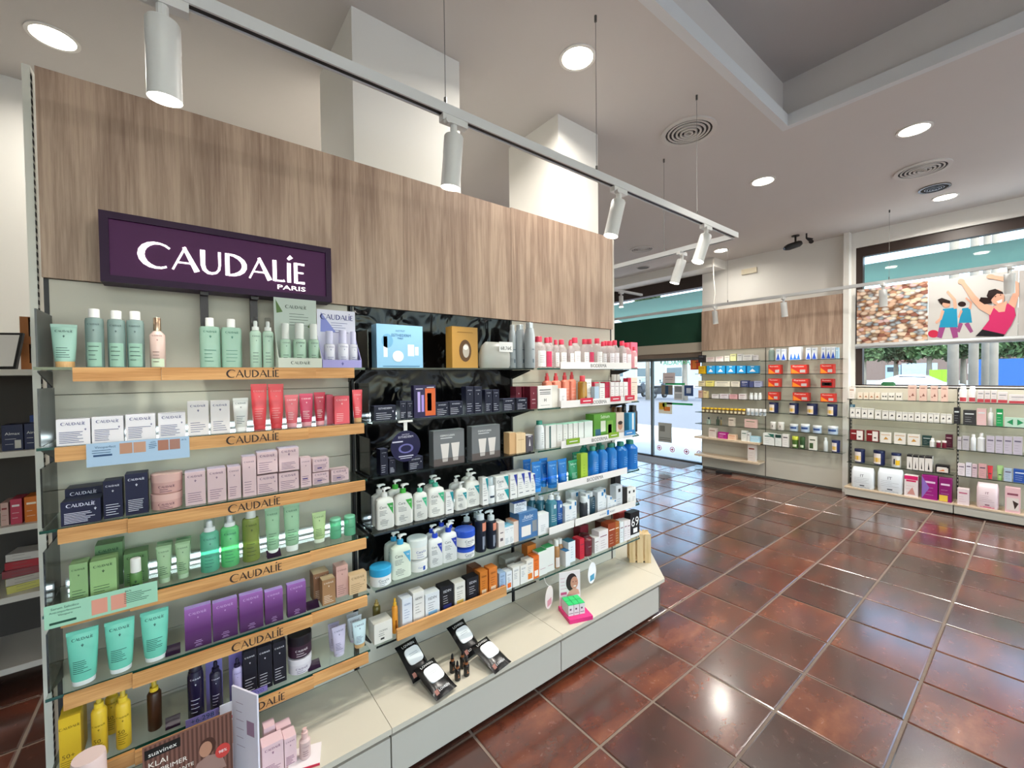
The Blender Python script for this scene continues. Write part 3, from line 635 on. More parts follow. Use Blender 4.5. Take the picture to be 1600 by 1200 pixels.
t = thing('ceiling_speaker', 'small flat dark round ceiling speaker near the entrance', 'speaker', (6.258, 4.284, CEIL)); mk('grille', *disc(.095, -.006, -.001), M('#6b6964', .8), t); mk('rim', *ring(.095, .108, -.008, -.001), M('#bdb8b2', .6), t)
# track rails
RAILM = M('#d7dadb', .4); ZR = 2.60
def rail(label, p0, p1, wires=()):
    p0, p1 = Vector(p0), Vector(p1); c = (p0+p1)/2; d = (p1-p0); L_ = d.length; t = thing('track_rail', label, 'rail', c, math.atan2(d.y, d.x), 'ceiling light tracks')
    b = MB(); b.box(-L_/2, L_/2, -.018, .018, .004, .034).box(-L_/2, L_/2, -.018, -.011, -.004, .004).box(-L_/2, L_/2, .011, .018, -.004, .004); b.build('profile', RAILM, t)
    box('slot', -L_/2+.02, L_/2-.02, -.0105, .0105, .0005, .0038, BLACKM, t, False)
    R = Matrix.Rotation(-t.rotation_euler.z, 3, 'Z')
    for w in wires:
        q = R @ (Vector((w[0], w[1], 0))-Vector((c.x, c.y, 0)))
        mk('wire', *tube_path([(q.x, q.y, .034), (q.x, q.y, CEIL-ZR)], .0016, 5), M('#8a8a88', .4, .5), t); mk('wire_clip', *tube_path([(q.x, q.y, .034), (q.x, q.y, .065)], .006, 6), M('#6a6a68', .4, .5), t)
        mk('ceiling_anchor', *tube_path([(q.x, q.y, CEIL-ZR-.03), (q.x, q.y, CEIL-ZR)], .007, 6), M('#5a5a58', .4, .5), t)
    return t
rail('long white light track hanging above the gondola', (-1.4, 1.43, ZR), (3.255, 1.43, ZR), [(.815, 1.43), (1.69, 1.43), (2.69, 1.43)])
rail('white light track turning from the gondola track toward the back', (3.255, 1.45, ZR), (3.255, 5.2, ZR), [(3.255, 2.02), (3.255, 3.9)])
rail('white light track along the poster window wall', (6.33, 5.0, ZR), (6.33, -2.8, ZR), [(6.33, 1.108), (6.33, 2.9)])
rail('short white light track beside the entrance blind', (4.9, 4.5, 3.0), (6.53, 4.5, 3.0))
HEADM = M('#dcdedd', .35); GLOW = M('#fff6e6', .4, emit=10.0)
def spot(loc, aim, label, watt=20, zr=ZR):
    loc = Vector(loc); aim = Vector(aim)
    t = thing('track_spotlight', label, 'spotlight', (loc.x, loc.y, zr), group='white cylinder spotlights')
    box('adapter', -.055, .055, -.016, .016, -.03, -.004, HEADM, t, False); mk('swivel', *tube_path([(0, 0, -.03), (0, 0, -.075)], .014, 10), HEADM, t)
    mk('knob', *tube_path([(-.04, -.01, -.034), (-.04, -.032, -.034)], .011, 10), HEADM, t)
    d = (aim-Vector((loc.x, loc.y, zr-.1))).normalized(); top = Vector((0, 0, -.068)); end = top+d*.195
    V, Fc = tube_path([top, top+d*.006, top+d*.07, top+d*.072, top+d*.193, end], [.034, .0375, .0375, .0368, .0375, .0375], 24, False); n = 24
    Fc.append(tuple(reversed(range(n)))); mk('cylinder', V, Fc, HEADM, t, smooth='auto')
    mk('lamp_face', *tube_path([end-d*.010, end-d*.004], .0355, 24), GLOW, t)
    l = light('spot_beam', 'SPOT', Vector((loc.x, loc.y, zr))+end+d*.012, watt, (1, .955, .88), spot_size=math.radians(75), spot_blend=.6, shadow_soft_size=.03)
    l.rotation_euler = d.to_track_quat('-Z', 'Y').to_euler()
SPW = 20
spot((-.02, 1.43), (-.02, 1.62, 0), 'nearest white cylinder spotlight at the top left over the sign', SPW)
spot((.85, 1.43), (.78, 1.72, 0), 'white cylinder spotlight in front of the first pillar', SPW)
spot((1.87, 1.43), (1.35, 1.75, 0), 'white cylinder spotlight in front of the second pillar', SPW)
spot((2.81, 1.43), (1.95, 1.80, 0), 'white cylinder spotlight near the far end of the gondola track', SPW)
spot((3.255, 1.86), (2.9, 2.45, .3), 'white cylinder spotlight on the crosswise track behind the corner', 14)
spot((6.33, 3.09), (6.62, 3.05, 0), 'small white spotlight by the entrance side of the oak wall unit', 24)
spot((6.33, 2.17), (6.75, 2.12, 0), 'small white spotlight above the middle of the oak wall unit', 24)
spot((6.33, 1.16), (6.7, 1.15, 0), 'small white spotlight in front of the pill poster', 20)
spot((6.33, .225), (6.7, .22, 0), 'small white spotlight in front of the dancing women poster', 20)
spot((5.93, 4.5), (5.75, 4.35, 1), 'white cylinder spotlight on the short track by the entrance', 10, 3.0)
# security camera, alarm box, cable
t = thing('security_camera', 'small black security camera hanging from the ceiling', 'camera', (6.475, 2.08, CEIL))
mk('mount', *tube_path([(0, 0, 0), (0, 0, -.10)], .012, 8), BLACKM, t); mk('base_plate', *disc(.045, -.012, 0), BLACKM, t)
mk('housing', *tube_path([(-.09, .09, -.165), (-.06, .06, -.15), (.03, -.03, -.11), (.05, -.05, -.10)], [.03, .042, .042, .03], 12), BLACKM, t, smooth='auto'); mk('lens', *tube_path([(-.094, .094, -.167), (-.102, .102, -.171)], .018, 10), M('#303a44', .1), t)
mk('second_mount', *tube_path([(.02, -.12, 0), (.02, -.12, -.06), (.06, -.16, -.09), (.03, -.17, -.12)], [.01, .012, .03, .028], 10), BLACKM, t)
t = thing('alarm_box', 'small cream wall box high on the white wall', 'box', (6.995, 2.87, 3.14)); box('case', -.03, 0, -.11, .11, 0, .08, M('#e0d6bd', .5), t, False); box('lid_line', -.032, -.0301, -.095, .095, .012, .068, M('#d2c7ac', .5), t, False)
b = MB(); b.add(tube_path([(6.60, 3.25, 3.40), (6.60, 3.24, 3.1), (6.61, 3.22, 2.85), (6.60, 3.25, 2.62)], .006, 6)); tag(b.build('hanging_cable', M('#e8e2d8', .5)), 'thin white cable dangling from the soffit by the entrance', 'cable')
# ================================================================== bay 1
# --- top shelf
TB('pale mint hand cream tube standing on a wooden cap', 78, 121, 507, 0, '#a9d3c4', yf=1.79, wood=True, caph=.14, pc='#2c4a46')
for L_, R_, T_, lb in ((131, 162, 483, 'tall grey-green toner bottle beside the mint tube'), (166, 196, 486, 'middle grey-green toner bottle with white cap'), (196, 225, 487, 'grey-green toner bottle beside the pink serum')):
    BT(lb, L_, R_, T_, 0, '#8fa8a4', yf=1.77, capw=.62, capf=.15, trans=.25, group='grey-green toner bottles', pc='#35444a', lab=('#8db3a2', .02, .5, .75))
BT('small pearly pink serum bottle with gold cap', 232, 258, 497, 0, '#cdb4ab', yf=1.77, cap='#c7a98f', capmetal=.9, capw=.5, capf=.26, shoulder=.09, pc='#6c4c52', lab=('#c3d2b9', .02, .24, .8))
for L_, R_, T_, lb in ((310, 344, 497, 'large clear mint micellar bottle, left of the pair'), (344, 377, 499, 'large clear mint micellar bottle, right of the pair')):
    BT(lb, L_, R_, T_, 0, '#a9cdbb', yf=1.79, capw=.42, capf=.17, trans=.35, pc='#2f6a5c', group='mint micellar bottles', p=3.2)
for L_, R_, T_, lb in ((389, 408, 496, 'slim mint spray bottle beside the micellar pair'), (409, 427, 497, 'slim mint spray bottle beside the green display stand')):
    MS(lb, L_, R_, T_, 0, '#aecbb9', '#eef2ef', '#2c4a46', yf=1.79, group='slim mint sprays')
def stand(label, L_, R_, backT, trayT, c, cardc, txt, cols, bc, pc, k=0, yf=1.74):
    a = on(L_, trayT, 1, yf); b = on(R_, trayT, 1, yf); w = b.x-a.x; z = ZS[k]; d = .075
    t = thing('counter_display', label, 'display', ((a.x+b.x)/2, yf+d/2, z+.0003)); hb = on((L_+R_)/2, backT, 1, yf+d).z-z; ht = on(R_, trayT, 1, yf).z-z
    bx = MB(); bx.box(-w/2, w/2, -d/2, d/2, 0, .003).box(-w/2, w/2, -d/2, -d/2+.0015, .003, ht); bx.build('tray', P(c), t)
    for sx in (-w/2+.0008, w/2-.0008):
        v = [(sx-.0008, -d/2+.0016, .003), (sx-.0008, d/2-.0016, .003), (sx-.0008, d/2-.0016, hb*.55), (sx-.0008, -d/2+.0016, ht)]
        mk('side_wall', v+[(x+.0016, y, zz) for x, y, zz in v], [(0, 1, 2, 3), (7, 6, 5, 4), (0, 3, 7, 4), (1, 5, 6, 2), (2, 6, 7, 3), (0, 4, 5, 1)], P(c), t)
    mk('header_card', *cube(-w/2, w/2, d/2-.0015, d/2, .003, hb), P(cardc), t)
    fn = lambda x, zz: d/2-.0015
    printing(t, [('w', 'CAUDALIE', 0.002, hb*.88, w*(.5 if cardc != '#e2e2f2' else .85))]+lines(-w*.15, w*.35, hb*.62, hb*.78, 5), fn, pc)
    printing(t, [('w', txt, 0, ht*.5, w*.44)] if txt else [('m', 0, ht*.5, .006)], lambda x, zz: -d/2, pc)
    if cardc == '#b9c6bd': printing(t, [('tri', ((-w*.46, hb*.97), (-w*.3, hb*.8), (-w*.44, hb*.78))), ('tri', ((w*.28, hb*.6), (w*.4, hb*.57), (w*.34, hb*.66)))], fn, '#56743f', 'leaf_print')
    else: printing(t, [('tri', ((-w*.4, hb*.95), (-w*.02, hb*.62), (-w*.42, hb*.62)))], fn, '#8a93d6', 'leaf_print')
    for i, (l, r, tp) in enumerate(cols):
        xa = on(l, tp, 1, yf+.03); xb = on(r, tp, 1, yf+.03); ww = (xb.x-xa.x)*.94
        q = thing('foam_bottle', '%s foam bottle in the %s display, %s' % (bc[2], bc[3], ('left', 'middle', 'right')[i]), 'bottle', ((xa.x+xb.x)/2, yf+d/2, z+.0035)); bottle(q, min(ww, .055), xa.z-z, bc[0], cap=bc[1], capf=.36, capw=.7, shoulder=.04, pc=pc, brand='CAUDALIE', trans=.1, d=min(ww, .055))
stand('grey-green counter display with leaf print card and three bottles', 435, 503, 468, 560, '#c9d0c5', '#b9c6bd', 'CAUDALIE', ((437, 455, 506), (457, 479, 506), (481, 499, 507)), ('#b9d9c3', '#dfe5e0', 'mint', 'green'), '#35433d')
stand('lavender counter display with white header card and three bottles', 504, 565, 486, 563, '#9a96cf', '#e2e2f2', '', ((506, 524, 518), (527, 545, 517), (546, 559, 519)), ('#dfe0ea', '#c9cae4', 'white', 'lavender'), '#3a3f86')
# --- second shelf
for i, (L_, R_, T_) in enumerate(((86, 141, 655), (142, 193, 651), (195, 243, 647), (246, 290, 645))):
    CT('low white skincare carton on the second shelf', L_, R_, T_, 1, '#e6e4ea', '#343a78', yf=1.735, d=.05, group='low white cartons', n=7)
for L_, R_, T_, lb in ((292, 326, 627, 'tall white carton beside the low white cartons'), (328, 359, 626, 'tall white carton beside the pearl tube')):
    CT(lb, L_, R_, T_, 1, '#e9e4e4', '#343a78', yf=1.745, d=.045, group='tall white cartons')
TB('pearl white cream tube in a clear sleeve', 363, 388, 622, 1, '#dfe0dc', yf=1.75, pc='#48525c')
for L_, R_, T_, lb in ((391, 417, 600, 'tall coral red body tube, left of the pair'), (418, 443, 600, 'tall coral red body tube, right of the pair')):
    TB(lb, L_, R_, T_, 1, '#e0474f', yf=1.76, cap='#e0474f', pc='#f1a9a8', caph=.1)
for L_, R_, T_, c, lb in ((444, 466, 617, '#e7717b', 'light pink tube beside the tall coral tubes'), (467, 489, 615, '#d94a6c', 'bright pink tube between light pink and crimson tubes'), (490, 508, 613, '#c22a45', 'crimson tube next to the thin red cartons')):
    TB(lb, L_, R_, T_, 1, c, yf=1.76, cap='#e9a5ad', pc='#fbe1e2', trans=.12)
CT('thin dark pink carton beside the crimson tube', 510, 520, 617, 1, '#b8485c', '#f4c6c8', yf=1.77, d=.05, brand=None); CT('coral pink carton next to bay edge', 522, 546, 619, 1, '#dd5a66', '#f7d0d0', yf=1.75, d=.05)
TB('slim coral tube with wooden cap at the bay edge', 550, 566, 609, 1, '#e2525c', yf=1.76, wood=True, pc='#f7d0d0', caph=.13)
# --- third shelf
NV = '#14163a'
CT('wide navy carton at the left of the third shelf', 93, 158, 782, 2, NV, '#dfe2f4', yf=1.735, d=.075, n=7); CT('wide navy carton stacked behind the first one', 100, 160, 762, 2, NV, '#dfe2f4', yf=1.83, d=.07, n=6)
CT('slim navy carton beside the wide navy one', 160, 191, 751, 2, NV, '#e6e8f6', yf=1.745, d=.055); CT('tall navy carton beside the pink jars', 194, 231, 740, 2, NV, '#e6e8f6', yf=1.745, d=.055, n=7)
a = on(260, 800, 1, 1.79)
for i, (T_, zz) in enumerate(((768, ZS[2]), (738, None))):
    if zz is None: zz = jz
    t = JR('pink body cream jar, %s of the stack' % ('lower', 'upper')[i], 234, 286, T_, 2, '#d6a8a2', '#e2b9b2', yf=1.74, z=zz, pc='#5b3350', lidf=.42); jz = zz+.001+on(260, T_, 1, 1.774).z-zz
PK = '#dcc0c4'
for L_, R_, T_, lb in ((288, 321, 737, 'tall pink-white carton beside the jars'), (323, 353, 732, 'second tall pink-white carton from the jars'), (355, 376, 729, 'slim pink-white carton third from the jars'), (378, 400, 713, 'tallest slim pink carton before the stacked squares')):
    CT(lb, L_, R_, T_, 2, PK, '#6a4a6e', yf=1.745, d=.05, top='#d3c4dc')
for i, (L_, R_, Tb, Tt) in enumerate(((401, 434, 742, 706), (435, 467, 738, 700))):
    nm = ('left', 'right')[i]; t = CT('square pink carton, lower %s of the stacked four' % nm, L_, R_, Tb, 2, PK, '#6a4a6e', yf=1.75, d=.06); hh = on(R_, Tb, 1, 1.75).z-ZS[2]
    zz = ZS[2]+max(on(L_, Tb, 1, 1.75).z, on(R_, Tb, 1, 1.75).z)-ZS[2]+.001; CT('square pink carton, upper %s of the stacked four' % nm, L_, R_, Tt, 2, PK, '#6a4a6e', yf=1.75, d=.06, z=zz, top='#d3c4dc')
CT('slim pink carton with violet stripe', 469, 486, 715, 2, PK, '#6a4a6e', yf=1.75, d=.04, extra=(((('r', -.012, .006, .03, .034),), '#3b2c7a'),))
for L_, R_, T_, zz, lb in ((488, 514, 738, None, 'small pink carton, lower of two beside the slim one'), (517, 545, 733, None, 'small pink carton at the right end of the third shelf'), (488, 514, 716, 'up', 'small pink carton, upper of two beside the slim one')):
    z0 = ZS[2] if zz is None else on(501, 738, 1, 1.76).z+.004
    CT(lb, L_, R_, T_, 2, PK, '#6a4a6e', yf=1.76, d=.05, z=z0, extra=(((('r', -.013, .003, .012, .016),), '#3b2c7a'),))
# --- fourth shelf
GR = '#8fb27c'
CT('slim green carton at the left of the fourth shelf', 107, 137, 881, 3, GR, '#23402c', yf=1.735, d=.05); CT('large green carton in front of a green stack', 139, 182, 875, 3, '#98bd80', '#23402c', yf=1.735, d=.055)
CT('green carton stacked behind the large green one', 147, 192, 850, 3, '#6f9466', '#23402c', yf=1.83, d=.06); CT('dark green carton behind the small serum bottle', 192, 231, 864, 3, '#6f9563', '#1e3826', yf=1.80, d=.06)
BT('small green serum bottle with white cap before a green carton', 201, 222, 872, 3, '#5d8a4c', yf=1.735, capf=.42, capw=.86, cap='#eceae6', pc='#14301c', els=[('m', 0, .032, .004), ('r', -.008, .008, .02, .024)])
for L_, R_, T_, lb in ((243, 268, 853, 'left'), (273, 297, 847, 'right')):
    for q, (yy, dT) in enumerate(((1.745, 0), (1.80, -4), (1.855, -8))):
        TB('%s green tube in the %s file of green tubes' % (('front', 'middle', 'rear')[q], lb), L_+q*1, R_+q*1, T_+dT, 3, '#93b48b', yf=yy, pc='#24452f', cap='#a9c4a4')
GBOT = dict(trans=.45, rough=.1)
MS('glass spray bottle fading blue to green, front left', 311, 342, 808, 3, '#79cdb2', '#d9dde0', '#2c5a58', yf=1.745, trans=.45); MS('taller glass spray bottle glowing green beside it', 343, 373, 800, 3, '#7fdd9a', '#d9dde0', '#2c5a58', yf=1.75, trans=.45)
BT('olive oil body bottle with grey cap', 377, 405, 797, 3, '#8a9a4e', yf=1.75, cap='#c7ccc9', capf=.15, capw=.62, pc='#2e3b1c', trans=.3)
for L_, R_, T_, lb in ((413, 437, 791, 'clear green gel tube beside the olive bottle'), (442, 468, 786, 'clear green gel tube right of the other')): TB(lb, L_, R_, T_, 3, '#9fc9a6', yf=1.75, pc='#2b5540', trans=.25, cap='#e5ece6')
TB('small yellow-green tube beside the mint pots', 487, 509, 800, 3, '#b4cf94', yf=1.77, pc='#35552c', cap='#dfe8d4', trans=.15)
for L_, R_, T_, lb in ((515, 533, 809, 'small mint glass pot, left of two'), (537, 555, 805, 'small mint glass pot at the bay edge')): BT(lb, L_, R_, T_, 3, '#6fbf98', yf=1.775, cap='#7fcba6', capf=.1, capw=.98, trans=.3, pc='#1c5540', brand=None, els=[('w', 'CAUDALIE', 0, .035, .022)])
# --- fifth shelf
for L_, R_, T_, lb in ((102, 155, 983, 'turquoise exfoliating tube leftmost on the fifth shelf'), (162, 211, 968, 'turquoise exfoliating tube in the middle'), (218, 264, 953, 'turquoise exfoliating tube beside the purple cartons')):
    TB(lb, L_, R_, T_, 4, '#70cbb4', yf=1.728, pc='#123f3c', caph=.08, cap='#eef1f0', n=7)
def purple(label, L_, R_, T_):
    xc, w, h = spotY(L_, R_, T_, ZS[4], 1.735)
    t = thing('carton_box', label, 'carton', (xc, 1.735+.012, ZS[4]+.0003), 0, 'purple gradient cartons'); w *= .975; d = .024
    m = PGRAD; mk('carton', *cube(-w/2, w/2, -d/2, d/2, 0, h-.001), m, t); mk('lid_flap', *cube(-w/2+.0006, w/2-.0006, -d/2+.0006, d/2-.0006, h-.001, h), P('#a98bd0'), t)
    printing(t, [('w', 'CAUDALIE', 0, h*.86, w*.66), ('m', 0, h*.74, w*.04), ('r', -w*.1, w*.12, h*.17, h*.18), ('r', -w*.16, w*.16, h*.13, h*.14), ('r', -w*.1, w*.1, h*.08, h*.09), ('r', -w*.14, w*.14, h*.05, h*.058)], flatfn(d), '#c9a6d8')
def mat_pgrad():
    m, N, L, b = nodes_of('purple_gradient_print'); tc = N.new('ShaderNodeTexCoord'); sx = N.new('ShaderNodeSeparateXYZ'); cr = N.new('ShaderNodeValToRGB'); e = cr.color_ramp.elements
    e[0].position = .0; e[0].color = lin('#3d1446'); e[1].position = 1; e[1].color = lin('#9a62ac'); q = e.new(.45); q.color = lin('#5b2166')
    L.new(tc.outputs['Generated'], sx.inputs[0]); L.new(sx.outputs[2], cr.inputs[0]); L.new(cr.outputs[0], b.inputs['Base Color']); b.inputs['Roughness'].default_value = .4; return m
PGRAD = mat_pgrad()
for L_, R_, T_, lb in ((287, 330, 948, 'large purple gradient carton, first from the turquoise tubes'), (331, 371, 938, 'large purple gradient carton, second from the turquoise tubes'), (373, 411, 927, 'large purple gradient carton, third from the turquoise tubes'), (413, 442, 922, 'smaller purple gradient carton beside the large three'), (448, 478, 911, 'purple gradient carton standing apart on the right')): purple(lb, L_, R_, T_)
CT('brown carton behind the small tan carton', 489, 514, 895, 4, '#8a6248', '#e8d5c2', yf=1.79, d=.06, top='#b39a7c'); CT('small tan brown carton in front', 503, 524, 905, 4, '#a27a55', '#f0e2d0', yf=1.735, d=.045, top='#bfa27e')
CT('tall rose carton between brown and gold cartons', 525, 544, 884, 4, '#cba198', '#7a5350', yf=1.765, d=.05); CT('wide gold-beige carton at the bay edge', 545, 573, 897, 4, '#d6b68e', '#7c5f3e', yf=1.75, d=.04)
# --- sixth shelf
CT('yellow sun care carton, SPF 50, at the front left', 90, 126, 1120, 5, '#e0b92c', '#6b5312', yf=1.735, d=.05, els=[('w', 'CAUDALIE', 0, .128, .042), ('w', '50+', -.004, .045, .026)]+lines(-.02, .018, .012, .03, 4)); CT('yellow sun care carton behind the front one', 94, 130, 1106, 5, '#cfa726', '#6b5312', yf=1.80, d=.06)
for L_, R_, T_, lb, yy in ((140, 167, 1078, 'yellow sun spray bottle beside the yellow carton', 1.735), (178, 204, 1070, 'yellow sun spray bottle beside the brown oil', 1.735), (162, 186, 1066, 'yellow sun spray bottle standing behind the others', 1.83)):
    MS(lb, L_, R_, T_, 5, '#e3bd33', '#e8c63c', '#6b5312', yf=yy, els=[('w', 'CAUDALIE', 0, .10, .028), ('m', 0, .088, .003), ('w', '50', -.004, .055, .016)]+lines(-.012, .012, .018, .045, 5))
MS('brown tanning oil bottle with yellow collar', 228, 252, 1058, 5, '#3f2413', '#e3bd33', '#3f2413', yf=1.76, trans=.12, els=[('m', 0, .08, .002)])
BT('dark indigo body spray can with white brand, front', 291, 318, 1036, 5, '#1d1733', yf=1.735, cap='#171229', capf=.12, capw=.8, shoulder=.1, pc='#e3e0ee'); MS('dark indigo slim spray before a lavender card', 326, 346, 1028, 5, '#1d1733', '#171229', '#d8d4e6', yf=1.74, clear=False)
MS('lavender serum dropper bottle beside the black cartons', 362, 378, 1024, 5, '#b7acd6', '#2a2340', '#4a4076', yf=1.745, clear=False)
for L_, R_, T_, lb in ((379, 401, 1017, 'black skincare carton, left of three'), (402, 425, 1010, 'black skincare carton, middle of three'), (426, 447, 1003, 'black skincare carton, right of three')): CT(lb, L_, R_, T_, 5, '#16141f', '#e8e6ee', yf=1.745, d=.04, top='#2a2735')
t = JR('white body jar below the dark jar', 449, 487, 1022, 5, '#d9d3da', '#e2dde2', yf=1.745, pc='#5b3d6a', lidf=.35); zz = on(468, 1022, 1, 1.775).z+.0015; JR('dark plum jar with black lid on a white jar', 448, 487, 987, 5, '#3b2334', '#1c171d', yf=1.745, z=zz, pc='#e8dfe4', lidf=.42)
for L_, R_, T_, c, lb, yy in ((512, 530, 973, '#b9b0c8', 'lavender hand cream tube behind another', 1.80), (518, 540, 978, '#c3bbd2', 'lavender hand cream tube in front', 1.75), (541, 560, 958, '#c9cdd4', 'silver hand cream tube at the back', 1.85), (543, 565, 963, '#cdd4da', 'silver hand cream tube in the middle', 1.80), (550, 572, 970, '#c6dbe0', 'pale blue hand cream tube with wooden cap', 1.75)): TB(lb, L_, R_, T_, 5, c, yf=yy, pc='#4e4a66', wood=(L_ == 550), caph=.14 if L_ == 550 else .1, cap='#cdc6d8')
# shelf cards and tags
def hang_card(label, quad, c, y, els=(), patches=(), name='shelf_card', th=.0012):
    """flat card hanging from a shelf edge; quad = pixel corners TL, TR, BR, BL on plane y"""
    pts = [on(px_, py_, 1, y) for px_, py_ in quad]; x0 = (pts[0].x+pts[3].x)/2; x1 = (pts[1].x+pts[2].x)/2; z1 = (pts[0].z+pts[1].z)/2; z0 = (pts[2].z+pts[3].z)/2; w = x1-x0; h = z1-z0
    t = thing(name, label, 'card', ((x0+x1)/2, y, z0)); mk('sheet', *cube(-w/2, w/2, -th/2, th/2, 0, h), P(c, .5), t)
    fn = lambda x, z: -th/2
    for (a, b_, c_, d_, col) in patches:
        q = MB(); rect(q, -w/2+a*w, -w/2+b_*w, c_*h, d_*h, fn, .0003); q.build('picture', P(col), t)
    if els: printing(t, [tuple(e) for e in els(w, h)], fn, '#2b4a72' if c != '#9fd1b6' else '#1f4a3a')
    return t
hang_card('pale blue promotion card with four small face pictures', ((135, 700), (296, 676), (296, 714), (135, 731)), '#a9c4de', YS-.029, lambda w, h: [('w', 'Vinoperfect', -w*.33, h*.82, w*.19), ('r', -w*.44, -w*.27, h*.42, h*.5), ('w', '-63%', w*.12, h*.86, w*.06), ('w', '-81%', w*.44, h*.86, w*.06)]+lines(-w*.45, -w*.25, h*.58, h*.68, 2)+lines(w*.08, w*.16, h*.6, h*.76, 3), [(.30, .42, .45, .92, '#b98a70'), (.43, .55, .45, .92, '#c0937a'), (.67, .78, .45, .92, '#a8735f'), (.79, .90, .45, .92, '#a5786a')])
hang_card('pale green promotion card with two skin pictures', ((68, 957), (246, 900), (246, 935), (70, 990)), '#9fd1b6', YS-.029, lambda w, h: [('w', 'Serum Salicilico', -w*.33, h*.82, w*.23), ('w', 'Anti-imperfecciones', -w*.33, h*.66, w*.26), ('w', 'Vinopure', -w*.33, h*.52, w*.12), ('r', -w*.46, -w*.24, h*.14, h*.24), ('w', '86%', w*.22, h*.84, w*.06)]+lines(w*.18, w*.46, h*.3, h*.72, 6), [(.39, .53, .12, .80, '#dd9a86'), (.56, .70, .12, .80, '#dd9a86')])
for L_, T_, R_, B_, k, lb in ((418, 862, 440, 872, 3, 'dark plum price plate on the fourth shelf'), (258, 1012, 282, 1030, 4, 'dark plum price plate beside the turquoise tubes'), (480, 945, 500, 958, 4, 'dark plum price plate beside the tan carton'), (258, 1125, 282, 1145, 5, 'dark plum price plate beside the brown oil'), (482, 1038, 502, 1052, 5, 'dark plum price plate beside the jars')):
    a = on(L_, (T_+B_)/2, 1, 1.735); b_ = on(R_, (T_+B_)/2, 1, 1.735); t = thing('price_plate', lb, 'price tag', ((a.x+b_.x)/2, 1.75, ZS[k]+.0003)); w = b_.x-a.x
    mk('plate', [(-w/2, -.012, .001), (w/2, -.012, .001), (w/2, .02, .02), (-w/2, .02, .02), (-w/2, -.012, 0), (w/2, -.012, 0), (w/2, .022, .0195), (-w/2, .022, .0195)], [(0, 1, 2, 3), (7, 6, 5, 4), (0, 4, 5, 1), (1, 5, 6, 2), (2, 6, 7, 3), (3, 7, 4, 0)], P('#2d1630', .3), t); mk('foot', *cube(-w/2, w/2, -.012, .022, -.0, .0012), P('#2d1630', .3), t)
hang_card('lavender price flag reading plus 6.298 behind the leaflet', ((290, 1127), (342, 1104), (342, 1115), (290, 1140)), '#8f86cc', YS-.02, lambda w, h: [('w', '+6.298', 0, h*.5, w*.7)])
hang_card('lavender discount flag behind the black cartons', ((362, 1016), (415, 1002), (415, 1010), (362, 1028)), '#8b7fc4', 1.90, lambda w, h: [('w', '-53%', -w*.2, h*.5, w*.5)])
hang_card('lavender backing card behind the slim indigo spray', ((322, 1035), (348, 1026), (348, 1108), (322, 1118)), '#8f86cc', 1.80); hang_card('lavender backing card behind the serum dropper bottle', ((358, 1022), (380, 1016), (380, 1090), (358, 1096)), '#8577bb', 1.80)
hang_card('small lavender flag marked NUEVO on the lowest oak strip', ((380, 1082), (418, 1073), (418, 1081), (380, 1091)), '#7a69a8', YS-.03, lambda w, h: [('w', 'NUEVO', 0, h*.5, w*.7)])
# ================================================================== bay 2
def slab(label, L_, R_, T_, k, c, d, els_fn, pc='#f0f0f0', yf=1.745, name='gift_box', extra=(), top=None, side=None, group=None):
    xc, w, h = spotY(L_, R_, T_, ZS[k], yf); t = thing(name, label, 'gift box', (xc, yf+d/2, ZS[k]+.0003), 0, group)
    mk('carton', *cube(-w/2, w/2, -d/2, d/2, 0, h), P(c, .35), t)
    fn = flatfn(d)
    for (a, b_, c_, e_, col) in extra:
        q = MB(); rect(q, -w/2+a*w, -w/2+b_*w, c_*h, e_*h, fn, .0003); q.build('picture', P(col), t)
    if els_fn: printing(t, els_fn(w, h), lambda x, z: fn(x, z)-.0004, pc)
    return t, w, h, d
def ellip(t, cx, cz, rx, rz, y, c, n=20, name='picture', th=.0004, hole=None):
    v = [(cx+rx*math.cos(2*math.pi*i/n), y, cz+rz*math.sin(2*math.pi*i/n)) for i in range(n)]; return mk(name, v, [tuple(range(n))], P(c) if isinstance(c, str) else c, t)
t, w, h, d = slab('sky blue skincare gift box on the top shelf', 588, 660, 508, 0, '#8dbfe0', .06, lambda w, h: [('w', 'INSTITUT', 0, h*.86, w*.2), ('w', 'ESTHEDERM', .004, h*.76, w*.42), ('w', 'PARIS', 0, h*.69, w*.12), ('r', -w*.38, w*.42, h*.03, h*.045)], '#2c5f8c', extra=[(.14, .22, .25, .72, '#eef3f5'), (.66, .80, .28, .55, '#f1f5f6'), (.82, .90, .30, .50, '#f1f5f6')])
ellip(t, -.012, h*.27, w*.12, h*.13, -d/2-.001, '#e9eef0'); ellip(t, -w*.28, h*.62, w*.12, h*.16, -d/2-.0003, '#6fa9cf')
t, w, h, d = slab('golden gift box with a round window', 706, 746, 511, 0, '#b88a3e', .06, lambda w, h: [('r', -w*.3, w*.3, h*.86, h*.875)]+[], '#8a6224'); ellip(t, .0, h*.42, w*.24, h*.27, -d/2-.0006, '#5a3d1e', name='window_cutout'); ellip(t, .004, h*.42, w*.13, h*.17, -d/2-.0012, '#b7ada0'); ellip(t, .002, h*.50, w*.1, h*.06, -d/2-.0016, '#efe9e0')
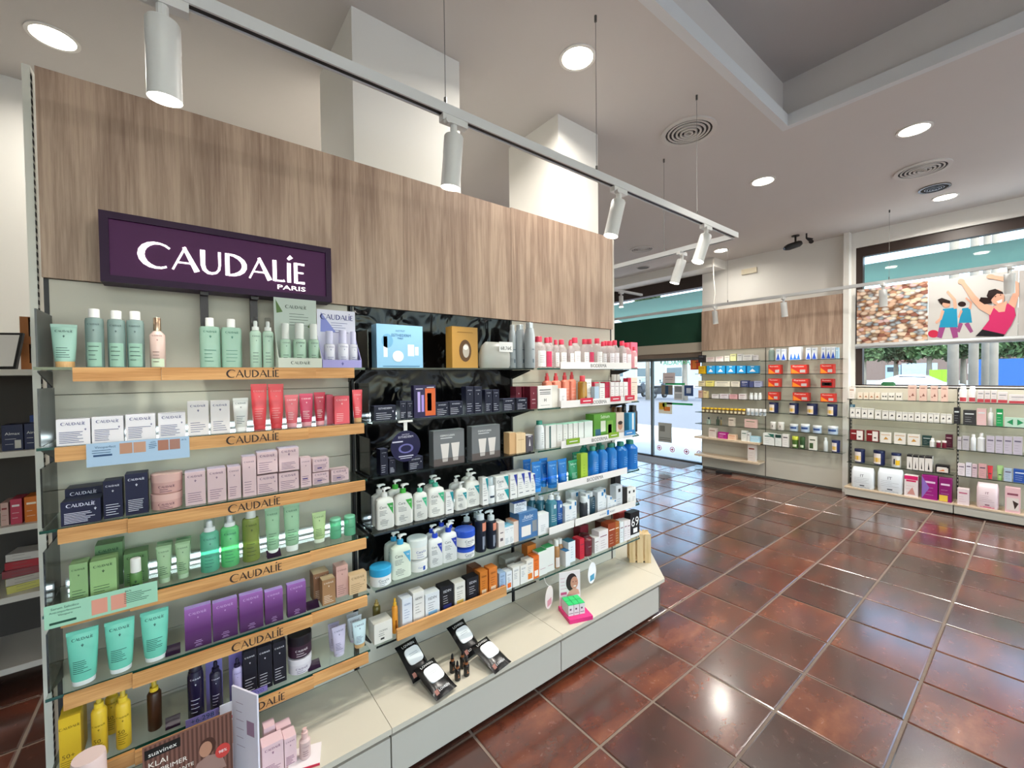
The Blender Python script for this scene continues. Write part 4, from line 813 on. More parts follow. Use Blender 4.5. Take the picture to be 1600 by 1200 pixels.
# clear vanity pouch with price tag
xc, w, h = spotY(754, 800, 534, ZS[0], 1.76); t = thing('toiletry_pouch', 'clear padded toiletry pouch with white price tag', 'pouch', (xc, 1.79, ZS[0]+.0003))
mk('pouch', *loft([(0, w*.46, .028, 3), (h*.1, w*.5, .034, 3), (h*.55, w*.5, .032, 3), (h*.85, w*.42, .02, 2.6), (h, w*.3, .006, 2.2)], 24), M('#cfd0ca', .25, trans=.35), t, smooth='auto')
for i, (a, c) in enumerate(((-.3, '#8fb59a'), (-.1, '#d9dcd7'), (.12, '#b4938a'), (.3, '#d9d2c6'))): mk('contents', *loft([(.004, w*.08, .012, 2), (h*.5, w*.08, .012, 2), (h*.55, w*.05, .008, 2)], 10), P(c), t).location = (a*w, 0, 0)
mk('price_tag', *cube(w*.02, w*.49, -.0375, -.0365, h*.62, h*1.0), P('#f0f0ee'), t); printing(t, [('w', '68,76€', w*.26, h*.76, w*.38)], lambda x, z: -.0377, '#111111')
# --- second level: navy cartons
N2 = '#11132b'
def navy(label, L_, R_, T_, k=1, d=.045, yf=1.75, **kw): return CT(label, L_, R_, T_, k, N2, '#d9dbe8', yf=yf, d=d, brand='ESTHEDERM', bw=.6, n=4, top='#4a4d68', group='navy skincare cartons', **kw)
for a in ((584, 619, 634, 'wide navy carton nearest the bay edge'), (625, 635, 627, 'slim navy carton left of the orange gift set'), (636, 646, 627, 'slim navy carton touching the orange gift set'), (681, 701, 629, 'low navy carton right of the orange gift set'), (702, 723, 627, 'second low navy carton right of the gift set'), (728, 740, 604, 'tall navy carton, first of the four tall'), (741, 753, 604, 'tall navy carton, second of the four tall'), (758, 769, 609, 'tall navy carton, third of the four tall'), (770, 780, 609, 'tall navy carton, fourth of the four tall'), (786, 804, 623, 'low navy carton after the tall ones'), (807, 824, 622, 'low navy carton beside the maroon boxes')): navy(a[3], a[0], a[1], a[2])
t, w, h, d = slab('gift set split in purple and orange with slim bottles', 646, 680, 602, 1, '#241c46', .03, lambda w, h: [('r', -w*.42, -w*.1, h*.88, h*.9), ('r', w*.08, w*.42, h*.92, h*.94)], '#e9e4f4', yf=1.74, extra=[(.50, .98, .05, .90, '#d4622e'), (.16, .28, .18, .80, '#b9a6e2'), (.33, .45, .18, .70, '#a78fd8'), (.60, .80, .2, .55, '#3a2318'), (.60, .80, .55, .75, '#ece9e6')])
# --- third level
for a in ((594, 606, 702, 'slim navy carton left of the round sign', 1.745), (608, 618, 716, 'slim navy carton under the round sign', 1.745)): navy(a[3], a[0], a[1], a[2], 2, yf=a[4])
navy('low navy carton right of the round sign', 638, 661, 714, 2, d=.06)
c = on(634, 697, 1, 1.71); R_ = (on(657, 697, 1, 1.71).x-on(611, 697, 1, 1.71).x)/2
t = thing('shelf_talker', 'round navy shelf sign hanging from a white clip', 'sign', (c.x, 1.71, c.z))
def disc_y(r, y0, y1, n=32, rz=None):
    V = []; 
    for y in (y0, y1): V += [(r*math.cos(2*math.pi*i/n), y, (rz or r)*math.sin(2*math.pi*i/n)) for i in range(n)]
    return V, [tuple(range(n)), tuple(reversed(range(n, 2*n)))]+[(i, i+n, (i+1) % n+n, (i+1) % n) for i in range(n)]
mk('disc', *disc_y(R_, -.0015, .0015), P('#191640', .3), t); fnd = lambda x, z: -.0015
printing(t, [('w', 'INSTITUT', 0, R_*.75, R_*.5), ('w', 'ESTHEDERM', 0, R_*.6, R_*1.0), ('r', -R_*.9, -R_*.2, R_*.28, R_*.36), ('r', -R_*.5, R_*.5, -R_*.66, -R_*.6), ('r', -R_*.4, R_*.4, -R_*.78, -R_*.74)], fnd, '#d5d3e6'); mk('picture', *ring(R_*.36, R_*.5, -.0022, -.0017), P('#6d6aa8'), t).rotation_euler = (math.pi/2, 0, 0) if False else (0, 0, 0)
for o in [q for q in t.children if q.name.startswith('picture')]:
    for v in o.data.vertices: x, y, z = v.co; v.co = (x, -.0017-(.0005 if z < -.002 else 0), y*.6-R_*.15)
mk('clip_stem', *cube(-.008, .008, -.001, .001, R_, R_+.04), P('#e8e8e4'), t); mk('clip_bar', *cube(-.032, .032, -.004, .006, R_+.036, R_+.044), P('#e8e8e4'), t)
for a, lb in (((677, 725, 672), 'grey gift box with two tubes, left of the pair'), ((737, 781, 665), 'grey gift box with two tubes, right of the pair')):
    t, w, h, d = slab(lb, *a, 2, '#6e7174', .045, lambda w, h: [('w', 'OSMOCLEAN', -w*.06, h*.85, w*.46), ('r', -w*.28, w*.1, h*.77, h*.785)], '#eceeee', yf=1.74, extra=[(.0, 1, .0, .2, '#5b5250')], group='grey two-tube gift boxes')
    for sx in (-.14, .2):
        v = [(sx*w-.14*w, h*.62), (sx*w+.14*w, h*.62), (sx*w+.09*w, h*.2), (sx*w-.09*w, h*.2)]; mk('tube_picture', [(x, -d/2-.0009, z) for x, z in v], [(3, 2, 1, 0)], P('#d8d2ce'), t); mk('tube_picture', [(x, -d/2-.0009, z) for x, z in ((sx*w-.09*w, h*.19), (sx*w+.09*w, h*.19), (sx*w+.08*w, h*.1), (sx*w-.08*w, h*.1))], [(3, 2, 1, 0)], P('#b9b2ae'), t)
# --- fourth level: white pump bottles
G1, G2, G3 = '#3b9b4b', '#2fa05a', '#46b98a'; TL = '#1d8f9a'; WB = '#e4e4de'
for a in ((586, 614, 762, G1, '#e2e2de', 1.74, 'white pump bottle with green triangle at the left front'), (615, 643, 756, '#43ad4b', '#4cb848', 1.74, 'white pump bottle with bright green collar'), (645, 666, 756, G3, '#4fae92', 1.745, 'smaller white pump bottle with teal-green collar'), (667, 693, 747, G3, '#52b59a', 1.74, 'large white pump bottle with mint collar'), (710, 728, 753, TL, '#e6e6e2', 1.75, 'slim white pump bottle with blue-green triangle'), (728, 750, 738, TL, '#e6e6e2', 1.755, 'large white pump bottle with blue-green triangle')):
    LO(a[6], a[0], a[1], a[2], 3, WB, a[3], yf=a[5], collar=a[4])
for a in ((579, 605, 757, '#e2e2de', 1.80, 'white pump bottle half hidden behind the left front one'), (604, 630, 750, '#4cb848', 1.82, 'white pump bottle behind the bright green collar one'), (662, 686, 743, '#52b59a', 1.80, 'white pump bottle behind the large mint one'), (704, 724, 743, '#e6e6e2', 1.83, 'white pump bottle at the back centre'), (719, 740, 733, '#e6e6e2', 1.83, 'white pump bottle at the back right')):
    LO(a[5], a[0], a[1], a[2], 3, '#dedfda', '#7fb79c', yf=a[4], collar=a[3])
def whitebox(label, L_, R_, T_, k, accent, yf=1.75, d=.04, c='#e6e6e4', **kw):
    xc, w, h = spotY(L_, R_, T_, ZS[k], yf); return CT(label, L_, R_, T_, k, c, '#3a4655', yf=yf, d=d, brand=None, els=[('w', 'Cera', -w*.15, h*.78, w*.5)]+lines(-w*.36, w*.3, h*.35, h*.6, 4)+[('r', -w*.3, w*.2, h*.16, h*.19)], extra=(((('tri', ((w*.46, h*.45), (w*.46, h*.97), (w*.02, h*.97))),), accent),), **kw)
whitebox('slim white carton between two pump bottles', 696, 708, 768, 3, TL); whitebox('slim white carton with teal corner', 751, 760, 747, 3, TL)
BT('white serum bottle with dark band', 761, 773, 745, 3, '#dfe4e6', yf=1.75, cap='#b9c6cc', capf=.3, capw=.7, brand=None, els=[('r', -.014, .014, .03, .04)], pc='#26344a')
z3 = ZS[3]
for i, (T0, T1) in enumerate(((765, None), (744, 765))):
    zz = z3 if T1 is None else on(782, T1, 1, 1.75).z+.001; xc, w, h = spotY(774, 794, T0, zz, 1.75)
    CT('white square carton with teal bubbles, %s' % ('lower of the stack', 'upper of the stack')[i], 774, 794, T0, 3, '#e6e6e4', '#2b3a48', yf=1.75, d=.05, z=zz, brand=None, els=[('w', 'Cera', -w*.15, h*.6, w*.5)]+lines(-w*.3, w*.1, h*.2, h*.4, 3), extra=(((('tri', ((w*.48, h*.05), (w*.48, h*.95), (w*.12, h*.95))),), '#1f9aa0'),))
for i, (L_, R_, T_) in enumerate(((797, 808, 741), (809, 820, 739), (821, 831, 737), (832, 839, 740))): whitebox('white carton with indigo corner', L_, R_, T_, 3, '#32409a', yf=1.745, d=.09, group='white cartons with indigo corner')
# --- fifth level
JR('white tub with sky blue lid at the left', 583, 616, 882, 4, '#e6e8e8', '#2f9ed0', yf=1.735, lidf=.42, brand='CeraVe', pc='#2b4d5f'); LO('pale pump bottle with sky blue collar', 617, 648, 833, 4, '#d3dbcb', '#5aa9cf', yf=1.735, collar='#3aa0cf'); LO('pale pump bottle behind the sky blue collar one', 608, 636, 830, 4, '#cfd9cf', '#5aa9cf', yf=1.82, collar='#3aa0cf')
zz = ZS[4]; JR('white cream tub, lower of the stack beside the pump', 643, 671, 871, 4, '#e6e6e2', '#e9e9e6', yf=1.755, lidf=.3, brand='CeraVe', pc='#2a4aa0', els=[('r', .004, .016, .008, .026), ('w', 'Cera', -.008, .022, .02)]); JR('white cream tub, upper of the stack beside the pump', 641, 671, 838, 4, '#e6e6e2', '#dfe5e4', yf=1.755, z=on(657, 871, 1, 1.777).z+.0015, lidf=.36, brand='CeraVe', pc='#2a4aa0')
BL = '#2a3fa8'
for a in ((672, 693, 826, 1.745, 'small white pump bottle with royal blue collar, front'), (694, 718, 816, 1.745, 'larger white pump bottle with royal blue collar, front'), (664, 686, 820, 1.82, 'white pump bottle with blue collar at the back left'), (679, 700, 811, 1.85, 'white pump bottle with blue collar at the back'), (692, 712, 813, 1.82, 'white pump bottle with blue collar at the back right')): LO(a[4], a[0], a[1], a[2], 4, '#e4e5e3', BL, yf=a[3], collar='#2748c8')
JR('white tub with royal blue lid, lower of two', 714, 741, 851, 4, '#e6e6e4', '#2c55c4', yf=1.75, lidf=.3, brand='CeraVe', pc='#2b3550'); JR('white tub with royal blue lid, upper of two', 713, 741, 823, 4, '#e6e6e4', '#2c55c4', yf=1.75, z=on(727, 851, 1, 1.772).z+.0015, lidf=.4, brand='CeraVe', pc='#2b3550')
def darkpump(label, L_, R_, T_, yf):
    xc, w, h = spotY(L_, R_, T_, ZS[4], yf); t = thing('pump_bottle', label, 'bottle', (xc, yf+w/2, ZS[4]+.0003), 0, 'black bottles with white pumps'); hb = h*.74
    s = [(0, w*.44, w*.44, 2), (.004, w*.47, w*.47, 2), (hb*.96, w*.47, w*.47, 2), (hb, w*.3, w*.3, 2)]; mk('body', *loft(s, 20), P('#1c2230', .3), t, smooth='auto'); fn = surf(s)
    pump(t, hb-.001, w, '#d7e0e4', '#cdd6da', (h-hb)/(w*.65), -1); q = MB(); rect(q, -w*.1, w*.38, hb*.66, hb*.92, fn, .0004, 6); q.build('label_panel', P('#d98b72'), t); printing(t, [('r', -w*.1, w*.05, hb*.1, hb*.5), ('r', w*.1, w*.16, hb*.2, hb*.5)], fn, '#8b93a4')
for a in ((740, 756, 798, 1.745, 'black bottle with white pump, front left'), (756, 771, 801, 1.745, 'black bottle with white pump, front right'), (727, 742, 803, 1.83, 'black bottle with white pump, back left'), (742, 757, 797, 1.85, 'black bottle with white pump, back right')): darkpump(a[4], a[0], a[1], a[2], a[3])
CT('beige and white carton beside the black bottles', 772, 782, 818, 4, '#e2d9d4', '#6a5f66', yf=1.745, d=.06, brand=None, els=[('r', -.01, .01, .07, .075), ('r', -.01, .008, .03, .045)]); CT('white carton with pale blue lid, first', 783, 791, 825, 4, '#e6e6e6', '#7a8c9a', yf=1.745, d=.06, top='#7fc3e0', brand='Azelac'); CT('white carton with pale blue lid, second', 792, 799, 822, 4, '#e6e6e6', '#7a8c9a', yf=1.745, d=.06, top='#7fc3e0', brand='Azelac'); CT('peach and white carton before the blue box', 800, 808, 815, 4, '#e3cfc3', '#8a6a5c', yf=1.745, d=.07, top='#c98f70', brand=None)
t, w, h, d = slab('large denim blue gift box with product window', 809, 838, 800, 4, '#4a76a8', .08, lambda w, h: [('w', 'Azelac', 0, h*.84, w*.5)]+lines(-w*.35, w*.35, h*.7, h*.76, 2), '#dfe8f2', yf=1.74, extra=[(.12, .62, .12, .5, '#e8e2dc'), (.7, .96, .2, .62, '#8a8f94')])
CT('small white carton with blue lid lying on the denim box', 803, 823, 785, None, '#dfe3ea', '#5b6b84', yf=1.76, d=.04, z=ZS[4]+h+.0015, top='#3d5fb4', brand='Azelac')
# --- sixth level
CT('white open box with olive bottles at the left end', 584, 613, 972, 5, '#dcd8cf', '#2d2b28', yf=1.735, d=.07, brand='ISDIN', els=[('w', 'OCEAN', -.0, .05, .035), ('r', -.012, .004, .012, .02)]+lines(-.02, .02, .03, .038, 2)); MS('amber oil bottle standing behind the open box', 582, 594, 934, 5, '#6d6330', '#b59a5c', '#453a18', yf=1.85, clear=False, els=[('r', -.004, .004, .03, .04)])
MS('orange sun mist tube beside the white boxes', 612, 621, 931, 5, '#e0932a', '#e8b23a', '#8a4a10', yf=1.755, clear=False, els=[('r', -.004, .004, .02, .06)])
def isdin(label, L_, R_, T_, c, accent=None, pc='#2a2f38', yf=1.74, d=.05, top=None):
    xc, w, h = spotY(L_, R_, T_, ZS[5], yf); ex = (((('r', -w*.3, w*.3, h*.1, h*.36),), accent),) if accent else ()
    return CT(label, L_, R_, T_, 5, c, pc, yf=yf, d=d, brand='ISDIN', els=[('w', 'ISDIN', 0, h*.82, w*.56)]+lines(-w*.3, w*.25, h*.42, h*.66, 4), extra=ex, top=top or c)
for a in ((628, 644, 935, '#d9dde6', None, '#4f6a9a', 'pale blue-white sun carton at the left'), (645, 663, 925, '#e0ddd8', '#e6e3df', '#2a2f38', 'white sun carton with brown band'), (664, 687, 926, '#dcdfe2', '#7fb2d8', '#2a2f38', 'white sun carton with blue splash'), (688, 709, 915, '#17161b', '#2c2f6a', '#d9d9e0', 'black carton with white script, left'), (710, 727, 910, '#dfdcd3', '#d8b65c', '#2a2f38', 'white sun carton with yellow splash'), (729, 748, 902, '#17161b', '#2a2730', '#d9d9e0', 'black carton with white script, right'), (750, 762, 893, '#c8762c', '#e0c09a', '#5a2a10', 'orange sun carton, left of two'), (764, 777, 887, '#d27a34', '#e6c6a4', '#5a2a10', 'orange sun carton, right of two'), (780, 790, 895, '#9db6d2', '#d86a34', '#2c3f66', 'light blue sun carton'), (791, 800, 893, '#dbe0e4', '#e06a28', '#2c3f66', 'white sun carton with orange foot'), (801, 812, 886, '#e2e0da', None, '#2c3f66', 'white sun carton, first of two plain'), (813, 823, 883, '#e2e0da', None, '#2c3f66', 'white sun carton, second of two plain'), (824, 835, 874, '#e6dfd4', '#e07c28', '#2c3f66', 'white sun carton with orange picture'), (836, 845, 868, '#e2702a', '#f0e4d8', '#8a2c10', 'bright orange sun carton at the bay end')): isdin(a[6], a[0], a[1], a[2], a[3], a[4], a[5])
for i, a in enumerate(((738, 752, 886, '#7a4a30'), (790, 806, 872, '#8f9088'), (806, 820, 868, '#97968e'))): isdin('%s stacked behind the front row of sun cartons' % ('brown carton', 'grey carton', 'second grey carton')[i], a[0], a[1], a[2], a[3], yf=1.83, d=.06)
# ================================================================== bay 3
# --- top level
for a in ((798, 807, 508, 1.81, 'silver spray can, rear of the three'), (806, 819, 507, 1.78, 'silver spray can in the middle'), (818, 831, 505, 1.75, 'silver spray can nearest the aisle')):
    BT(a[4], a[0], a[1], a[2], 0, '#aeb6bb', yf=a[3], cap='#c3c9cc', capf=.12, capw=.7, shoulder=.16, neckw=.62, pc='#5a6a74', brand=None, els=[('r', -.004, .004, .03, .05), ('r', -.008, .01, .10, .104)], capmetal=.2)
PKL = '#d8335f'
def micellar(label, L_, R_, T_, yf=1.77, lc='#eceae8', pinkcap='#d93a55', k=0, c='#e4dfdf', tr=.72, z=None):
    xc, w, h = spotY(L_, R_, T_, ZS[k], yf); return BT(label, L_, R_, T_, k, c, yf=yf, cap=pinkcap, capf=.17, capw=.5, shoulder=.16, neckw=.42, trans=tr, pc='#7a5a66', brand=None, lab=(lc, .06, .66, .72), els=lines(-w*.25, w*.25, h*.2, h*.4, 4))
for i, a in enumerate(((833, 850, 526, '#eceae8', 'clear micellar bottle with pink cap beside the silver cans'), (851, 863, 528, PKL, 'clear micellar bottle with pink label'), (861, 869, 531, '#eceae8', 'narrow micellar bottle beside the pink label one'), (872, 884, 531, '#eceae8', 'pink-capped micellar bottle at the strip start'), (886, 894, 533, '#eceae8', 'small dark-capped micellar bottle'), (893, 906, 528, '#eceae8', 'micellar bottle behind a pink tag'), (906, 916, 530, '#eceae8', 'micellar bottle second behind the strip'), (917, 926, 530, PKL, 'micellar bottle with pink front label behind the strip'), (927, 938, 529, '#eceae8', 'tall micellar bottle with crimson cap'), (938, 946, 534, '#d8d6d8', 'grey labelled micellar bottle'), (947, 957, 533, '#e6dfe4', 'micellar bottle of the right group, first'), (957, 966, 532, '#e6dfe4', 'micellar bottle of the right group, second'), (966, 975, 533, '#e6dfe4', 'micellar bottle of the right group, third'), (976, 985, 536, '#e6dfe4', 'micellar bottle of the right group, fourth'), (986, 992, 542, '#efe9e6', 'short micellar bottle at the right end'))):
    micellar(a[4], a[0], a[1], a[2], 1.765 if i % 2 == 0 else 1.78, a[3])
for i, a in enumerate(((855, 864, 527), (888, 897, 531), (914, 922, 530), (942, 950, 533), (952, 961, 534))): micellar('pink-capped micellar bottle in the rear row', a[0], a[1], a[2], 1.85)
CT('pink carton at the far end of the top shelf', 986, 996, 535, 0, '#e2617a', '#f6e3e4', yf=1.83, d=.06, brand=None)
# --- second level
for a in ((806, 815, 604, 'maroon carton, first of three'), (817, 827, 604, 'maroon carton, second of three'), (828, 839, 604, 'maroon carton, third of three')): CT(a[3], a[0], a[1], a[2], 1, '#6e1f30', '#e2c8cc', yf=1.75 if a[0] > 820 else 1.80, d=.05, brand=None, els=[('m', 0, .085, .004), ('r', -.012, .012, .05, .053), ('r', -.012, .012, .03, .032)])
xc, w, h = spotY(840, 863, 603, ZS[1], 1.745); CT('white carton with curved dark lettering', 840, 863, 603, 1, '#ece8e4', '#2f2b2e', yf=1.745, d=.05, brand=None, els=[('r', -w*.38, w*.38, h*.80, h*.84), ('r', -w*.36, w*.36, h*.70, h*.73), ('r', -w*.36, w*.36, h*.62, h*.65), ('w', 'H', 0, h*.36, w*.14), ('r', -w*.3, w*.3, h*.12, h*.13)])
CT('slim white carton behind the lettered one', 864, 873, 602, 1, '#ebe5dc', '#8a8078', yf=1.76, d=.04, brand=None); CT('slim white carton beside the coral pumps', 873, 884, 607, 1, '#e8e4e4', '#5a5560', yf=1.745, d=.035, brand=None, els=lines(-.012, .012, .02, .06, 5))
for a in ((853, 865, 583, 'coral pump bottle, first of four'), (867, 879, 583, 'coral pump bottle, second of four'), (881, 892, 582, 'coral pump bottle, third of four'), (893, 903, 581, 'coral pump bottle, fourth of four')):
    xc, w, h = spotY(a[0], a[1], a[2], ZS[1], 1.80); t = thing('pump_bottle', a[3], 'bottle', (xc, 1.80+w*.4, ZS[1]+.0003), 0, 'coral pump bottles'); s = [(0, w*.46, w*.4, 3), (h*.72, w*.46, w*.4, 3), (h*.77, w*.3, w*.3, 2)]
    mk('body', *loft(s, 20), M('#ef8f78', .3, trans=.15), t, smooth='auto'); mk('cap', *loft([(h*.77, w*.22, w*.22, 2), (h*.9, w*.2, w*.2, 2), (h*.91, w*.14, w*.14, 2), (h, w*.12, w*.12, 2)], 14), P('#d84c52'), t, smooth='auto'); printing(t, lines(-w*.3, w*.3, h*.2, h*.5, 4), surf(s), '#f6d3c6')
BT('golden oil bottle with red cap', 904, 914, 587, 1, '#b98b3a', yf=1.755, cap='#c8404c', capf=.2, capw=.6, trans=.2, brand=None, els=[('r', -.006, .006, .03, .05)]); TB('white tube with slanted top', 915, 926, 592, 1, '#e9e4e0', yf=1.75, pc='#6a5560', brand='Sensibio'); CT('small pale blue carton in front of a red one', 927, 934, 604, 1, '#a9bfd2', '#4a5f7a', yf=1.745, d=.03, brand=None)
for i, a in enumerate(((928, 936, 597, '#d43a55', 'red topped carton behind the pale blue one', 1.79), (937, 945, 599, '#e9e6e4', 'white carton beside the crimson one', 1.75), (946, 953, 597, '#c22446', 'narrow crimson carton among the white pink-banded ones', 1.76), (954, 960, 597, '#ebe7e6', 'white pink-banded carton, first of four', 1.75), (961, 967, 597, '#ebe7e6', 'white pink-banded carton, second of four', 1.75), (968, 974, 597, '#ebe7e6', 'white pink-banded carton, third of four', 1.75), (975, 981, 597, '#ebe7e6', 'white pink-banded carton, fourth of four', 1.75), (981, 986, 591, '#c92c4c', 'crimson carton beside the portrait box', 1.77), (986, 996, 590, '#e8d4c4', 'cream carton with a face picture at the shelf end', 1.77))):
    xc, w, h = spotY(a[0], a[1], a[2], ZS[1], a[5]); CT(a[4], a[0], a[1], a[2], 1, a[3], '#8a5a6a', yf=a[5], d=.04, brand=None, els=lines(-w*.35, w*.35, h*.3, h*.6, 4)+[('r', -w*.4, w*.4, h*.78, h*.8)])
for i, a in enumerate(((956, 962), (962, 968))): BT('dark red small bottle in the rear row', a[0], a[1], 585, 1, '#7a1f2a', yf=1.84, cap='#dcd8d4', capf=.25, capw=.8, brand=None)
# --- third level
CT('pale gold carton, left of two', 796, 806, 676, 2, '#cfa779', '#8a6a44', yf=1.75, d=.05, top='#e2cda8', brand=None); CT('pale gold carton, right of two', 806, 821, 677, 2, '#e0c49c', '#a07c50', yf=1.745, d=.05, brand=None, els=[('r', -.02, .02, .07, .072), ('r', 0, .0006, .01, .13)]); CT('small dark carton with silver figure', 822, 833, 680, 2, '#55505a', '#d9d4d8', yf=1.745, d=.04, top='#e2dfe0', brand=None, els=[('r', -.01, .01, .08, .085), ('tri', ((0, .07), (-.006, .03), (.006, .03)))])
BT('white spray can with green cap', 838, 850, 657, 2, '#d3d6d8', yf=1.75, cap='#2f8f7a', capf=.14, capw=.62, shoulder=.1, brand=None, els=lines(-.008, .01, .03, .09, 6)); CT('teal and white carton beside the spray can', 851, 868, 664, 2, '#e4e2de', '#4f6a6a', yf=1.75, d=.05, brand=None, els=[('r', -.016, -.002, .0, .125)], top='#8fd0bc')
for i, (L_, R_, T_) in enumerate(((870, 879, 663), (880, 887, 663), (888, 895, 662), (896, 903, 661))): CT('white carton with mint lid in the front row', L_, R_, T_, 2, '#e3e2de', '#6f8580', yf=1.75, d=.07, top='#9fd8c4', brand=None, els=lines(-.008, .008, .04, .07, 3), group='mint lidded cartons')
CT('white carton with teal side, fifth in the mint row', 904, 912, 660, 2, '#dfe2de', '#4f7a6a', yf=1.75, d=.07, top='#9fd8c4', brand=None); CT('white carton with mint lid beside the green gift box', 913, 926, 658, 2, '#dde4df', '#5a7a70', yf=1.75, d=.07, top='#9fd8c4', brand=None)
t, w, h, d = slab('green gift box holding small products', 928, 962, 646, 2, '#5f9a3a', .07, lambda w, h: [('w', 'Sebium', 0, h*.88, w*.4)], '#dfeacb', yf=1.755, extra=[(.06, .3, .06, .42, '#35607a'), (.3, .52, .30, .72, '#d9dcc8'), (.58, .86, .08, .70, '#7fae4a'), (.64, .8, .14, .55, '#e2e4d6')])
t, w, h, d = slab('beige box printed with a man face', 963, 975, 645, 2, '#ddc9bb', .05, None, yf=1.755, name='carton_box'); ellip(t, 0, h*.45, w*.3, h*.17, -d/2-.0004, '#b98a70', name='face_picture'); ellip(t, 0, h*.58, w*.3, h*.08, -d/2-.0008, '#3a2a24', name='hair_picture')
BT('thin black bottle beside the face box', 975, 980, 632, 2, '#15151a', yf=1.77, cap='#15151a', capw=.9, capf=.2, brand=None); CT('blue and white tall carton', 980, 990, 645, 2, '#3d93c4', '#e6e9ea', yf=1.755, d=.04, brand=None, els=[('r', -.002, .018, .002, .15)]); BT('black bottle at the far end of the third shelf', 984, 993, 633, 2, '#1d1f24', yf=1.82, cap='#15151a', capw=.8, capf=.2, brand=None)
for i, (L_, R_) in enumerate(((956, 963), (964, 971))): BT('small amber bottle behind the face box', L_, R_, 636, 2, '#8a5a24', yf=1.87, cap='#6a4420', capw=.8, capf=.2, brand=None)
# --- fourth level: gels
BLU = '#2484d8'
for a in ((817, 829, 718, 1.85, 'blue gel tube at the back left'), (826, 841, 722, 1.745, 'wide blue gel tube at the front left'), (843, 855, 716, 1.80, 'blue gel tube set back between two'), (855, 870, 720, 1.745, 'blue gel tube, front second'), (871, 885, 717, 1.745, 'blue gel tube beside the green one')): TB(a[4], a[0], a[1], a[2], 3, BLU, yf=a[3], pc='#9fd2f2', trans=.3, cap='#2f8fdc', brand='Hydrabio')
for a in ((888, 902, 719, 1.745, '#3aa878', 'green gel tube in front'), (896, 908, 706, 1.83, '#3a9f78', 'green gel tube in the rear')): TB(a[5], a[0], a[1], a[2], 3, a[4], yf=a[3], pc='#cfeede', trans=.3, cap='#4ab58a', brand='Sebium')
CT('lime green narrow carton between green and blue gels', 907, 918, 709, 3, '#a5c441', '#5d7a18', yf=1.745, d=.035, brand=None, els=lines(-.01, .01, .03, .1, 5))
for a in ((919, 932, 697, 'blue gel bottle with green cap, first'), (933, 946, 695, 'blue gel bottle with green cap, second'), (947, 960, 692, 'blue gel bottle with green cap, third'), (961, 975, 690, 'blue gel bottle with green cap, fourth'), (976, 991, 687, 'blue gel bottle with green cap, at the end')): BT(a[3], a[0], a[1], a[2], 3, BLU, yf=1.745, cap='#2a7f6c', capf=.14, capw=.5, shoulder=.13, neckw=.45, trans=.3, pc='#9fd0f4', brand=None, els=lines(-.018, .018, .05, .1, 5))
for i, (L_, R_) in enumerate(((905, 916), (930, 942), (952, 964))): BT('green capped gel bottle in the rear row', L_, R_, 692, 3, '#2a9a8a', yf=1.825, cap='#2a7f6c', capf=.14, capw=.5, shoulder=.13, neckw=.45, trans=.3, brand=None)
# --- fifth level
for a in ((832, 843, 771, '#3f7d92', 'teal pump gel bottle at the back', 1.84), (843, 856, 770, '#3f7d92', 'teal pump gel bottle in the middle', 1.80), (857, 871, 768, '#44889c', 'teal pump gel bottle in front', 1.75), (871, 882, 770, '#1f5aa8', 'blue pump gel bottle beside the teal ones', 1.755)):
    xc, w, h = spotY(a[0], a[1], a[2], ZS[4], a[5]); t = thing('pump_bottle', a[4], 'bottle', (xc, a[5]+w*.42, ZS[4]+.0003)); hb = h*.78; s = [(0, w*.44, w*.4, 3), (hb*.9, w*.46, w*.42, 3), (hb, w*.25, w*.25, 2)]
    mk('body', *loft(s, 20), M(a[3], .25, trans=.25), t, smooth='auto'); pump(t, hb-.001, w, '#e4e8ea', '#e4e8ea', (h-hb)/(w*.65), -1); printing(t, [('r', -w*.06, w*.16, hb*.72, hb*.84)]+lines(-w*.3, w*.3, hb*.3, hb*.5, 4), surf(s), '#dfeaf0')
CT('white carton at the boundary of the two bays', 840, 857, 803, 4, '#e4e4e4', '#5a6f84', yf=1.735, d=.05, brand=None, els=lines(-.02, .02, .02, .05, 4)); 
for i, a in enumerate(((882, 893, 790, 1.745), (893, 901, 783, 1.75), (894, 906, 768, 1.85), (906, 915, 768, 1.83), (915, 921, 772, 1.76), (934, 944, 768, 1.76), (944, 948, 772, 1.76), (936, 947, 764, 1.84), (949, 956, 776, 1.75), (956, 963, 781, 1.75))):
    xc, w, h = spotY(a[0], a[1], a[2], ZS[4], a[3]); CT('white dermatological carton with blue square', a[0], a[1], a[2], 4, '#e4e6e8', '#7a8fa4', yf=a[3], d=.05, brand=None, els=lines(-w*.3, w*.3, h*.25, h*.5, 3), extra=(((('r', w*.12, w*.4, h*.78, h*.95),), '#2f7fb8'),), group='white cartons with blue square')
BT('dark serum bottle between white cartons', 907, 916, 776, 4, '#2b2f38', yf=1.735, cap='#d9dcde', capf=.25, capw=.7, brand=None); BT('dark teal pump bottle between white cartons', 921, 933, 766, 4, '#1f3f50', yf=1.77, cap='#d9dcde', capf=.2, capw=.55, brand=None, els=lines(-.01, .01, .05, .09, 4), pc='#bcd2dc')
for a in ((960, 970, 759, '#cfd3d8', 'silver grey carton at the strip end'), (970, 978, 763, '#20201f', 'black carton with white rings'), (978, 985, 764, '#eae8e4', 'white carton with black window, left'), (986, 993, 762, '#eae8e4', 'white carton with black window, right')): xc, w, h = spotY(a[0], a[1], a[2], ZS[4], 1.75); CT(a[4], a[0], a[1], a[2], 4, a[3], '#222' if False else '#2a2a2c', yf=1.75, d=.05, brand=None, els=[('r', -w*.15, w*.2, h*.7, h*.85)]+lines(-w*.3, w*.3, h*.2, h*.4, 3))
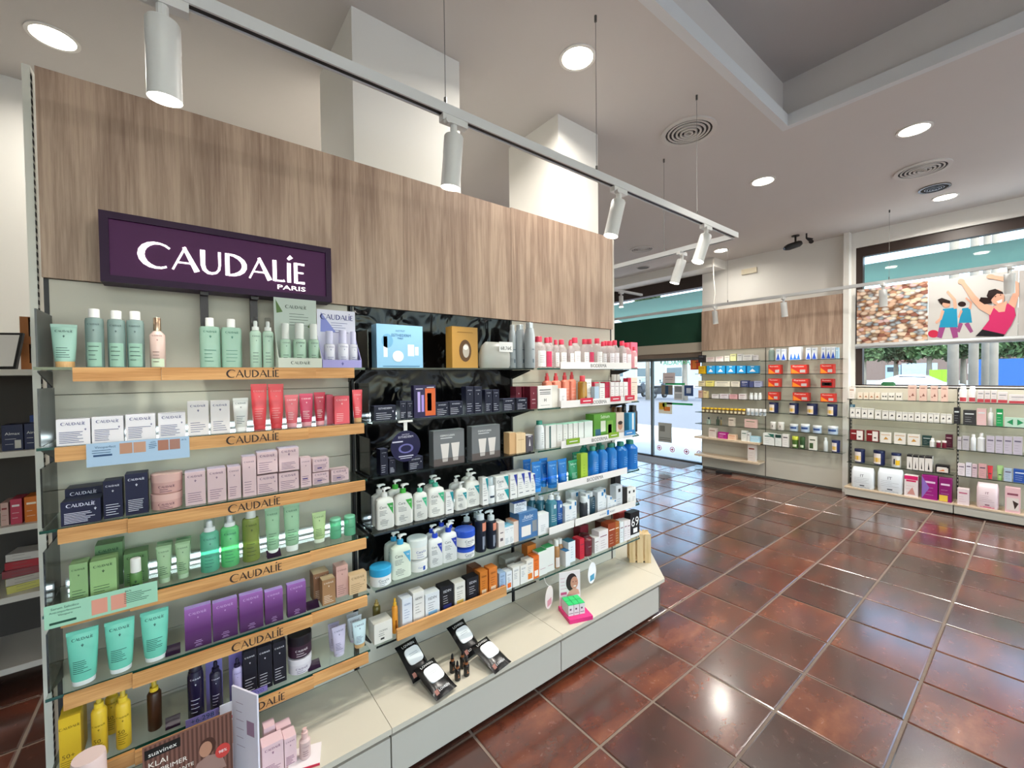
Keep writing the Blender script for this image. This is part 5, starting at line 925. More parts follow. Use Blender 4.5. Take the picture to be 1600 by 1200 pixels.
CT('tall black box in the rear at the bay end', 961, 970, 741, 4, '#26262a', '#9a9aa0', yf=1.87, d=.04, brand=None)
# --- sixth level
for a in ((822, 836, 852, '#b96a28', 1.80, 'orange-brown carton behind the sun cartons'), (838, 852, 862, '#e2e2dc', 1.745, 'white carton with green lid, left'), (852, 865, 855, '#e2e2dc', 1.75, 'white carton with green lid, right')):
    CT(a[5], a[0], a[1], a[2], 5, a[3], '#b0506a', yf=a[4], d=.05, brand=None, els=[('r', -.02, .02, .035, .037)], top='#3fa864' if a[3] != '#b96a28' else '#c9783a')
for a in ((856, 864, 845, 1.86, 'amber bottle with white cap, rear'), (865, 873, 843, 1.75, 'amber bottle with white cap, front left'), (873, 881, 842, 1.77, 'amber bottle with white cap, front right')): BT(a[4], a[0], a[1], a[2], 5, '#a8794a', yf=a[3], cap='#e6e4de', capf=.22, capw=.66, shoulder=.12, brand=None, lab=('#e2d6cf', .05, .5, .8))
CT('white carton with blue lid, low', 881, 888, 860, 5, '#e2e4e6', '#3a6a9a', yf=1.745, d=.05, top='#2f6fa0', brand=None); CT('white tall carton with dark teal lid', 888, 899, 846, 5, '#dfe6ea', '#3a6a80', yf=1.755, d=.06, top='#2a6f88', brand=None, els=lines(-.01, .012, .03, .09, 5))
for a in ((904, 921, 834, 'deep red body oil bottle', 1.75), (897, 906, 838, 'deep red bottle half hidden behind', 1.84)): BT(a[3], a[0], a[1], a[2], 5, '#6a1420', yf=a[4], cap='#4a0d16', capf=.1, capw=.7, shoulder=.1, trans=.1, pc='#e2d3d6', brand=None, els=[('w', 'A-DERMA', 0, .06, .03)] if a[0] == 904 else [('m', 0, .05, .002)])
for a in ((917, 924, 838, '#c9283c', 'red and white slim carton', 1.745), (924, 931, 842, '#e6e2de', 'white slim carton with pink print', 1.745), (932, 947, 830, '#e6dedd', 'wide white carton with maroon sides', 1.745), (948, 960, 818, '#96401f', 'rust brown carton with vertical lettering', 1.745), (961, 968, 815, '#a8622c', 'copper carton beside the rust one', 1.75), (968, 974, 816, '#dfe4e4', 'white carton with teal lid near the end', 1.745), (975, 980, 814, '#e6dede', 'white carton with pink lid near the end', 1.745), (980, 985, 813, '#e6dede', 'second white carton with pink lid near the end', 1.745)): xc, w, h = spotY(a[0], a[1], a[2], ZS[5], a[5]); CT(a[4], a[0], a[1], a[2], 5, a[3], '#7a3a4a' if a[3] > '#c' else '#f0d8c4', yf=a[5], d=.06, brand=None, els=lines(-w*.3, w*.3, h*.15, h*.5, 4)+[('r', -w*.35, w*.35, h*.7, h*.74)])
t, w, h, d = slab('black box with large white sixty nine numerals', 985, 999, 800, 5, '#17171a', .05, lambda w, h: [('w', '69', 0, h*.62, w*.8), ('r', -w*.2, w*.25, h*.18, h*.36)], '#f0f0ee', yf=1.75, name='carton_box', extra=[(0, 1, 0, .12, '#e4e4e2')])
for a in ((940, 952, 815, '#5a2a20', 'brown carton in the rear row'), (905, 918, 822, '#7a2430', 'wine red carton in the rear row'), (968, 980, 800, '#b23a34', 'red carton in the rear row')): CT(a[4], a[0], a[1], a[2], 5, a[3], '#d9c0b8', yf=1.85, d=.06, brand=None)
# ================================================================== deck
def wipes(label, cx, cy, rz, tilt, z=ZD):
    t = thing('wipes_pack', label, 'wipes pack', (cx, cy, z+.0005), rz, 'black wipes packs'); w, l, h = .105, .17, .034; n = 10
    V = []; Fc = []
    for sgn in (0, 1):
        for i in range(n+1):
            for j in range(n+1):
                u, v = i/n*2-1, j/n*2-1; e = (1-abs(u)**3)*(1-abs(v)**5); zz = (h*.5+(h*.5*e if sgn else -h*.5*min(1, e*1.5)))
                V.append((u*w/2*(1+.06*abs(v)**6), v*l/2, zz))
    N_ = (n+1)**2
    for i in range(n):
        for j in range(n):
            a = i*(n+1)+j; Fc += [(a, a+1, a+n+2, a+n+1), (N_+a, N_+a+n+1, N_+a+n+2, N_+a+1)]
    R = Matrix.Rotation(tilt, 4, 'X'); lift = math.sin(abs(tilt))*l/2*.96
    def tr(p): q = R @ Vector(p); return (q.x, q.y, q.z+lift)
    mk('film_pack', [tr(p) for p in V], Fc, M('#0e0e10', .25), t, smooth=True)
    top = lambda x, y: h*.5+h*.5*(1-abs(2*x/w)**3)*(1-abs(2*y/l)**5)+.0012
    lid = [(0, 0)]; q = []
    for i in range(28): x, y = sup(w*.36, l*.22, 4, 2*math.pi*i/28); q.append(tr((x, y+.012, h+.002)))
    mk('lid_flap', [tr((p[0], p[1], 0)) if False else p for p in q]+[tr((sup(w*.36, l*.22, 4, 2*math.pi*i/28)[0], sup(w*.36, l*.22, 4, 2*math.pi*i/28)[1]+.012, h*.9)) for i in range(28)], [tuple(range(28))]+[(i, i+28, (i+1) % 28+28, (i+1) % 28) for i in range(28)], P('#e6e8e8'), t)
    for ww, yy, wd in (('LOVREN', l*.38, w*.6), ('LOVREN', -l*.36, w*.5)):
        b = MB(); word(b, ww, 0, 0, width=wd, eps=0); mk('lettering', [tr((x, yy+zz, top(x, yy+zz))) for x, _, zz in b.v], b.f, P('#e6e6e6'), t)
    b = MB(); rect(b, -w*.42, -w*.28, -.01, .01, eps=0); mk('emblem', [tr((x, -l*.36+zz, top(x, -l*.36+zz)+.0003)) for x, _, zz in b.v], b.f, P('#9a6a60'), t)
    b = MB(); [rect(b, -w*.2, w*.2, -.001+q_, .001+q_, eps=0) for q_ in (0, .008)]; mk('print', [tr((x, .014+zz, h+.0025)) for x, _, zz in b.v], b.f, P('#a8adb0'), t)
def dk(px_, py_, z=ZD): return on(px_, py_, 2, z)
p = dk(682, 1078); wipes('black wipes pack, front one of the left pair', p.x, p.y+.02, .18, .32)
p = dk(660, 1062); wipes('black wipes pack, rear one of the left pair', p.x-.01, p.y+.075, .18, .60)
p = dk(768, 1040); wipes('black wipes pack, front one of the right pair', p.x+.005, p.y+.02, .18, .32)
p = dk(735, 1030); wipes('black wipes pack, rear one of the right pair', p.x+.01, p.y+.08, .18, .60)
for i, (a, lb) in enumerate((((715, 1062), 'front left small black bottle with copper collar'), ((729, 1055), 'front right small black bottle with copper collar'), ((707, 1050), 'rear left small black bottle with copper collar'), ((723, 1043), 'rear right small black bottle with copper collar'))):
    p = dk(*a); t = thing('dropper_bottle', lb, 'bottle', (p.x, p.y, ZD+.0003), 0, 'small black dropper bottles'); mk('body', *loft([(0, .0125, .0125, 2), (.002, .0135, .0135, 2), (.045, .0135, .0135, 2), (.052, .007, .007, 2)], 16), M('#0f0e10', .2), t, smooth='auto'); mk('collar', *loft([(.052, .0085, .0085, 2), (.061, .0085, .0085, 2)], 14), M('#b5764e', .3, .8), t, smooth='auto'); mk('bulb', *loft([(.061, .006, .006, 2), (.075, .0055, .0055, 2), (.084, .003, .003, 2)], 12), P('#151416'), t, smooth='auto'); printing(t, [('w', 'L', 0, .025, .008), ('r', -.006, .006, .016, .0175)], surf([(0, .0135, .0135, 2), (.045, .0135, .0135, 2)]), '#b5764e')
# pink counter display with portrait card
p = dk(884, 968); t = thing('counter_display', 'hot pink counter display with portrait card and little boxes', 'display', (p.x+.075, p.y-.0, ZD+.0003), -.35)
mk('tray', *cube(-.07, .07, -.075, .075, 0, .022), P('#e0357c'), t); mk('tray_side', *cube(.0702, .0712, -.075, .075, 0, .022), P('#e9e4e6'), t); mk('header_card', *cube(-.066, .066, .066, .069, .022, .215), P('#e6dcdc'), t)
ellip(t, .012, .15, .036, .052, .0655, '#2a1c1a', name='hair_picture'); mk('shoulder_picture', [(-.02, .0653, .075), (.062, .0653, .075), (.055, .0653, .1), (.036, .0653, .112), (.022, .0653, .112), (-.005, .0653, .1)], [(0, 1, 2, 3, 4, 5)], P('#d3a08a'), t); ellip(t, .028, .145, .024, .036, .0650, '#c98f78', name='face_picture'); ellip(t, .031, .126, .009, .004, .0646, '#f0e4de', name='smile_picture'); ellip(t, .02, .152, .004, .0022, .0646, '#2a1c1a', name='eye_picture'); ellip(t, .039, .152, .004, .0022, .0646, '#2a1c1a', name='eye_picture'); printing(t, lines(-.058, -.015, .12, .18, 4)+[('r', -.058, -.02, .085, .1)], lambda x, z: .0657, '#c0557a')
for i in range(6):
    q = thing('small_carton', 'small white carton with bright green top in the pink display', 'carton', t.location+Matrix.Rotation(-.35, 3, 'Z') @ Vector((-.045+.034*(i % 3), -.02+.045*(i//3), .0225)), -.35, 'green topped cartons in the pink display'); mk('carton', *cube(-.0155, .0155, -.021, .021, 0, .058), P('#dcdcda'), q); mk('lid_flap', *cube(-.0155, .0155, -.021, .021, .0581, .061), P('#2fbf6c'), q); printing(q, [('r', -.012, .012, .012, .015), ('r', -.008, .002, .03, .04)], lambda x, z: -.021, '#5a4a58')
for a, rz, c1, lb in (((925, 900), .45, '#3f93b4', 'round white and blue shelf flag hanging over the deck'), ((858, 938), .6, '#c98a94', 'round pink shelf flag beside the portrait card')):
    c = on(a[0], a[1]-5, 1, 1.68); t = thing('shelf_flag', lb, 'sign', (c.x, 1.68, c.z), rz-.25); mk('disc', *disc_y(.048, -.001, .001, 28, .062), P('#e6e8ea' if c1[1] == '3' else '#dccfca'), t); b = MB(); rect(b, -.025, .025, -.045, -.01, lambda x, z: -.001); b.build('picture', P(c1), t); b = MB(); b.add(tube_path([(0, 0, .06), (0, .02, .075), (0, .03, ZS[5]-c.z+.006 if ZS[5]-c.z > .08 else .09)], .0012, 5)); b.build('clip_wire', P('#d9d9d9'), t)
# slatted crate on the end deck
t = thing('wooden_crate', 'small upright slatted wooden crate at the gondola end', 'crate', (2.56, 1.80, ZD+.0003), -.75)
CW = mat_oak('crate_wood', '#e2c79a', '#c7a670', 2)
for i in range(3): mk('slat', *cube(-.075+.054*i, -.033+.054*i, -.045, -.037, 0, .205), CW, t)
for i in range(3): mk('slat', *cube(-.075+.054*i, -.033+.054*i, .037, .045, 0, .205), CW, t)
for z in (.01, .19): mk('rail', *cube(-.073, .073, -.0365, .0365, z, z+.008), CW, t)
# front-left stock on the deck
t = thing('counter_display', 'brown leaflet display for a first deodorant with portrait', 'display', (0, 0, 0)); 
c = [on(*q, 1, 1.60) for q in ((222, 1170), (362, 1112))]; t.location = ((c[0].x+c[1].x)/2, 1.60, ZD+.0003); w = c[1].x-c[0].x; h = (c[0].z+c[1].z)/2-ZD
mk('header_card', *cube(-w/2, w/2, 0, .004, 0, h), P('#7c564a'), t); fn = lambda x, z: 0
b = MB(); [rect(b, -w/2+w*(.02+.05*i), -w/2+w*(.045+.05*i), h*.3, h*.99, fn, .0002) for i in range(20)]; b.build('stripe_print', P('#5b3a31'), t)
b = MB(); rect(b, -w*.48, -w*.1, h*.86, h*.96, fn, .0006); b.build('label_panel', P('#17120f'), t); printing(t, [('w', 'suavinex', -w*.29, h*.905, w*.3)], lambda x, z: -.0008, '#f2efe8'); printing(t, [('w', 'KLAI', -w*.34, h*.79, w*.2), ('w', 'SU PRIMER', -w*.24, h*.70, w*.42), ('w', 'DESODORANTE', -w*.21, h*.61, w*.5)], lambda x, z: -.0006, '#f2e9dc')
ellip(t, w*.2, h*.72, w*.1, h*.10, -.0008, '#4a2c22', name='hair_picture'); ellip(t, w*.18, h*.70, w*.075, h*.085, -.0012, '#b5836a', name='face_picture'); mk('body_picture', [(-w*.02, -.001, h*.4), (w*.42, -.001, h*.4), (w*.36, -.001, h*.58), (w*.2, -.001, h*.62), (w*.08, -.001, h*.58)], [(0, 1, 2, 3, 4)], P('#9b7a70'), t); ellip(t, w*.38, h*.60, w*.09, h*.08, -.0016, '#c8453f', name='badge'); printing(t, [('w', '98%', w*.38, h*.60, w*.1)], lambda x, z: -.0018, '#f4e9e6')
mk('foot', *cube(-w/2, w/2, .0041, .09, 0, .004), P('#6a4a40'), t)
p = on(128, 1185, 1, 1.50); t = thing('cosmetic_jar', 'pale pink round jar top at the bottom left edge', 'jar', (p.x, 1.585, ZD+.0003)); r_ = .034; hh = on(128, 1185, 1, 1.585).z-ZD
mk('body', *loft([(0, r_*.95, r_*.95, 2), (hh*.6, r_, r_, 2)], 28), P('#d3bdb8'), t, smooth='auto'); mk('lid', *loft([(hh*.6, r_*1.03, r_*1.03, 2), (hh*.97, r_*1.03, r_*1.03, 2), (hh, r_*.98, r_*.98, 2)], 28), P('#ddc4bf'), t, smooth='auto')
t = thing('counter_display', 'pale lilac standing leaflet card seen edge on', 'display', (on(388, 1150, 1, 1.60).x, 1.61, ZD+.0003), -1.05); hh = on(380, 1085, 1, 1.60).z-ZD
mk('header_card', *cube(-.07, .05, -.003, .003, 0, hh), P('#dcd8e6'), t); printing(t, lines(-.05, -.01, hh*.4, hh*.85, 6)+[('r', .0, .035, hh*.55, hh*.7)], lambda x, z: -.003, '#9a7a94'); mk('foot', *cube(-.07, .05, .0031, .02, 0, .003), P('#dcd8e6'), t)
t = thing('leaflet', 'white leaflet with red banner and closed-eye face', 'leaflet', (on(364, 1120, 1, 1.68).x, 1.68, ZD+.0003)); w = .072; hh = on(364, 1095, 1, 1.68).z-ZD; mk('sheet', *cube(-w/2, w/2, 0, .0015, 0, hh), P('#e4e2ea'), t); b = MB(); rect(b, -w*.3, w*.5, hh*.78, hh*.82, lambda x, z: 0, .0004); b.build('banner', P('#c92c4c'), t); b = MB(); rect(b, -w*.4, w*.5, hh*.45, hh*.76, lambda x, z: 0, .0004); b.build('picture', P('#c99a88'), t); mk('foot', *cube(-w/2, w/2, .0016, .02, 0, .002), P('#e4e2ea'), t)
for i, (a, T_) in enumerate((((409, 443), 1148), ((444, 463), 1138))):
    xc, w, h = spotY(a[0], a[1], T_+14, ZD, 1.60); t = thing('carton_box', 'pale pink serum carton, %s on the deck' % ('left', 'right')[i], 'carton', (xc, 1.625, ZD+.0003), 0, 'pink serum cartons'); carton(t, w, h, .05, '#dcbcc0', '#7a4a6a', brand='CAUDALIE', n=7)
for i, a in enumerate(((412, 430), (432, 455))):
    xc, w, h = spotY(a[0], a[1], 1136, ZD, 1.67); t = thing('carton_box', 'pale pink serum carton, rear %s' % ('left', 'right')[i], 'carton', (xc, 1.69, ZD+.0003), 0, 'pink serum cartons'); carton(t, w, h, .04, '#d9b8bd', '#7a4a6a', brand=None)
p = dk(480, 1195); t = thing('tester_tray', 'white and red tester tray under the pink dropper bottle', 'tray', (p.x, p.y+.03, ZD+.0003), -.3); mk('base', *cube(-.05, .05, -.045, .045, 0, .008), P('#e4dcdc'), t); mk('edge', *cube(-.05, .05, -.047, -.0452, 0, .008), P('#c3304a'), t)
q = thing('dropper_bottle', 'frosted pink serum bottle on the tester tray', 'bottle', (p.x, p.y+.03, ZD+.0087)); mk('body', *loft([(0, .016, .016, 2), (.003, .018, .018, 2), (.06, .018, .018, 2), (.068, .01, .01, 2)], 20), M('#cbb0ac', .3), q, smooth='auto'); mk('cap', *loft([(.068, .0105, .0105, 2), (.088, .0105, .0105, 2), (.09, .007, .007, 2), (.1, .007, .007, 2)], 16), P('#d8b4ae'), q, smooth='auto'); printing(q, [('w', 'CAUDALIE', 0, .045, .02)]+lines(-.01, .01, .015, .03, 3), surf([(0, .018, .018, 2), (.06, .018, .018, 2)]), '#7a5060')
# ------------------------------------------------------------------ end wall units (they face -x)
XB, XF = 6.90, 6.70
def spotX(L_, R_, T_, z, xf): a = on(L_, T_, 0, xf); b = on(R_, T_, 0, xf); return (a.y+b.y)/2, a.y-b.y, (a.z+b.z)/2-z
def putX(name, label, cat, L_, R_, T_, z, build, xf=6.725, d=None, group=None, rnd=False, h=None, **kw):
    yc, w, hh = spotX(L_, R_, T_, z, xf); w *= .955; dd = (w if rnd else (d or min(.14, w*.7)))
    t = thing(name, label, cat, (xf+dd/2, yc, z+.0003), -math.pi/2, group)
    if build is carton: build(t, w, h or hh, d=dd, **kw)
    else: build(t, w, h or hh, **kw)
    return t
def CX(label, L_, R_, T_, z, c, pc='#3a3f48', d=None, group=None, els=None, top=None, xf=6.725, extra_fn=None, h=None):
    yc, w, hh = spotX(L_, R_, T_, z, xf); w *= .955; hh = h or hh
    e = els(w, hh) if els else [('r', -w*.36, w*.36, hh*.70, hh*.78)]+lines(-w*.35, w*.3, hh*.2, hh*.5, 3)
    ex = tuple((tuple(q), col) for q, col in extra_fn(w, hh)) if extra_fn else ()
    return putX('carton_box', label, 'carton', L_, R_, T_, z, carton, xf, d, group, h=h, c=c, pc=pc, brand=None, els=e, extra=ex, top=top)
def JX(label, L_, R_, T_, z, c, lid, group=None, lidf=.25, name='tub', pc='#4a4a50', band=None, xf=6.725):
    t = putX(name, label, 'tub', L_, R_, T_, z, jar, xf, None, group, True, c=c, lid=lid, lidf=lidf, pc=pc, brand=None, els=[])
    yc, w, h = spotX(L_, R_, T_, z, xf); w *= .955; fn = surf([(0, w*.485, w*.485, 2), (h, w*.485, w*.485, 2)])
    if band:
        for (a, b_, c_, d_, col) in band:
            q = MB(); rect(q, a*w, b_*w, h*c_, h*d_, fn, .0008, 8); q.build('label_panel', P(col), t)
    return t
def BX_(label, L_, R_, T_, z, c, cap, group=None, xf=6.735, capf=.18, capw=.6, lab=None, trans=0.): return putX('bottle', label, 'bottle', L_, R_, T_, z, bottle, xf, None, group, True, c=c, cap=cap, capf=capf, capw=capw, brand=None, lab=lab, shoulder=.1, trans=trans)
def glass_row(t, y0, y1, z, xf=XF, xb=XB-.005, name='glass_shelf'):
    g = box(name, xf+.0025, xb, y1, y0, z-.008, z, SHELFG, t); box('glass_edge', xf, xf+.0024, y1, y0, z-.008, z, M('#1d2b28', .2), g)
UL = thing('wall_shelving', 'oak-topped wall shelving bay next to the entrance door', 'shelving', (XB, 3.08, 0)); UR = thing('wall_shelving', 'oak-topped wall shelving bay with red boxes and navy tins', 'shelving', (XB, 2.1, 0))
YL, YM, YR = 3.585, 2.60, 1.645
for t, y0, y1 in ((UL, YL, YM), (UR, YM, YR)):
    zs = [.03, .42, .82, 1.25, 1.62, 1.97]
    for a, b in zip(zs[:-1], zs[1:]): box('back_panel', XB, XB+.02, y1+.003, y0-.003, a+.001, b-.001, PANEL, t)
    box('header_board', XB-.012, XB+.03, y1+.001, y0-.001, 1.971, 2.63, mat_oak('oak_laminate_far') if t is UL else bpy.data.materials['oak_laminate_far'], t)
    box('core', XB+.021, 6.998, y1+.001, y0-.001, 0, 1.97, M('#6b6a64', .8), t); box('upright', XB-.006, XB+.02, y1-.003, y1+.003, .03, 1.97, BLACKM, t)
box('upright', XB-.006, XB+.02, YL-.003, YL+.003, .03, 1.97, BLACKM, UL)
ZL = [1.779, 1.588, 1.38, 1.19, .955, .765]; ZW = [.553, .26]; ZR_ = [1.768, 1.574, 1.388, 1.198, 1.011, .768, .535]
for z in ZL: glass_row(UL, 3.60, YM+.004, z)
for z in ZW: box('wood_shelf', XF-.03, XB-.003, YM+.01, 3.60, z-.028, z, OAKSY, UL)
for z in ZR_: glass_row(UR, YM-.004, YR-.03, z)
# right bay goods
def bluewhite(w, h): return [(('tri', ((0, h*.75), (-w*.42, h*.05), (w*.42, h*.05))),)], 
z = ZR_[0]
BX_('grey-green bottle at the start of the top row', 1199, 1209, 544, z, '#8fa39c', '#c9cfcc', capf=.12)
for i, (L_, R_, T_) in enumerate(((1212, 1219.5, 545), (1220.5, 1228, 545), (1259, 1267, 543), (1268.5, 1276, 543), (1283, 1290, 542), (1291, 1298, 542), (1298.5, 1305, 542))): CX('white carton with blue wave on the top row', L_, R_, T_, z, '#dfe6ee', '#6f8fb8', d=.05, group='white and blue cartons on the top row', els=lambda w, h: [('r', -w*.3, w*.3, h*.8, h*.84)], extra_fn=lambda w, h: [([('tri', ((0, h*.62), (-w*.45, h*.03), (w*.45, h*.03)))], '#2a52c0')])
CX('wide white box showing three blue bottles', 1232, 1252, 542, z, '#e6edf4', '#5f8fd0', d=.08, els=lambda w, h: [('r', -w*.4, w*.4, h*.02, h*.12)], extra_fn=lambda w, h: [([('tri', ((x*w, h*.55), (x*w-w*.13, h*.03), (x*w+w*.13, h*.03)))], '#2a6fd8') for x in (-.3, 0, .3)]); CX('pale blue narrow pack ending the top row', 1305.5, 1310, 543, z, '#a9d0e8', '#e9f2f8', d=.05)
for k, rows in ((1, ((1200, 1219.5, 570), (1235, 1261, 570), (1281, 1302.6, 569))), (2, ((1200, 1218, 591.5), (1237, 1263, 592), (1282, 1302, 592))), (3, ((1199.5, 1216.5, 612.6), (1238, 1263.6, 613.5), (1281.5, 1304.5, 615)))):
    for i, (L_, R_, T_) in enumerate(rows):
        dark = (k == 2 and i == 2)
        CX('%s, %s on the %s red row' % ('dark red and black supplement box' if dark else 'red and orange vitamin box', ('left', 'middle', 'right')[i], ('', 'upper', 'middle', 'lower')[k]), L_, R_, T_, ZR_[k], '#a8221f' if dark else '#c9352c', '#f3e3dc', d=.10, els=lambda w, h: [('w', 'Pharmaton', -w*.02, h*.82, w*.7)], extra_fn=(lambda w, h: [([('r', -w*.4, w*.4, h*.2, h*.6)], '#1c1414'), ([('r', -w*.2, w*.25, h*.3, h*.5)], '#c9c4c0')]) if dark else (lambda w, h: [([('tri', ((-w*.46, h*.05), (-w*.46, h*.62), (w*.1, h*.05)))], '#ef8a2a'), ([('r', w*.08, w*.42, h*.12, h*.45)], '#b9b0ae')]))
for i, (L_, R_, T_) in enumerate(((1199, 1214, 629), (1231, 1246, 630), (1258, 1276, 631), (1290, 1307, 632))): JX('navy nutrition tin with yellow label on the tin row', L_, R_, T_, ZR_[4], '#1c2350', '#1a2048', 'navy nutrition tins', .16, 'nutrition_tin', band=[(-.42, .2, .08, .8, '#e6dcd8'), (-.40, .18, .2, .5, '#e2b52c')])
for i, (L_, R_, T_) in enumerate(((1202, 1211.5, 659.4), (1213.6, 1224, 660))): JX('%s white tub at the left of the tub row' % ('first', 'second')[i], L_, R_, T_, ZR_[5], '#ddd9d2', '#e6e4e0', None, .15, band=[(-.06, .06, .3, .6, '#4a4038')])
for i, (L_, R_, T_) in enumerate(((1232, 1245.5, 663), (1249, 1263.5, 663), (1268, 1282.5, 665.4), (1291, 1308, 666.4))): JX('white lidded tub with blue band on the tub row', L_, R_, T_, ZR_[5], '#aebfd2', '#e6e8ea', 'blue banded tubs', .22, band=[(-.46, .46, .35, .62, '#2c4a86')])
z = ZR_[6]
CX('white carton with green sweep on the lowest glass shelf', 1192, 1210, 677, z, '#e4e6e2', '#3a6a5a', extra_fn=lambda w, h: [([('tri', ((-w*.1, h*.97), (w*.48, h*.97), (w*.48, h*.6)))], '#2a6a5c')]); CX('dark green topped white carton', 1211, 1221, 679, z, '#dfe2de', '#2a4a42', extra_fn=lambda w, h: [([('r', -w*.48, w*.48, h*.72, h*.98)], '#22403a')]); CX('white carton with dark figure', 1222, 1232, 678.5, z, '#e6e2de', '#4a4046')
JX('green jar with yellow lid', 1236, 1246.5, 682, z, '#4a6a2c', '#c9cf4a', lidf=.3, band=[(-.3, .3, .1, .3, '#dfe4c4')]); JX('dark green jar beside it', 1248, 1257, 683, z, '#31502c', '#3c5a34', lidf=.3, band=[(-.3, .3, .1, .3, '#c9d4b4')]); CX('white carton with green panel', 1263.5, 1275.5, 682, z, '#e2e0d6', '#3a4a2c', extra_fn=lambda w, h: [([('r', -w*.4, w*.1, h*.1, h*.5)], '#3f5a34')]); BX_('slim white bottle near the navy tin', 1286, 1293, 684, z, '#d6dcdc', '#e6e8e8', capf=.2); JX('navy nutrition tin at the end of the lowest shelf', 1297.5, 1311.5, 688.5, z, '#232c62', '#20295a', None, .12, 'nutrition_tin', band=[(-.42, .2, .08, .8, '#e6dcd8'), (-.40, .18, .2, .5, '#e2b52c')])
# left bay goods
z = ZL[0]
for a in ((1091, 1100.5, 555, '#2b2a30', 'black small carton at the door end'), (1103, 1116.5, 558, '#e6dcd8', 'low white carton with red foot, left'), (1118, 1130.5, 557, '#e9e2de', 'low white carton with red foot, right'), (1132, 1140, 556, '#e8e4d4', 'cream carton beside the yellow-green one'), (1141, 1150, 553, '#dfe0a4', 'yellow-green carton on the top shelf'), (1151.5, 1159.5, 553, '#cfd0d0', 'grey carton with dark blue spot'), (1160, 1175, 554, '#e2e2e0', 'white carton with grey print, wide'), (1176.5, 1182.5, 555, '#d9d6d8', 'narrow white carton with purple mark')): CX(a[4], a[0], a[1], a[2], z, a[3], '#b8505a' if 'red foot' in a[4] else '#6a6a74', d=.07)
z = ZL[1]; CX('bright yellow carton starting the blue row', 1091, 1102, 572, z, '#e2b21e', '#a87a10', d=.08)
for i, (L_, R_) in enumerate(((1104, 1117), (1118.5, 1133), (1134.5, 1149), (1151, 1165), (1167, 1184.5))): CX('sky blue carton with white peak logo', L_, R_, 571.5, z, '#2a9ad8', '#e8f2f8', d=.08, group='sky blue cartons', els=lambda w, h: [('r', -w*.15, w*.15, h*.82, h*.9)], extra_fn=lambda w, h: [([('tri', ((0, h*.62), (-w*.3, h*.2), (w*.3, h*.2)))], '#e4ecf0'), ([('r', -w*.08, w*.08, h*.22, h*.36)], '#d86a4a')])
z = ZL[2]
for a in ((1091, 1101.5, 595, '#dccfa8', 'cream carton at the door end of the third row'), (1102.5, 1115, 595, '#e2d77a', 'yellow banded white carton'), (1116, 1141, 595.8, '#e6e0cc', 'long low cream carton'), (1142, 1156, 596, '#dfd9c8', 'low cream carton with navy corner'), (1157, 1169.5, 594.5, '#3a4470', 'navy and white carton, left'), (1170.5, 1177, 596, '#4a5280', 'navy and white carton, middle'), (1178, 1190, 595.5, '#9aa0bc', 'pale navy printed carton, right')): CX(a[4], a[0], a[1], a[2], z, a[3], '#4a4a60' if a[3] != '#3a4470' else '#e6e6ec', d=.07)
z = ZL[3]
for a in ((1091, 1097.5, 610, '#c9a898', 'pinkish carton at the door end'), (1098.5, 1105, 611, '#dcc994', 'cream and yellow carton beside it'), (1112, 1123, 616, '#e2dfe0', 'white carton with dark arc'), (1124.5, 1138.5, 615.5, '#dcd6dc', 'white carton with violet arc'), (1139.5, 1152, 616.3, '#dba9ac', 'white carton with red arc'), (1154, 1165.5, 615.5, '#dcd4d4', 'white carton with pink print')): CX(a[4], a[0], a[1], a[2], z, a[3], '#7a3a4a', d=.06)
for i, (L_, R_) in enumerate(((1170, 1176), (1177, 1183), (1184, 1189.5))): BX_('small white pill bottle in the group of three', L_, R_, 614, z, '#d2d6d8', '#e2e4e4', 'small white pill bottles', capf=.25, capw=.8)
z = ZL[4]
for i in range(11): JX('small brown jar with yellow lid in the long jar row', 1095+i*6.3, 1100.8+i*6.3, 636.5+i*.25, z, '#6a4a24', '#e2b824', 'brown jars with yellow lids', .28, 'honey_jar', band=[(-.4, .4, .1, .5, '#d9cfae')])
for i in range(5): JX('small white jar following the brown jars', 1165.5+i*6.3, 1171.3+i*6.3, 638.5+i*.3, z, '#d9dcde', '#e6e6e6', 'small white jars', .3, 'small_jar', band=[(-.4, .4, .1, .5, '#9aa6b0')])
z = ZL[5]
for a in ((1103, 1109, 652, '#9fb0a4', 'pale glass dropper bottle at the left'), (1118, 1123, 651, '#4a5a4c', 'dark glass dropper bottle'), (1124.5, 1127.5, 652, '#8a7a54', 'thin amber dropper bottle')): BX_(a[4], a[0], a[1], a[2], z, a[3], '#2a2a2a', trans=.2, capf=.3, capw=.5)
CX('round cornered beige pack with dark lid', 1138, 1147, 653, z, '#d2c4b4', '#4a3a30', d=.06); CX('pink and white pack with leaf pictures', 1163, 1182, 655.5, z, '#dcb8b0', '#5a7a4a', d=.06)
z = ZW[0]
CX('cream carton with face picture on the wooden shelf', 1107, 1119, 669, z, '#d9cdc4', '#8a5a4c', d=.07); CX('magenta carton on the wooden shelf', 1121.5, 1136, 675.5, z, '#b02a86', '#f0d4e6', d=.07); CX('orange and white carton on the wooden shelf', 1137, 1150, 679, z, '#e2c2a8', '#d86a24', d=.07); CX('white and green carton on the wooden shelf', 1158, 1167, 673, z, '#dfe0dc', '#3a6a5a', d=.06); CX('white carton with grey print beside it', 1167.5, 1171.5, 676, z, '#dcdcdc', '#5a5a5a', d=.06); CX('light blue carton at the end of the wooden shelf', 1172, 1187, 682, z, '#a8cfe2', '#e6f0f4', d=.07); CX('single brown and white box on the lowest wooden shelf', 1168, 1180.5, 694.5, ZW[1], '#dcd2cc', '#8a3a2a', d=.07)
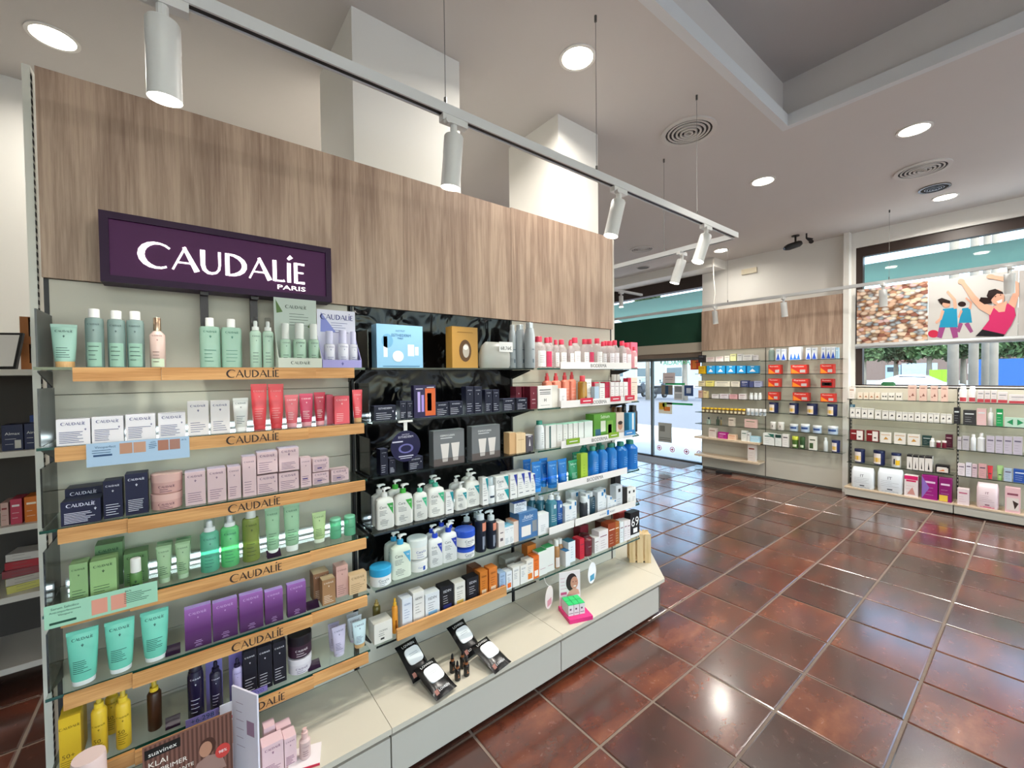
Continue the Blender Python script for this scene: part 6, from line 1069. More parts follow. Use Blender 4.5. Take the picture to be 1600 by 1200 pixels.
# ------------------------------------------------------------------ low shelving under the street window
YA, YAB, YE = 1.585, .615, -1.35
ZA = [1.248, 1.006, .724, .438]; ZBASE = .126
for i, (y0, y1, lb) in enumerate(((YA, YAB, 'low shelving bay under the pill poster'), (YAB, -.36, 'low shelving bay under the dancing women poster'))):
    t = thing('window_shelving', lb, 'shelving', (6.9, (y0+y1)/2, 0))
    for a, b in ((ZBASE, .5), (.5, .9), (.9, 1.40)): box('back_panel', 6.93, 6.95, y1+.002, y0-.002, a+.001, b-.001, M('#cfc9b8', .5), t)
    box('core', 6.951, 6.998, y1, y0, 0, 1.38, M('#77756d', .8), t); box('upright', 6.915, 6.935, y0-.014, y0-.004, ZBASE, 1.40, M('#26262a', .5), t)
    u = MB(); [u.box(6.912, 6.9149, y0-.012, y0-.006, .2+.045*k, .222+.045*k) for k in range(26)]; u.build('slot_row', M('#e2ded4', .6), t, True)
    box('deck', 6.655, 6.929, y1+.001, y0-.001, ZBASE-.018, ZBASE, OAKSY, t); box('base_front', 6.665, 6.68, y1+.004, y0-.004, .02, ZBASE-.019, CREAM, t); box('plinth', 6.70, 6.92, y1+.01, y0-.01, 0, .02, DARKM, t)
    for z in ZA: glass_row(t, y0-.016, y1+.004, z, XF, 6.925)
zA = ZA[0]
CX('tall white carton at the left end of the window shelf', 1326.5, 1335.5, 604.5, zA, '#e2dcd4', '#b8866a', d=.05)
for i in range(4): CX('little cream carton with brown mark, one of a row of four', 1340+i*8.9, 1348.2+i*8.9, 613.5, zA, '#e6d9c6', '#a8643a', d=.05, group='little cream cartons', els=lambda w, h: [('tri', ((-w*.3, h*.3), (w*.3, h*.3), (0, h*.55)))])
for i, L_ in enumerate((1377, 1388, 1399.5)): CX('little white carton with dark butterfly, one of three', L_, L_+10, 614, zA, '#e6e2d8', '#2a2a2a', d=.05, group='butterfly cartons', els=lambda w, h: [('tri', ((0, h*.45), (-w*.35, h*.65), (-w*.3, h*.35))), ('tri', ((0, h*.45), (w*.35, h*.65), (w*.3, h*.35)))])
for i, (L_, R_) in enumerate(((1418.7, 1431.5), (1436, 1448), (1454, 1465), (1470, 1481))): CX('tall rose carton in the row of four', L_, R_, 602+.5*i, zA, '#dcbcae', '#8a5a50', d=.05, group='tall rose cartons', els=lambda w, h: [('r', -w*.3, w*.3, h*.8, h*.85), ('tri', ((-w*.1, h*.3), (w*.3, h*.3), (w*.1, h*.5))), ('r', -w*.35, -w*.2, h*.22, h*.3)])
for i, (L_, R_) in enumerate(((1498, 1511.5), (1512.5, 1525.5))): BX_('%s white supplement bottle with red band' % ('left', 'right')[i], L_, R_, 603.5, zA, '#e2e0e0', '#ecebea', capf=.18, capw=.75, lab=('#b8434c', .05, .36, .95))
for i, (L_, R_, T_) in enumerate(((1527, 1537.5, 610), (1538.5, 1547.5, 610), (1548.5, 1557.5, 610), (1559, 1574.5, 613), (1576, 1604, 617))): CX('%s white carton with red foot beside the bottles' % ('first', 'second', 'third', 'fourth', 'fifth')[i], L_, R_, T_, zA, '#dcd6d6', '#8a8a90', d=.06, extra_fn=lambda w, h: [([('r', -w*.49, w*.49, h*.02, h*.3)], '#b8434c')])
zA = ZA[1]; n_ = 0
for i, (L_, R_, T_, m_) in enumerate(((1328, 1345, 636.5, 2), (1346, 1365.5, 638, 2), (1367, 1377, 641, 1), (1378, 1399.3, 642, 2), (1400.5, 1428.3, 644, 3), (1429, 1449, 645, 2), (1450, 1468, 645.5, 2), (1469.5, 1488, 647, 2))):
    for j in range(m_):
        l = L_+(R_-L_)*j/m_; r = L_+(R_-L_)*(j+1)/m_; n_ += 1
        CX('small white framed carton in the long white row', l, r-.3, T_+.4*j, zA, '#e2e0da', '#3a3a40', d=.06, group='white framed cartons', els=lambda w, h: [('r', -w*.42, w*.42, h*.90, h*.93), ('r', -w*.42, w*.42, h*.06, h*.09), ('tri', ((-w*.25, h*.4), (w*.25, h*.45), (0, h*.65)))])
CX('teal blue little carton standing on the white row', 1328, 1335, 629.5, zA+.1, '#1f5f78', '#dfe8ec', d=.04, h=.035).location.z = ZA[1]+spotX(1328, 1345, 636.5, ZA[1], 6.725)[2]+.001
for a in ((1490, 1500, 637, '#2b2b2f', 'black pack with blue picture'), (1504.5, 1525, 641, '#3a3a3c', 'black and white device box'), (1526, 1541.5, 638.5, '#dcb8b8', 'pink and cream carton')): CX(a[4], a[0], a[1], a[2], zA, a[3], '#cfd4d6', d=.07)
BX_('white pump bottle with red corner', 1543, 1553, 637, zA, '#dcdcdc', '#ececec', capf=.25, capw=.4); CX('bright green pack beside the white bottle', 1556.5, 1567.5, 639, zA, '#2a9a5a', '#e2f0e6', d=.04); CX('pale green pack with green goggles', 1569, 1604, 653, zA, '#b9d8c6', '#2a8a5a', d=.05, els=lambda w, h: [('tri', ((-w*.1, h*.2), (-w*.4, h*.5), (-w*.1, h*.85))), ('tri', ((w*.1, h*.2), (w*.4, h*.5), (w*.1, h*.85)))])
zA = ZA[2]
for i, (L_, R_, T_) in enumerate(((1328, 1349.5, 672), (1353.5, 1373, 673))): CX('%s maroon and white supplement carton' % ('left', 'right')[i], L_, R_, T_, zA, '#7a1f22', '#e6dcd8', d=.06, els=lambda w, h: [('r', -w*.4, -w*.05, h*.6, h*.7)], extra_fn=lambda w, h: [([('r', w*.0, w*.46, h*.05, h*.95)], '#e2dcd6'), ([('r', w*.14, w*.3, h*.3, h*.42)], '#3a2a2a')])
for i, (L_, R_, T_) in enumerate(((1375, 1393, 676), (1396.6, 1415.5, 677), (1417.8, 1437.5, 679))): CX('%s white carton with gold flower' % ('first', 'second', 'third')[i], L_, R_, T_, zA, '#e2ddd4', '#c08a3a', d=.06, els=lambda w, h: [('tri', ((-w*.2, h*.3), (w*.25, h*.35), (0, h*.6))), ('r', -w*.4, w*.4, h*.75, h*.8)])
CX('dark teal carton behind a white bottle', 1440.5, 1455.5, 681, zA, '#2a4a48', '#cfd8d6', d=.05, xf=6.80); BX_('small white bottle before the teal carton', 1452, 1461, 685, zA, '#e2e2e0', '#ececec', capf=.25); 
for i, (L_, R_) in enumerate(((1462, 1470), (1471, 1479))): JX('%s small maroon jar' % ('left', 'right')[i], L_, R_, 689, zA, '#7a2438', '#e0d8d6', None, .25)
CX('plum carton behind the maroon jars', 1477, 1488.5, 679, zA, '#5a2438', '#c9a8b0', d=.05, xf=6.80)
CX('silver grey narrow carton', 1496, 1502.5, 683, zA, '#b9b4ba', '#6a6470', d=.05); CX('silver grey wider carton', 1503.5, 1514.5, 681.5, zA, '#b4b0b6', '#6a6470', d=.05); BX_('white lotion bottle, shorter', 1516, 1525.5, 679, zA, '#dfe2e4', '#ececec', capf=.15, capw=.6); BX_('white lotion bottle, taller', 1526.3, 1540, 677, zA, '#dfe2e4', '#ececec', capf=.2, capw=.45)
for i, (L_, R_) in enumerate(((1541, 1554.3), (1555.3, 1567.5), (1568.5, 1582), (1583, 1598))): CX('silver lilac carton in the row of four', L_, R_, 681.5+i*.4, zA, '#bdb6c4', '#6a6478', d=.05, group='silver lilac cartons')
zA = ZA[3]
for i, (L_, R_, T_) in enumerate(((1333, 1350.5, 702), (1362.5, 1382, 704.5))): JX('%s navy nutrition tin on the low window shelf' % ('left', 'right')[i], L_, R_, T_, zA, '#1c2350', '#1a2048', None, .16, 'nutrition_tin', band=[(-.42, .2, .08, .8, '#e6dcd8'), (-.40, .18, .2, .5, '#e2b52c')])
JX('white tin with navy lid and runner picture', 1391, 1407.5, 708.5, zA, '#dfdcd6', '#232a52', None, .18, 'nutrition_tin', band=[(0, .4, .15, .5, '#e2b52c'), (-.2, -.05, .2, .6, '#2a2a34')])
for i, (L_, R_, T_) in enumerate(((1416.8, 1425.5, 710.5), (1426.3, 1435, 711.5), (1435.6, 1444.4, 712.3), (1445, 1457, 713))): CX('black and white knee support box in the row of four', L_, R_, T_, zA, '#e2dcd6', '#1c1a1e', d=.08, top='#1a181c', group='knee support boxes', els=lambda w, h: [('r', -w*.49, w*.49, h*.86, h*.99), ('tri', ((-w*.1, h*.1), (w*.15, h*.1), (0, h*.6)))])
CX('flat black and white box with orange stripe', 1461, 1483.3, 727.5, zA, '#1c1a1c', '#e2ddd6', d=.10, extra_fn=lambda w, h: [([('r', -w*.4, w*.45, h*.1, h*.7)], '#dcd2c8'), ([('tri', ((-w*.3, h*.2), (w*.2, h*.3), (w*.1, h*.5)))], '#d87a3a')])
for a in ((1496.5, 1508, 724.5, '#e0d4d8', 'white and pink carton, first on the low shelf'), (1509, 1518, 723.5, '#dcd8e2', 'white and violet carton, second on the low shelf'), (1518.6, 1527, 726, '#cdb4bc', 'dusty pink carton, third on the low shelf'), (1529, 1541.5, 725.5, '#cf9fa0', 'rose carton with pale lid'), (1568.7, 1581.8, 732.5, '#a9b9cc', 'pale blue carton with dark title'), (1583, 1604, 734, '#2a52a4', 'royal blue carton at the picture edge')): CX(a[4], a[0], a[1], a[2], zA, a[3], '#5a4a60' if a[3] != '#2a52a4' else '#dfe6f2', d=.06)
putX('cream_tube', 'small red tube on the low window shelf', 'tube', 1542.5, 1551.5, 728, zA, squeeze, 6.735, None, None, True, c='#d23a44', brand=None, els=[('r', -.01, .01, .05, .06)], cap='#d23a44'); putX('cream_tube', 'pale green tube on the low window shelf', 'tube', 1557, 1568, 727.5, zA, squeeze, 6.735, None, None, True, c='#a9d08a', brand=None, els=[('r', -.01, .01, .05, .06)], cap='#8ac46a')
def softpack(label, L_, R_, T_, c, pc, tint, xf=6.675, d=.12):
    yc, w, h = spotX(L_, R_, T_, ZBASE, xf); t = thing('soft_pack', label, 'pack', (xf+d/2, yc, ZBASE+.0003), -math.pi/2); s = [(0, w*.46, d*.44, 5), (h*.08, w*.49, d*.49, 5), (h*.8, w*.485, d*.48, 5), (h*.92, w*.46, d*.3, 4), (h, w*.44, d*.06, 3)]
    mk('film_pack', *loft(s, 32), M(c, .3), t, smooth='auto'); fn = surf(s); printing(t, [('w', 'IT', 0, h*.62, w*.16)]+lines(-w*.35, w*.35, h*.28, h*.5, 4)+[('r', -w*.1, w*.1, h*.12, h*.17)], fn, pc); q = MB(); rect(q, -w*.46, w*.46, h*.03, h*.09, fn, .0006, 6); q.build('label_panel', P(tint), t)
softpack('large white soft diaper pack, left', 1329, 1365.5, 731, '#d6dadd', '#3a3f48', '#b9c0c8'); softpack('large white soft diaper pack, right', 1370, 1411.5, 733.5, '#d6dbe0', '#3a3f48', '#b4bcc8'); softpack('pink and white baby diaper pack', 1525, 1561, 756, '#dcc8cc', '#8a5a6a', '#d87a94')
CX('pink topped white box with baby picture', 1412.5, 1435, 743, ZBASE, '#e2d6d4', '#c8245a', xf=6.675, d=.1, extra_fn=lambda w, h: [([('r', -w*.49, w*.49, h*.8, h*.98)], '#d8246a'), ([('tri', ((-w*.3, h*.1), (w*.3, h*.1), (w*.1, h*.45)))], '#c98f86')]); CX('large magenta and violet box', 1439.5, 1465.5, 744, ZBASE, '#9a1f7a', '#e6c8e0', xf=6.675, d=.1, extra_fn=lambda w, h: [([('tri', ((-w*.48, h*.02), (-w*.48, h*.97), (w*.0, h*.5)))], '#8a6ab8')]); CX('plum box with yellow foot', 1467, 1487.5, 748, ZBASE, '#8a1f6a', '#e6c8e0', xf=6.675, d=.1, extra_fn=lambda w, h: [([('r', -w*.49, w*.2, h*.02, h*.28)], '#e2c04a')])
CX('small pink and white baby wipes box', 1495.5, 1514.5, 764, ZBASE, '#e2d0d2', '#b85a78', xf=6.675, d=.1); CX('pink baby box with sleeping child picture', 1570, 1595, 762.5, ZBASE, '#e2b8bc', '#8a4a5a', xf=6.675, d=.1, extra_fn=lambda w, h: [([('r', -w*.4, w*.42, h*.1, h*.6)], '#dccfc8'), ([('tri', ((0, h*.5), (w*.4, h*.4), (w*.15, h*.15)))], '#3a2a24')])
# ------------------------------------------------------------------ printed window posters
PX = 6.955
def mat_pills():
    m, N, L, b = nodes_of('pill_print'); tc = N.new('ShaderNodeTexCoord'); mp = N.new('ShaderNodeMapping'); mp.inputs['Scale'].default_value = (1, 17, 27); vo = N.new('ShaderNodeTexVoronoi'); vo.inputs['Randomness'].default_value = .9; vo.inputs['Scale'].default_value = 1
    cr = N.new('ShaderNodeValToRGB'); cr.color_ramp.interpolation = 'CONSTANT'; e = cr.color_ramp.elements; e[0].color = lin('#e2cbb4'); e[0].position = 0; e[1].position = .9; e[1].position = .94; e[1].color = lin('#8f5a4a')
    for p, c in ((.14, '#d3b096'), (.26, '#d9d4ce'), (.44, '#c99a6c'), (.52, '#a9bac6'), (.66, '#d8ccb0'), (.80, '#b98a70'), (.88, '#cfb0b0')): e.new(p).color = lin(c)
    sp = N.new('ShaderNodeSeparateColor'); dr = N.new('ShaderNodeValToRGB'); dr.color_ramp.elements[0].position = .42; dr.color_ramp.elements[0].color = (1, 1, 1, 1); dr.color_ramp.elements[1].position = .75; dr.color_ramp.elements[1].color = lin('#94796a')
    mx = N.new('ShaderNodeMix'); mx.data_type = 'RGBA'; mx.blend_type = 'MULTIPLY'; mx.inputs[0].default_value = 1
    L.new(tc.outputs['Object'], mp.inputs[0]); L.new(mp.outputs[0], vo.inputs['Vector']); L.new(vo.outputs['Color'], sp.inputs[0]); L.new(sp.outputs[0], cr.inputs[0]); L.new(vo.outputs['Distance'], dr.inputs[0]); L.new(cr.outputs[0], mx.inputs[6]); L.new(dr.outputs[0], mx.inputs[7]); L.new(mx.outputs[2], b.inputs['Base Color']); b.inputs['Roughness'].default_value = .5; return m
bl = thing('window_poster', 'printed roller poster of coloured pills in the window', 'poster', (PX, 1.2, 1.96)); box('sheet', PX, PX+.003, .868, 1.532, 1.955, 2.66, mat_pills(), bl)
b2 = thing('window_poster', 'printed poster of dancing women in sportswear', 'poster', (PX, .52, 1.96)); box('sheet', PX, PX+.003, .185, .866, 1.955, 2.65, M('#bdbbb8', .5), b2)
b3 = thing('window_poster', 'plain grey printed poster cut by the picture edge', 'poster', (PX, .03, 1.96)); box('sheet', PX, PX+.003, -.12, .183, 1.955, 2.64, M('#b3afac', .5), b3)
def ppoly(name, pts, c, lay):
    q = [on(1300+x/5.333, 320+y/5.333, 0, PX-.0006*lay) for x, y in pts]; return mk(name, q, [tuple(reversed(range(len(q))))], P(c), b2, True)
def limb(name, pts, ws, c, lay):
    L_, R_ = [], []
    for i, (x, y) in enumerate(pts):
        a = pts[max(0, i-1)]; d_ = pts[min(len(pts)-1, i+1)]; dx, dy = d_[0]-a[0], d_[1]-a[1]; l = math.hypot(dx, dy) or 1; w = ws[i]; L_.append((x-dy/l*w, y+dx/l*w)); R_.append((x+dy/l*w, y-dx/l*w))
    q = [on(1300+x/5.333, 320+y/5.333, 0, PX-.0006*lay) for x, y in L_+R_]; n = len(pts)
    return mk(name, q, [(i, i+1, n+i+1, n+i) for i in range(n-1)], P(c), b2, True)
def blob(name, cx, cy, rx, ry, c, lay, n=18, a0=0): return ppoly(name, [(cx+rx*math.cos(2*math.pi*i/n)*math.cos(a0)-ry*math.sin(2*math.pi*i/n)*math.sin(a0), cy+rx*math.cos(2*math.pi*i/n)*math.sin(a0)+ry*math.sin(2*math.pi*i/n)*math.cos(a0)) for i in range(n)], c, lay)
SK, SK2 = '#d9a48c', '#cf9a84'
limb('figure_print', [(1075, 985), (1050, 1060)], [18, 14], '#8f4a78', 1); limb('figure_print', [(1120, 985), (1165, 1062)], [20, 14], '#8f4a78', 1); ppoly('figure_print', [(1085, 862), (1150, 855), (1168, 982), (1055, 985)], '#1d86a8', 2); limb('figure_print', [(1148, 868), (1160, 815), (1115, 775)], [11, 10, 8], SK2, 3); blob('figure_print', 1083, 828, 34, 22, '#2a1a18', 3); limb('figure_print', [(1080, 880), (1055, 940)], [10, 8], SK2, 3)
limb('figure_print', [(920, 1010), (895, 1108)], [26, 20], '#93447c', 4); limb('figure_print', [(1010, 1010), (1030, 1108)], [30, 22], '#93447c', 4); ppoly('figure_print', [(925, 868), (1040, 855), (1048, 1020), (893, 1022)], '#1b8bb0', 5); limb('figure_print', [(1030, 865), (1020, 790), (960, 720)], [15, 13, 10], SK, 6); limb('figure_print', [(925, 880), (905, 950), (865, 985)], [13, 11, 9], SK, 6); blob('figure_print', 952, 825, 34, 30, SK, 7); ppoly('figure_print', [(880, 790), (915, 775), (985, 800), (985, 825), (925, 815), (915, 835)], '#241614', 8); blob('figure_print', 845, 1075, 45, 32, '#c22a4a', 3)
ppoly('figure_print', [(1195, 1095), (1255, 1035), (1440, 1078), (1430, 1098)], '#17151a', 9); ppoly('figure_print', [(1310, 880), (1350, 840), (1400, 885), (1465, 820), (1520, 860), (1532, 920), (1495, 1000), (1440, 1080), (1250, 1038), (1310, 960)], '#c22a62', 10)
limb('figure_print', [(1335, 885), (1240, 840), (1175, 770), (1085, 640)], [38, 30, 26, 16], SK, 11); limb('figure_print', [(1495, 850), (1535, 740), (1540, 660), (1440, 620), (1320, 600)], [34, 26, 22, 20, 14], SK, 9); blob('figure_print', 1078, 640, 30, 22, SK, 12); blob('figure_print', 1322, 598, 36, 20, SK, 12); ppoly('figure_print', [(1340, 850), (1460, 800), (1440, 890), (1390, 895)], SK, 11)
blob('figure_print', 1378, 770, 58, 66, SK, 13, a0=-.3); ppoly('figure_print', [(1288, 760), (1305, 715), (1360, 700), (1420, 725), (1430, 745), (1375, 740), (1335, 780), (1320, 800)], '#241412', 14); ppoly('figure_print', [(1310, 775), (1240, 770), (1225, 800), (1270, 830), (1335, 820)], '#241412', 12); ppoly('figure_print', [(1370, 805), (1420, 785), (1415, 812), (1385, 822)], '#f0e6e2', 14)
for x, y in ((1362, 765), (1405, 752)): blob('figure_print', x, y, 7, 4, '#2a1a18', 14, 10)
tb = MB(); tb.add(tube_path([(PX+.005, 1.545, 1.925), (PX+.005, -.12, 1.925)], .032, 14)); tag(tb.build('poster_tube', M('#a9acae', .4, .3)), 'grey roller tube along the bottom of the window posters', 'tube')
t = thing('window_ornament', 'small dark green domed sign base on the window ledge', 'ornament', (6.98, on(1388, 597, 0, 6.98).y, 1.4105)); mk('dome', *loft([(0, .022, .065, 2), (.03, .024, .07, 2), (.05, .018, .05, 2)], 20), M('#1f5a34', .4), t, smooth='auto'); mk('foot', *cube(-.012, .012, -.03, .03, -.0, .008), P('#e2d4b4'), t)
# cable and power block by the wall unit
t = thing('power_adapter', 'black power adapter with cable on the tiles by the wall unit', 'adapter', (6.72, on(1137, 738, 2, 0).y, .0015), .2); mk('block', *cube(-.04, .04, -.11, .11, 0, .03), BLACKM, t); mk('cable', *tube_path([(-.02, .11, .01), (-.08, .22, .004), (-.02, .34, .004), (.06, .30, .004), (.03, .45, .004)], .004, 6), BLACKM, t)
# ------------------------------------------------------------------ street outside
gr = box('pavement', 7.25, 11.5, -25, 30, -.25, -.02, M('#c3bfb8', .8, noise=.08, nscale=2)); tag(gr, 'pale sunlit pavement outside the entrance', 'pavement'); struct(gr)
sp = box('bounce_pavement', -40, 7.24, -30, -4.76, -.25, -.02, M('#c3bfb8', .8, noise=.08, nscale=2)); tag(sp, 'pale pavement outside the side windows', 'pavement'); struct(sp)  # unseen ground, added to bounce daylight in from behind the viewpoint
rd = box('road', 11.5, 44, -60, 60, -.35, -.10, M('#6a6a6d', .85, noise=.06, nscale=1)); tag(rd, 'grey road beyond the pavement', 'road'); struct(rd)
kb = box('far_pavement', 44, 140, -120, 120, -.3, -.05, M('#85817a', .85, noise=.06, nscale=1)); tag(kb, 'far pavement across the road', 'pavement'); struct(kb)
LEAF = [M(c, .7) for c in ('#3d5530', '#486238', '#33492b', '#546f42')]; BARK = M('#8f8578', .9, noise=.25, nscale=6)
def tree(label, pxx, x, r, h, crown, seed, lean=0., cr=2.2, ls=1.):
    rnd = random.Random(seed); y = on(pxx, 570, 0, x).y; t = thing('street_tree', label, 'tree', (x, y, -.05)); mk('trunk', *tube_path([(0, 0, 0), (lean*.3, lean*.5, h*.4), (lean, lean, h)], [r*1.1, r, r*.75], 10), BARK, t, smooth=True)
    V, Fc = [], []
    for i in range(crown):
        a = rnd.uniform(0, 6.283); e = rnd.gauss(0, .45); R = cr*rnd.uniform(.05, 1)**.5; c = Vector((lean+R*math.cos(a), lean+R*math.sin(a), h+.4+e*1.3*cr/2.2)); s = ls*rnd.uniform(.10, .22); u = Vector((rnd.gauss(0, 1), rnd.gauss(0, 1), rnd.gauss(0, 1))).normalized(); v = u.cross(Vector((rnd.gauss(0, 1), rnd.gauss(0, 1), rnd.gauss(0, 1)))).normalized(); n = len(V); V += [c-u*s, c+v*s*.6, c+u*s, c-v*s*.6]; Fc.append((n, n+1, n+2, n+3))
    mk('crown', V, Fc, LEAF[seed % 4], t)['kind'] = 'stuff'
for i, (a, x, r, h, cr, lb, R_) in enumerate(((1489, 14.6, .095, 7, 300, 'pale plane tree trunk nearest the white car', .25), (1521, 13.5, .075, 7, 300, 'pale tree trunk left of the pair by the window edge', .25), (1540, 16.5, .075, 8, 300, 'slender tree trunk in the middle of the window view', .5), (1553, 13.0, .06, 6, 300, 'thin grey tree trunk right of the pair', .25), (1012, 23, .13, 6, 400, 'tree trunk seen through the glass door', .8), (1350, 53, .2, 3.3, 2500, 'leafy tree across the road at the left of the window', 1.4), (1400, 56.5, .2, 3.3, 2500, 'leafy tree across the road above the truck', 1.5), (1452, 53, .2, 3.5, 2500, 'leafy tree across the road behind the lime panels', 1.5), (1505, 56.5, .2, 3.4, 2500, 'leafy tree across the road behind the trunks', 1.5), (1575, 53, .2, 3.4, 2500, 'leafy tree across the road above the blue container', 1.8), (1070, 24, .16, 3.0, 1600, 'leafy tree seen through the right door pane', 1.4))): tree(lb, a, x, r, h, cr, i, 0, R_, 1.6 if x > 40 else 1.)
def wheel(x, y, z, r, w, parent, axis='y'):
    c = Vector((x, y, z)); d_ = Vector((0, w/2, 0)) if axis == 'y' else Vector((w/2, 0, 0)); mk('wheel', *tube_path([c-d_, c+d_], r, 18), BLACKM, parent); mk('hub', *tube_path([c-d_*1.05, c+d_*1.05], r*.6, 12), STEEL, parent)
def carbody(secs, w):
    """side profile polygon extruded along x with tumblehome"""
    n = len(secs); V = []
    for s_, k in ((-1, 1), (1, 1)): V += [(s_*w/2*(1-.16*max(0, (z-.75))/.6), y, z) for y, z in secs]
    return V, [tuple(range(n)), tuple(reversed(range(n, 2*n)))]+[(i, i+n, (i+1) % n+n, (i+1) % n) for i in range(n)]
cy = on(1437, 592, 0, 38).y
t = thing('parked_car', 'white hatchback car parked across the street', 'car', (38, cy, -.1), 0)
prof = [(-2.1, .3), (-2.15, .62), (-1.9, .82), (-1.05, .95), (-.35, 1.36), (.1, 1.45), (.9, 1.43), (1.6, 1.15), (2.05, .98), (2.1, .5), (2.05, .3)]
mk('body', *carbody(prof, 1.75), M('#d9dcde', .2, coat=.6), t, smooth=False)
for sx in (-1, 1): mk('side_window', [(sx*(.87-.06), -.95, .97), (sx*(.87-.12), -.32, 1.30), (sx*(.87-.13), .85, 1.34), (sx*(.87-.08), 1.45, 1.08)], [(0, 1, 2, 3)], M('#27313a', .1), t)
for y in (-1.35, 1.35):
    for x in (-.8, .8): wheel(x, y, .31, .31, .2, t, 'x')
cy = on(1424, 575, 0, 84).y; t = thing('delivery_truck', 'pale blue-white truck with box body across the street', 'truck', (84, cy, -.05))
box('cab', -1, 1, 1.0, 2.7, .5, 2.5, M('#8fa6b8', .35), t, False); box('box_body', -1.05, 1.05, -2.6, .9, .7, 2.7, M('#9fadb8', .4), t, False); box('windscreen', -1.02, -1.001, 1.2, 2.5, 1.5, 2.2, M('#2b3a46', .1), t, False); box('chassis', -.9, .9, -2.6, 2.7, .4, .68, DARKM, t, False)
for y in (-1.8, 1.9):
    for x in (-.85, .85): wheel(x, y, .42, .42, .25, t, 'x')
for a, x, w, h, c, lb in ((1462, 50, .74, 1.3, '#86b81c', 'lime green site panel left of the trunk'), (1480, 50, .6, 1.3, '#86b81c', 'narrow lime green site panel beside it'), (1580, 46, 3.2, 2.0, '#1f55a0', 'blue skip container at the right of the window view')):
    y = on(a, 573, 0, x).y; t = thing('site_panel' if w < 3 else 'skip_container', lb, 'panel' if w < 3 else 'container', (x, y, -.05)); box('panel', -.05 if w < 3 else -.9, .05 if w < 3 else .9, -w/2, w/2, .4, .4+h, M(c, .5), t, False); box('foot', -.04, .04, -w/2, -w/2+.08, 0, .4, GREYM, t, False); box('foot', -.04, .04, w/2-.08, w/2, 0, .4, GREYM, t, False)
# facades across the street
def facade(label, x, y0, y1, h, c, wc, cols, rows):
    t = thing('far_building', label, 'building', (x, (y0+y1)/2, -.05)); box('wall', x, x+6, y0, y1, -.05, h, M(c, .9, noise=.05, nscale=1), t)
    for i in range(cols):
        for j in range(rows):
            y = y0+(y1-y0)*(i+.5)/cols; z = 1.0+j*3.0; w = (y1-y0)/cols*.28; f_ = box('window', x-.06, x-.001, y-w, y+w, z, z+1.6, M('#e0dcd4', .6), t); box('pane', x-.07, x-.061, y-w*.85, y+w*.85, z+.1, z+1.5, M(wc, .15), f_)
facade('reddish brick building across the street', 100, -60, 30, 11, '#75625a', '#3a4650', 9, 3); facade('grey shuttered building seen through the entrance', 60, 22, 60, 12, '#a4aeb2', '#5a6a72', 7, 3); facade('pale building far to the right of the street', 100, -130, -61, 12, '#b5b0a6', '#46525a', 9, 3)
# parked scooters outside the door
def scooter(label, x, y, rz, c):
    t = thing('motor_scooter', label, 'scooter', (x, y, -.05), rz)
    for yy in (-.62, .62): mk('wheel', *tube_path([(-.06, yy, .26), (.06, yy, .26)], .26, 18), BLACKM, t); mk('hub', *tube_path([(-.065, yy, .26), (.065, yy, .26)], .12, 12), STEEL, t)
    mk('body', *loft([(.28, .12, .42, 3), (.45, .17, .52, 3), (.70, .16, .36, 3)], 20), M(c, .3), t, smooth='auto').location = (0, .22, 0); mk('seat', *loft([(.70, .14, .40, 3), (.80, .15, .42, 3), (.83, .11, .36, 3)], 20), BLACKM, t, smooth='auto').location = (0, .22, 0)
    mk('leg_shield', *tube_path([(0, -.42, .35), (0, -.50, .8), (0, -.46, 1.0)], [.17, .20, .10], 12), M(c, .3), t, smooth='auto'); mk('floorboard', *cube(-.15, .15, -.45, 0, .30, .36), BLACKM, t); mk('fork', *tube_path([(0, -.62, .26), (0, -.48, .95)], .035, 8), STEEL, t); mk('handlebar', *tube_path([(-.24, -.40, 1.02), (-.1, -.47, 1.05), (.1, -.47, 1.05), (.24, -.40, 1.02)], .02, 8), BLACKM, t); mk('windscreen', *cube(-.16, .16, -.56, -.55, 1.02, 1.32), CLEARP, t); mk('mirror', *tube_path([(.18, -.43, 1.04), (.20, -.42, 1.22)], [.01, .05], 8), BLACKM, t)
for i, (a, x, rz, c) in enumerate(((952, 25.0, 1.57, '#2a2d33'), (967, 25.0, 1.57, '#3a3f48'), (982, 25.0, 1.57, '#23262b'), (998, 25.0, 1.57, '#2f343c'), (1030, 25.0, 1.57, '#30343a'))): scooter(('dark scooter parked at the left edge of the door view', 'grey scooter second in the parked row', 'black scooter in the middle of the parked row', 'dark scooter before the tree trunk', 'scooter parked behind the door notices')[i], x, on(a, 600, 0, x).y, rz, c)
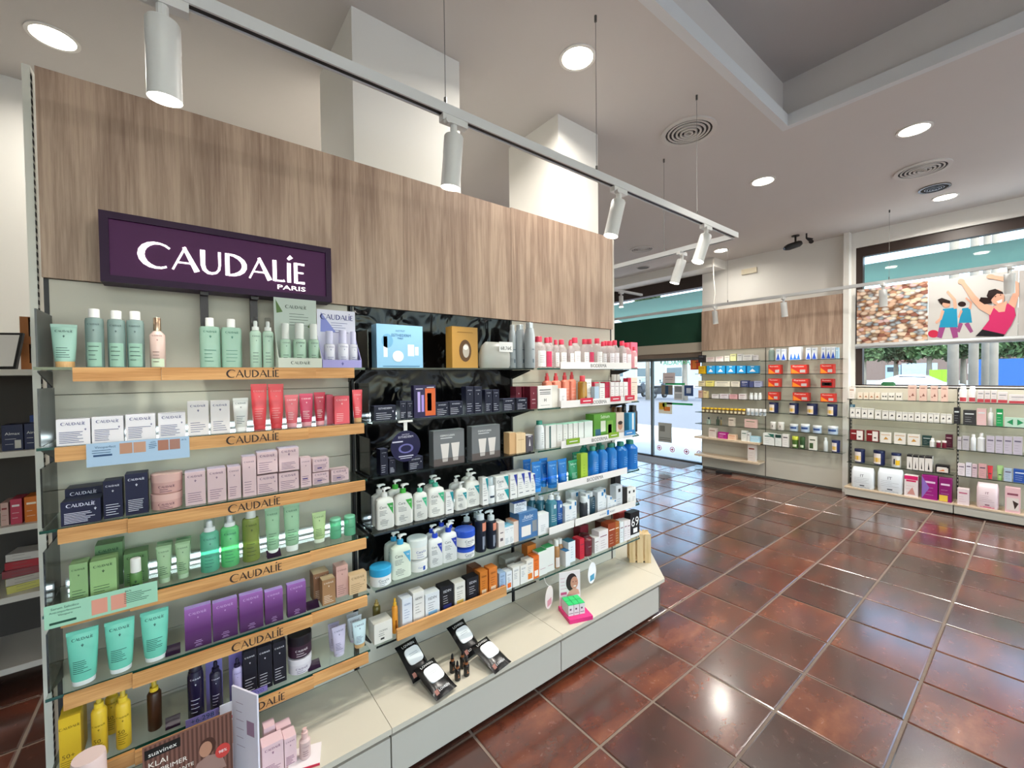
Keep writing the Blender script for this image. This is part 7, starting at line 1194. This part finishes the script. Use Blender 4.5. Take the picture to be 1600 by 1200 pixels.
# ------------------------------------------------------------------ storage shelving behind the gondola at the left
LS = thing('storage_shelving', 'white storage shelving with dark back behind the gondola end', 'shelving', (-1.1, 3.4, 0)); LX0, LX1, LY0, LY1 = -1.75, -.50, 3.2, 3.62
LW = M('#cfcac0', .5)
for z in (1.657, 1.245, .868, .515, .158): box('shelf', LX0, LX1, LY0, LY1, z-.03, z, LW, LS)
box('side_panel', LX1, LX1+.03, LY0, LY1+.02, 0, 1.66, LW, LS); box('side_panel', LX0-.03, LX0, LY0, LY1+.02, 0, 1.66, LW, LS); box('back_panel', LX0, LX1, LY1, LY1+.02, .1, 1.657, M('#4a4440', .7), LS)
ps = box('front_post', -.80, -.765, LY0-.03, LY0-.002, 0, 1.62, M('#c9ccca', .4), LS)
def LC(label, L_, R_, T_, z, c, pc='#e6e6e6', d=.12, yf=3.24, txt=None, name='carton_box', ex=()):
    xc, w, h = spotY(L_, R_, T_, z, yf); t = thing(name, label, 'carton', (xc, yf+d/2, z+.0003)); w *= .96; carton(t, w, h, d, c, pc, None, els=([('w', txt, 0, h*.66, w*.7)] if txt else [('r', -w*.35, w*.3, h*.7, h*.78)])+lines(-w*.35, w*.3, h*.25, h*.45, 2), extra=tuple((tuple(e(w, h)), col) for e, col in ex)); return t
LC('navy medicine box with white lettering, left on the storage shelf', 1, 36, 664, 1.245, '#161d44', txt='Almax', ex=((lambda w, h: [('r', w*.1, w*.4, h*.08, h*.4)], '#c9c6c0'),)); LC('navy medicine box with white lettering, right on the storage shelf', 37, 62, 662, 1.245, '#18204a', txt='Airm'); LC('small blue carton behind the navy medicine boxes', 46, 58, 649, 1.245, '#22408a', yf=3.42)
LC('pinkish carton at the left edge of the storage shelf', 0, 13, 786, .868, '#c9a49a', '#8a3a3a'); LC('crimson and white carton on the storage shelf', 15, 34, 780, .868, '#b83a52', '#e6d8d8'); LC('orange carton with white swirl', 37, 61, 776, .868, '#cf6f1e', '#f2e2c8'); LC('white and blue carton beside the orange one', 62, 72, 781, .868, '#cfd4da', '#3a4a6a')
for i, (w, d, c, lb) in enumerate(((.16, .16, '#c9c26a', 'yellow edged carton at the bottom of the leaning pile'), (.15, .16, '#b9b0a4', 'beige carton second in the leaning pile'), (.16, .15, '#8a3f44', 'dark red carton third in the leaning pile'), (.13, .14, '#a8323a', 'red carton fourth in the leaning pile'), (.12, .12, '#c9c4bc', 'white carton on top of the leaning pile'))):
    p = on(42, 900, 1, 3.3); t = thing('carton_box', lb, 'carton', (p.x, 3.34, .5153+i*.038), .25-.1*i); carton(t, w, .037, d, c, '#6a6460', None, els=lines(-w*.3, w*.3, .01, .028, 2))
CB = M('#9a6236', .8, noise=.08, nscale=12)
def organiser(label, z0):
    a = on(24, 530, 1, 3.24); b = on(66, 530, 1, 3.24); w = b.x-a.x; t = thing('cardboard_organiser', label, 'box', ((a.x+b.x)/2, 3.42, z0+.0005)); h = .135; d = .2
    q = MB(); q.box(-w/2, w/2, -d/2, d/2, 0, .004).box(-w/2, -w/2+.004, -d/2, d/2, .004, h).box(w/2-.004, w/2, -d/2, d/2, .004, h).box(-w/2+.004, w/2-.004, d/2-.004, d/2, .004, h).box(-w/2, w/2, -d/2, d/2, h, h+.004).box(-w/2+.004, w/2-.004, -d/2, -d/2+.003, .004, .035).box(-w/2+.004, -w/2+.03, -d/2, -d/2+.003, .035, h); q.build('cardboard', CB, t)
    q = MB(); n = 6; V = []; Fc = []
    for i in range(n+1):
        u = i/n; x = -w/2+.032+(w-.04)*u; V += [(x, -d/2+.012+.01*math.sin(u*9), .02), (x, -d/2+.012+.012*math.cos(u*7), h*.9-.012*abs(u-.5))]
    for i in range(n): Fc.append((2*i, 2*i+2, 2*i+3, 2*i+1))
    mk('plastic_bags', V+[(x, y+.06, z) for x, y, z in V], Fc+[tuple(q_+len(V) for q_ in reversed(f_)) for f_ in Fc]+[(1, 3, len(V)+3, len(V)+1), (0, 1, len(V)+1, len(V))], M('#c9c7c6', .35), t)
organiser('lower cardboard organiser with white bags on top of the shelving', 1.657); organiser('upper cardboard organiser with white bags on top of the shelving', 1.797)
t = thing('framed_notice', 'dark framed notice leaning on top of the storage shelving', 'frame', (on(-14, 545, 1, 3.25).x, 3.255, 1.6575), -.45); 
R = Matrix.Rotation(-.25, 4, 'X'); v, f = cube(-.1, .1, -.006, .006, 0, .19); mk('frame', [R @ Vector(q)+Vector((0, 0, .002)) for q in v], f, BLACKM, t); v, f = cube(-.088, .088, -.008, -.0065, .012, .178); mk('sheet', [R @ Vector(q)+Vector((0, 0, .002)) for q in v], f, P('#d2cfca'), t)
# ------------------------------------------------------------------ settle the gondola stock so that neighbours touch instead of intersecting
bpy.context.view_layer.update()
stock = []
for o in bpy.data.objects:
    if o.parent is None and o.get('category') in ('carton', 'bottle', 'tube', 'jar', 'gift box', 'pouch') and o.location.y < 2 and o.location.x < 3 and o.name.split('.')[0] not in ('foam_bottle', 'small_carton') and abs(o.rotation_euler.z) < .01:
        lo, hi = Vector((9, 9, 9)), Vector((-9, -9, -9))
        for c in o.children:
            if c.type == 'MESH':
                for v in c.data.vertices:
                    q = c.matrix_basis @ v.co
                    for k in range(3): lo[k] = min(lo[k], q[k]); hi[k] = max(hi[k], q[k])
        stock.append([o, lo, hi])
for it in range(60):
    moved = 0
    for i in range(len(stock)):
        for j in range(i):
            (a, al, ah), (b, bl, bh) = stock[i], stock[j]
            if min(a.location.z+ah.z, b.location.z+bh.z)-max(a.location.z+al.z, b.location.z+bl.z) < .001: continue
            dx = min(a.location.x+ah.x, b.location.x+bh.x)-max(a.location.x+al.x, b.location.x+bl.x); dy = min(a.location.y+ah.y, b.location.y+bh.y)-max(a.location.y+al.y, b.location.y+bl.y)
            if dx < .0004 or dy < .0004: continue
            moved += 1; k = 0 if dx <= dy*1.2 else 1; d_ = (dx, dy)[k]*.5+.0002; sg_ = 1 if a.location[k] >= b.location[k] else -1
            a.location[k] += sg_*d_; b.location[k] -= sg_*d_
            if k == 1:
                for q, l_, h_ in (stock[i], stock[j]):
                    if q.location.z > ZD+.05: q.location.y = min(max(q.location.y, YS+.006-l_.y), YB-.031-h_.y) if h_.y-l_.y < .18 else q.location.y
    if not moved: break
# ------------------------------------------------------------------ wording: tell alike things apart by their place in the row
ORD = ['leftmost', 'second from left', 'third from left', 'fourth from left', 'fifth from left', 'sixth from left', 'seventh from left', 'eighth from left', 'ninth from left', 'tenth from left', 'eleventh from left', 'twelfth from left', 'thirteenth from left', 'fourteenth from left', 'fifteenth from left', 'sixteenth from left']
bpy.context.view_layer.update()
same = {}
for o in bpy.data.objects:
    if o.parent is None and 'label' in o: same.setdefault(o['label'], []).append(o)
for lb, os_ in same.items():
    if len(os_) > 1:
        os_.sort(key=lambda o: project(o.location)[0])
        for i, o in enumerate(os_):
            w_ = ORD[i] if i < len(os_)-1 or len(os_) == 2 and i == 0 else 'rightmost'; o['label'] = lb+', '+w_
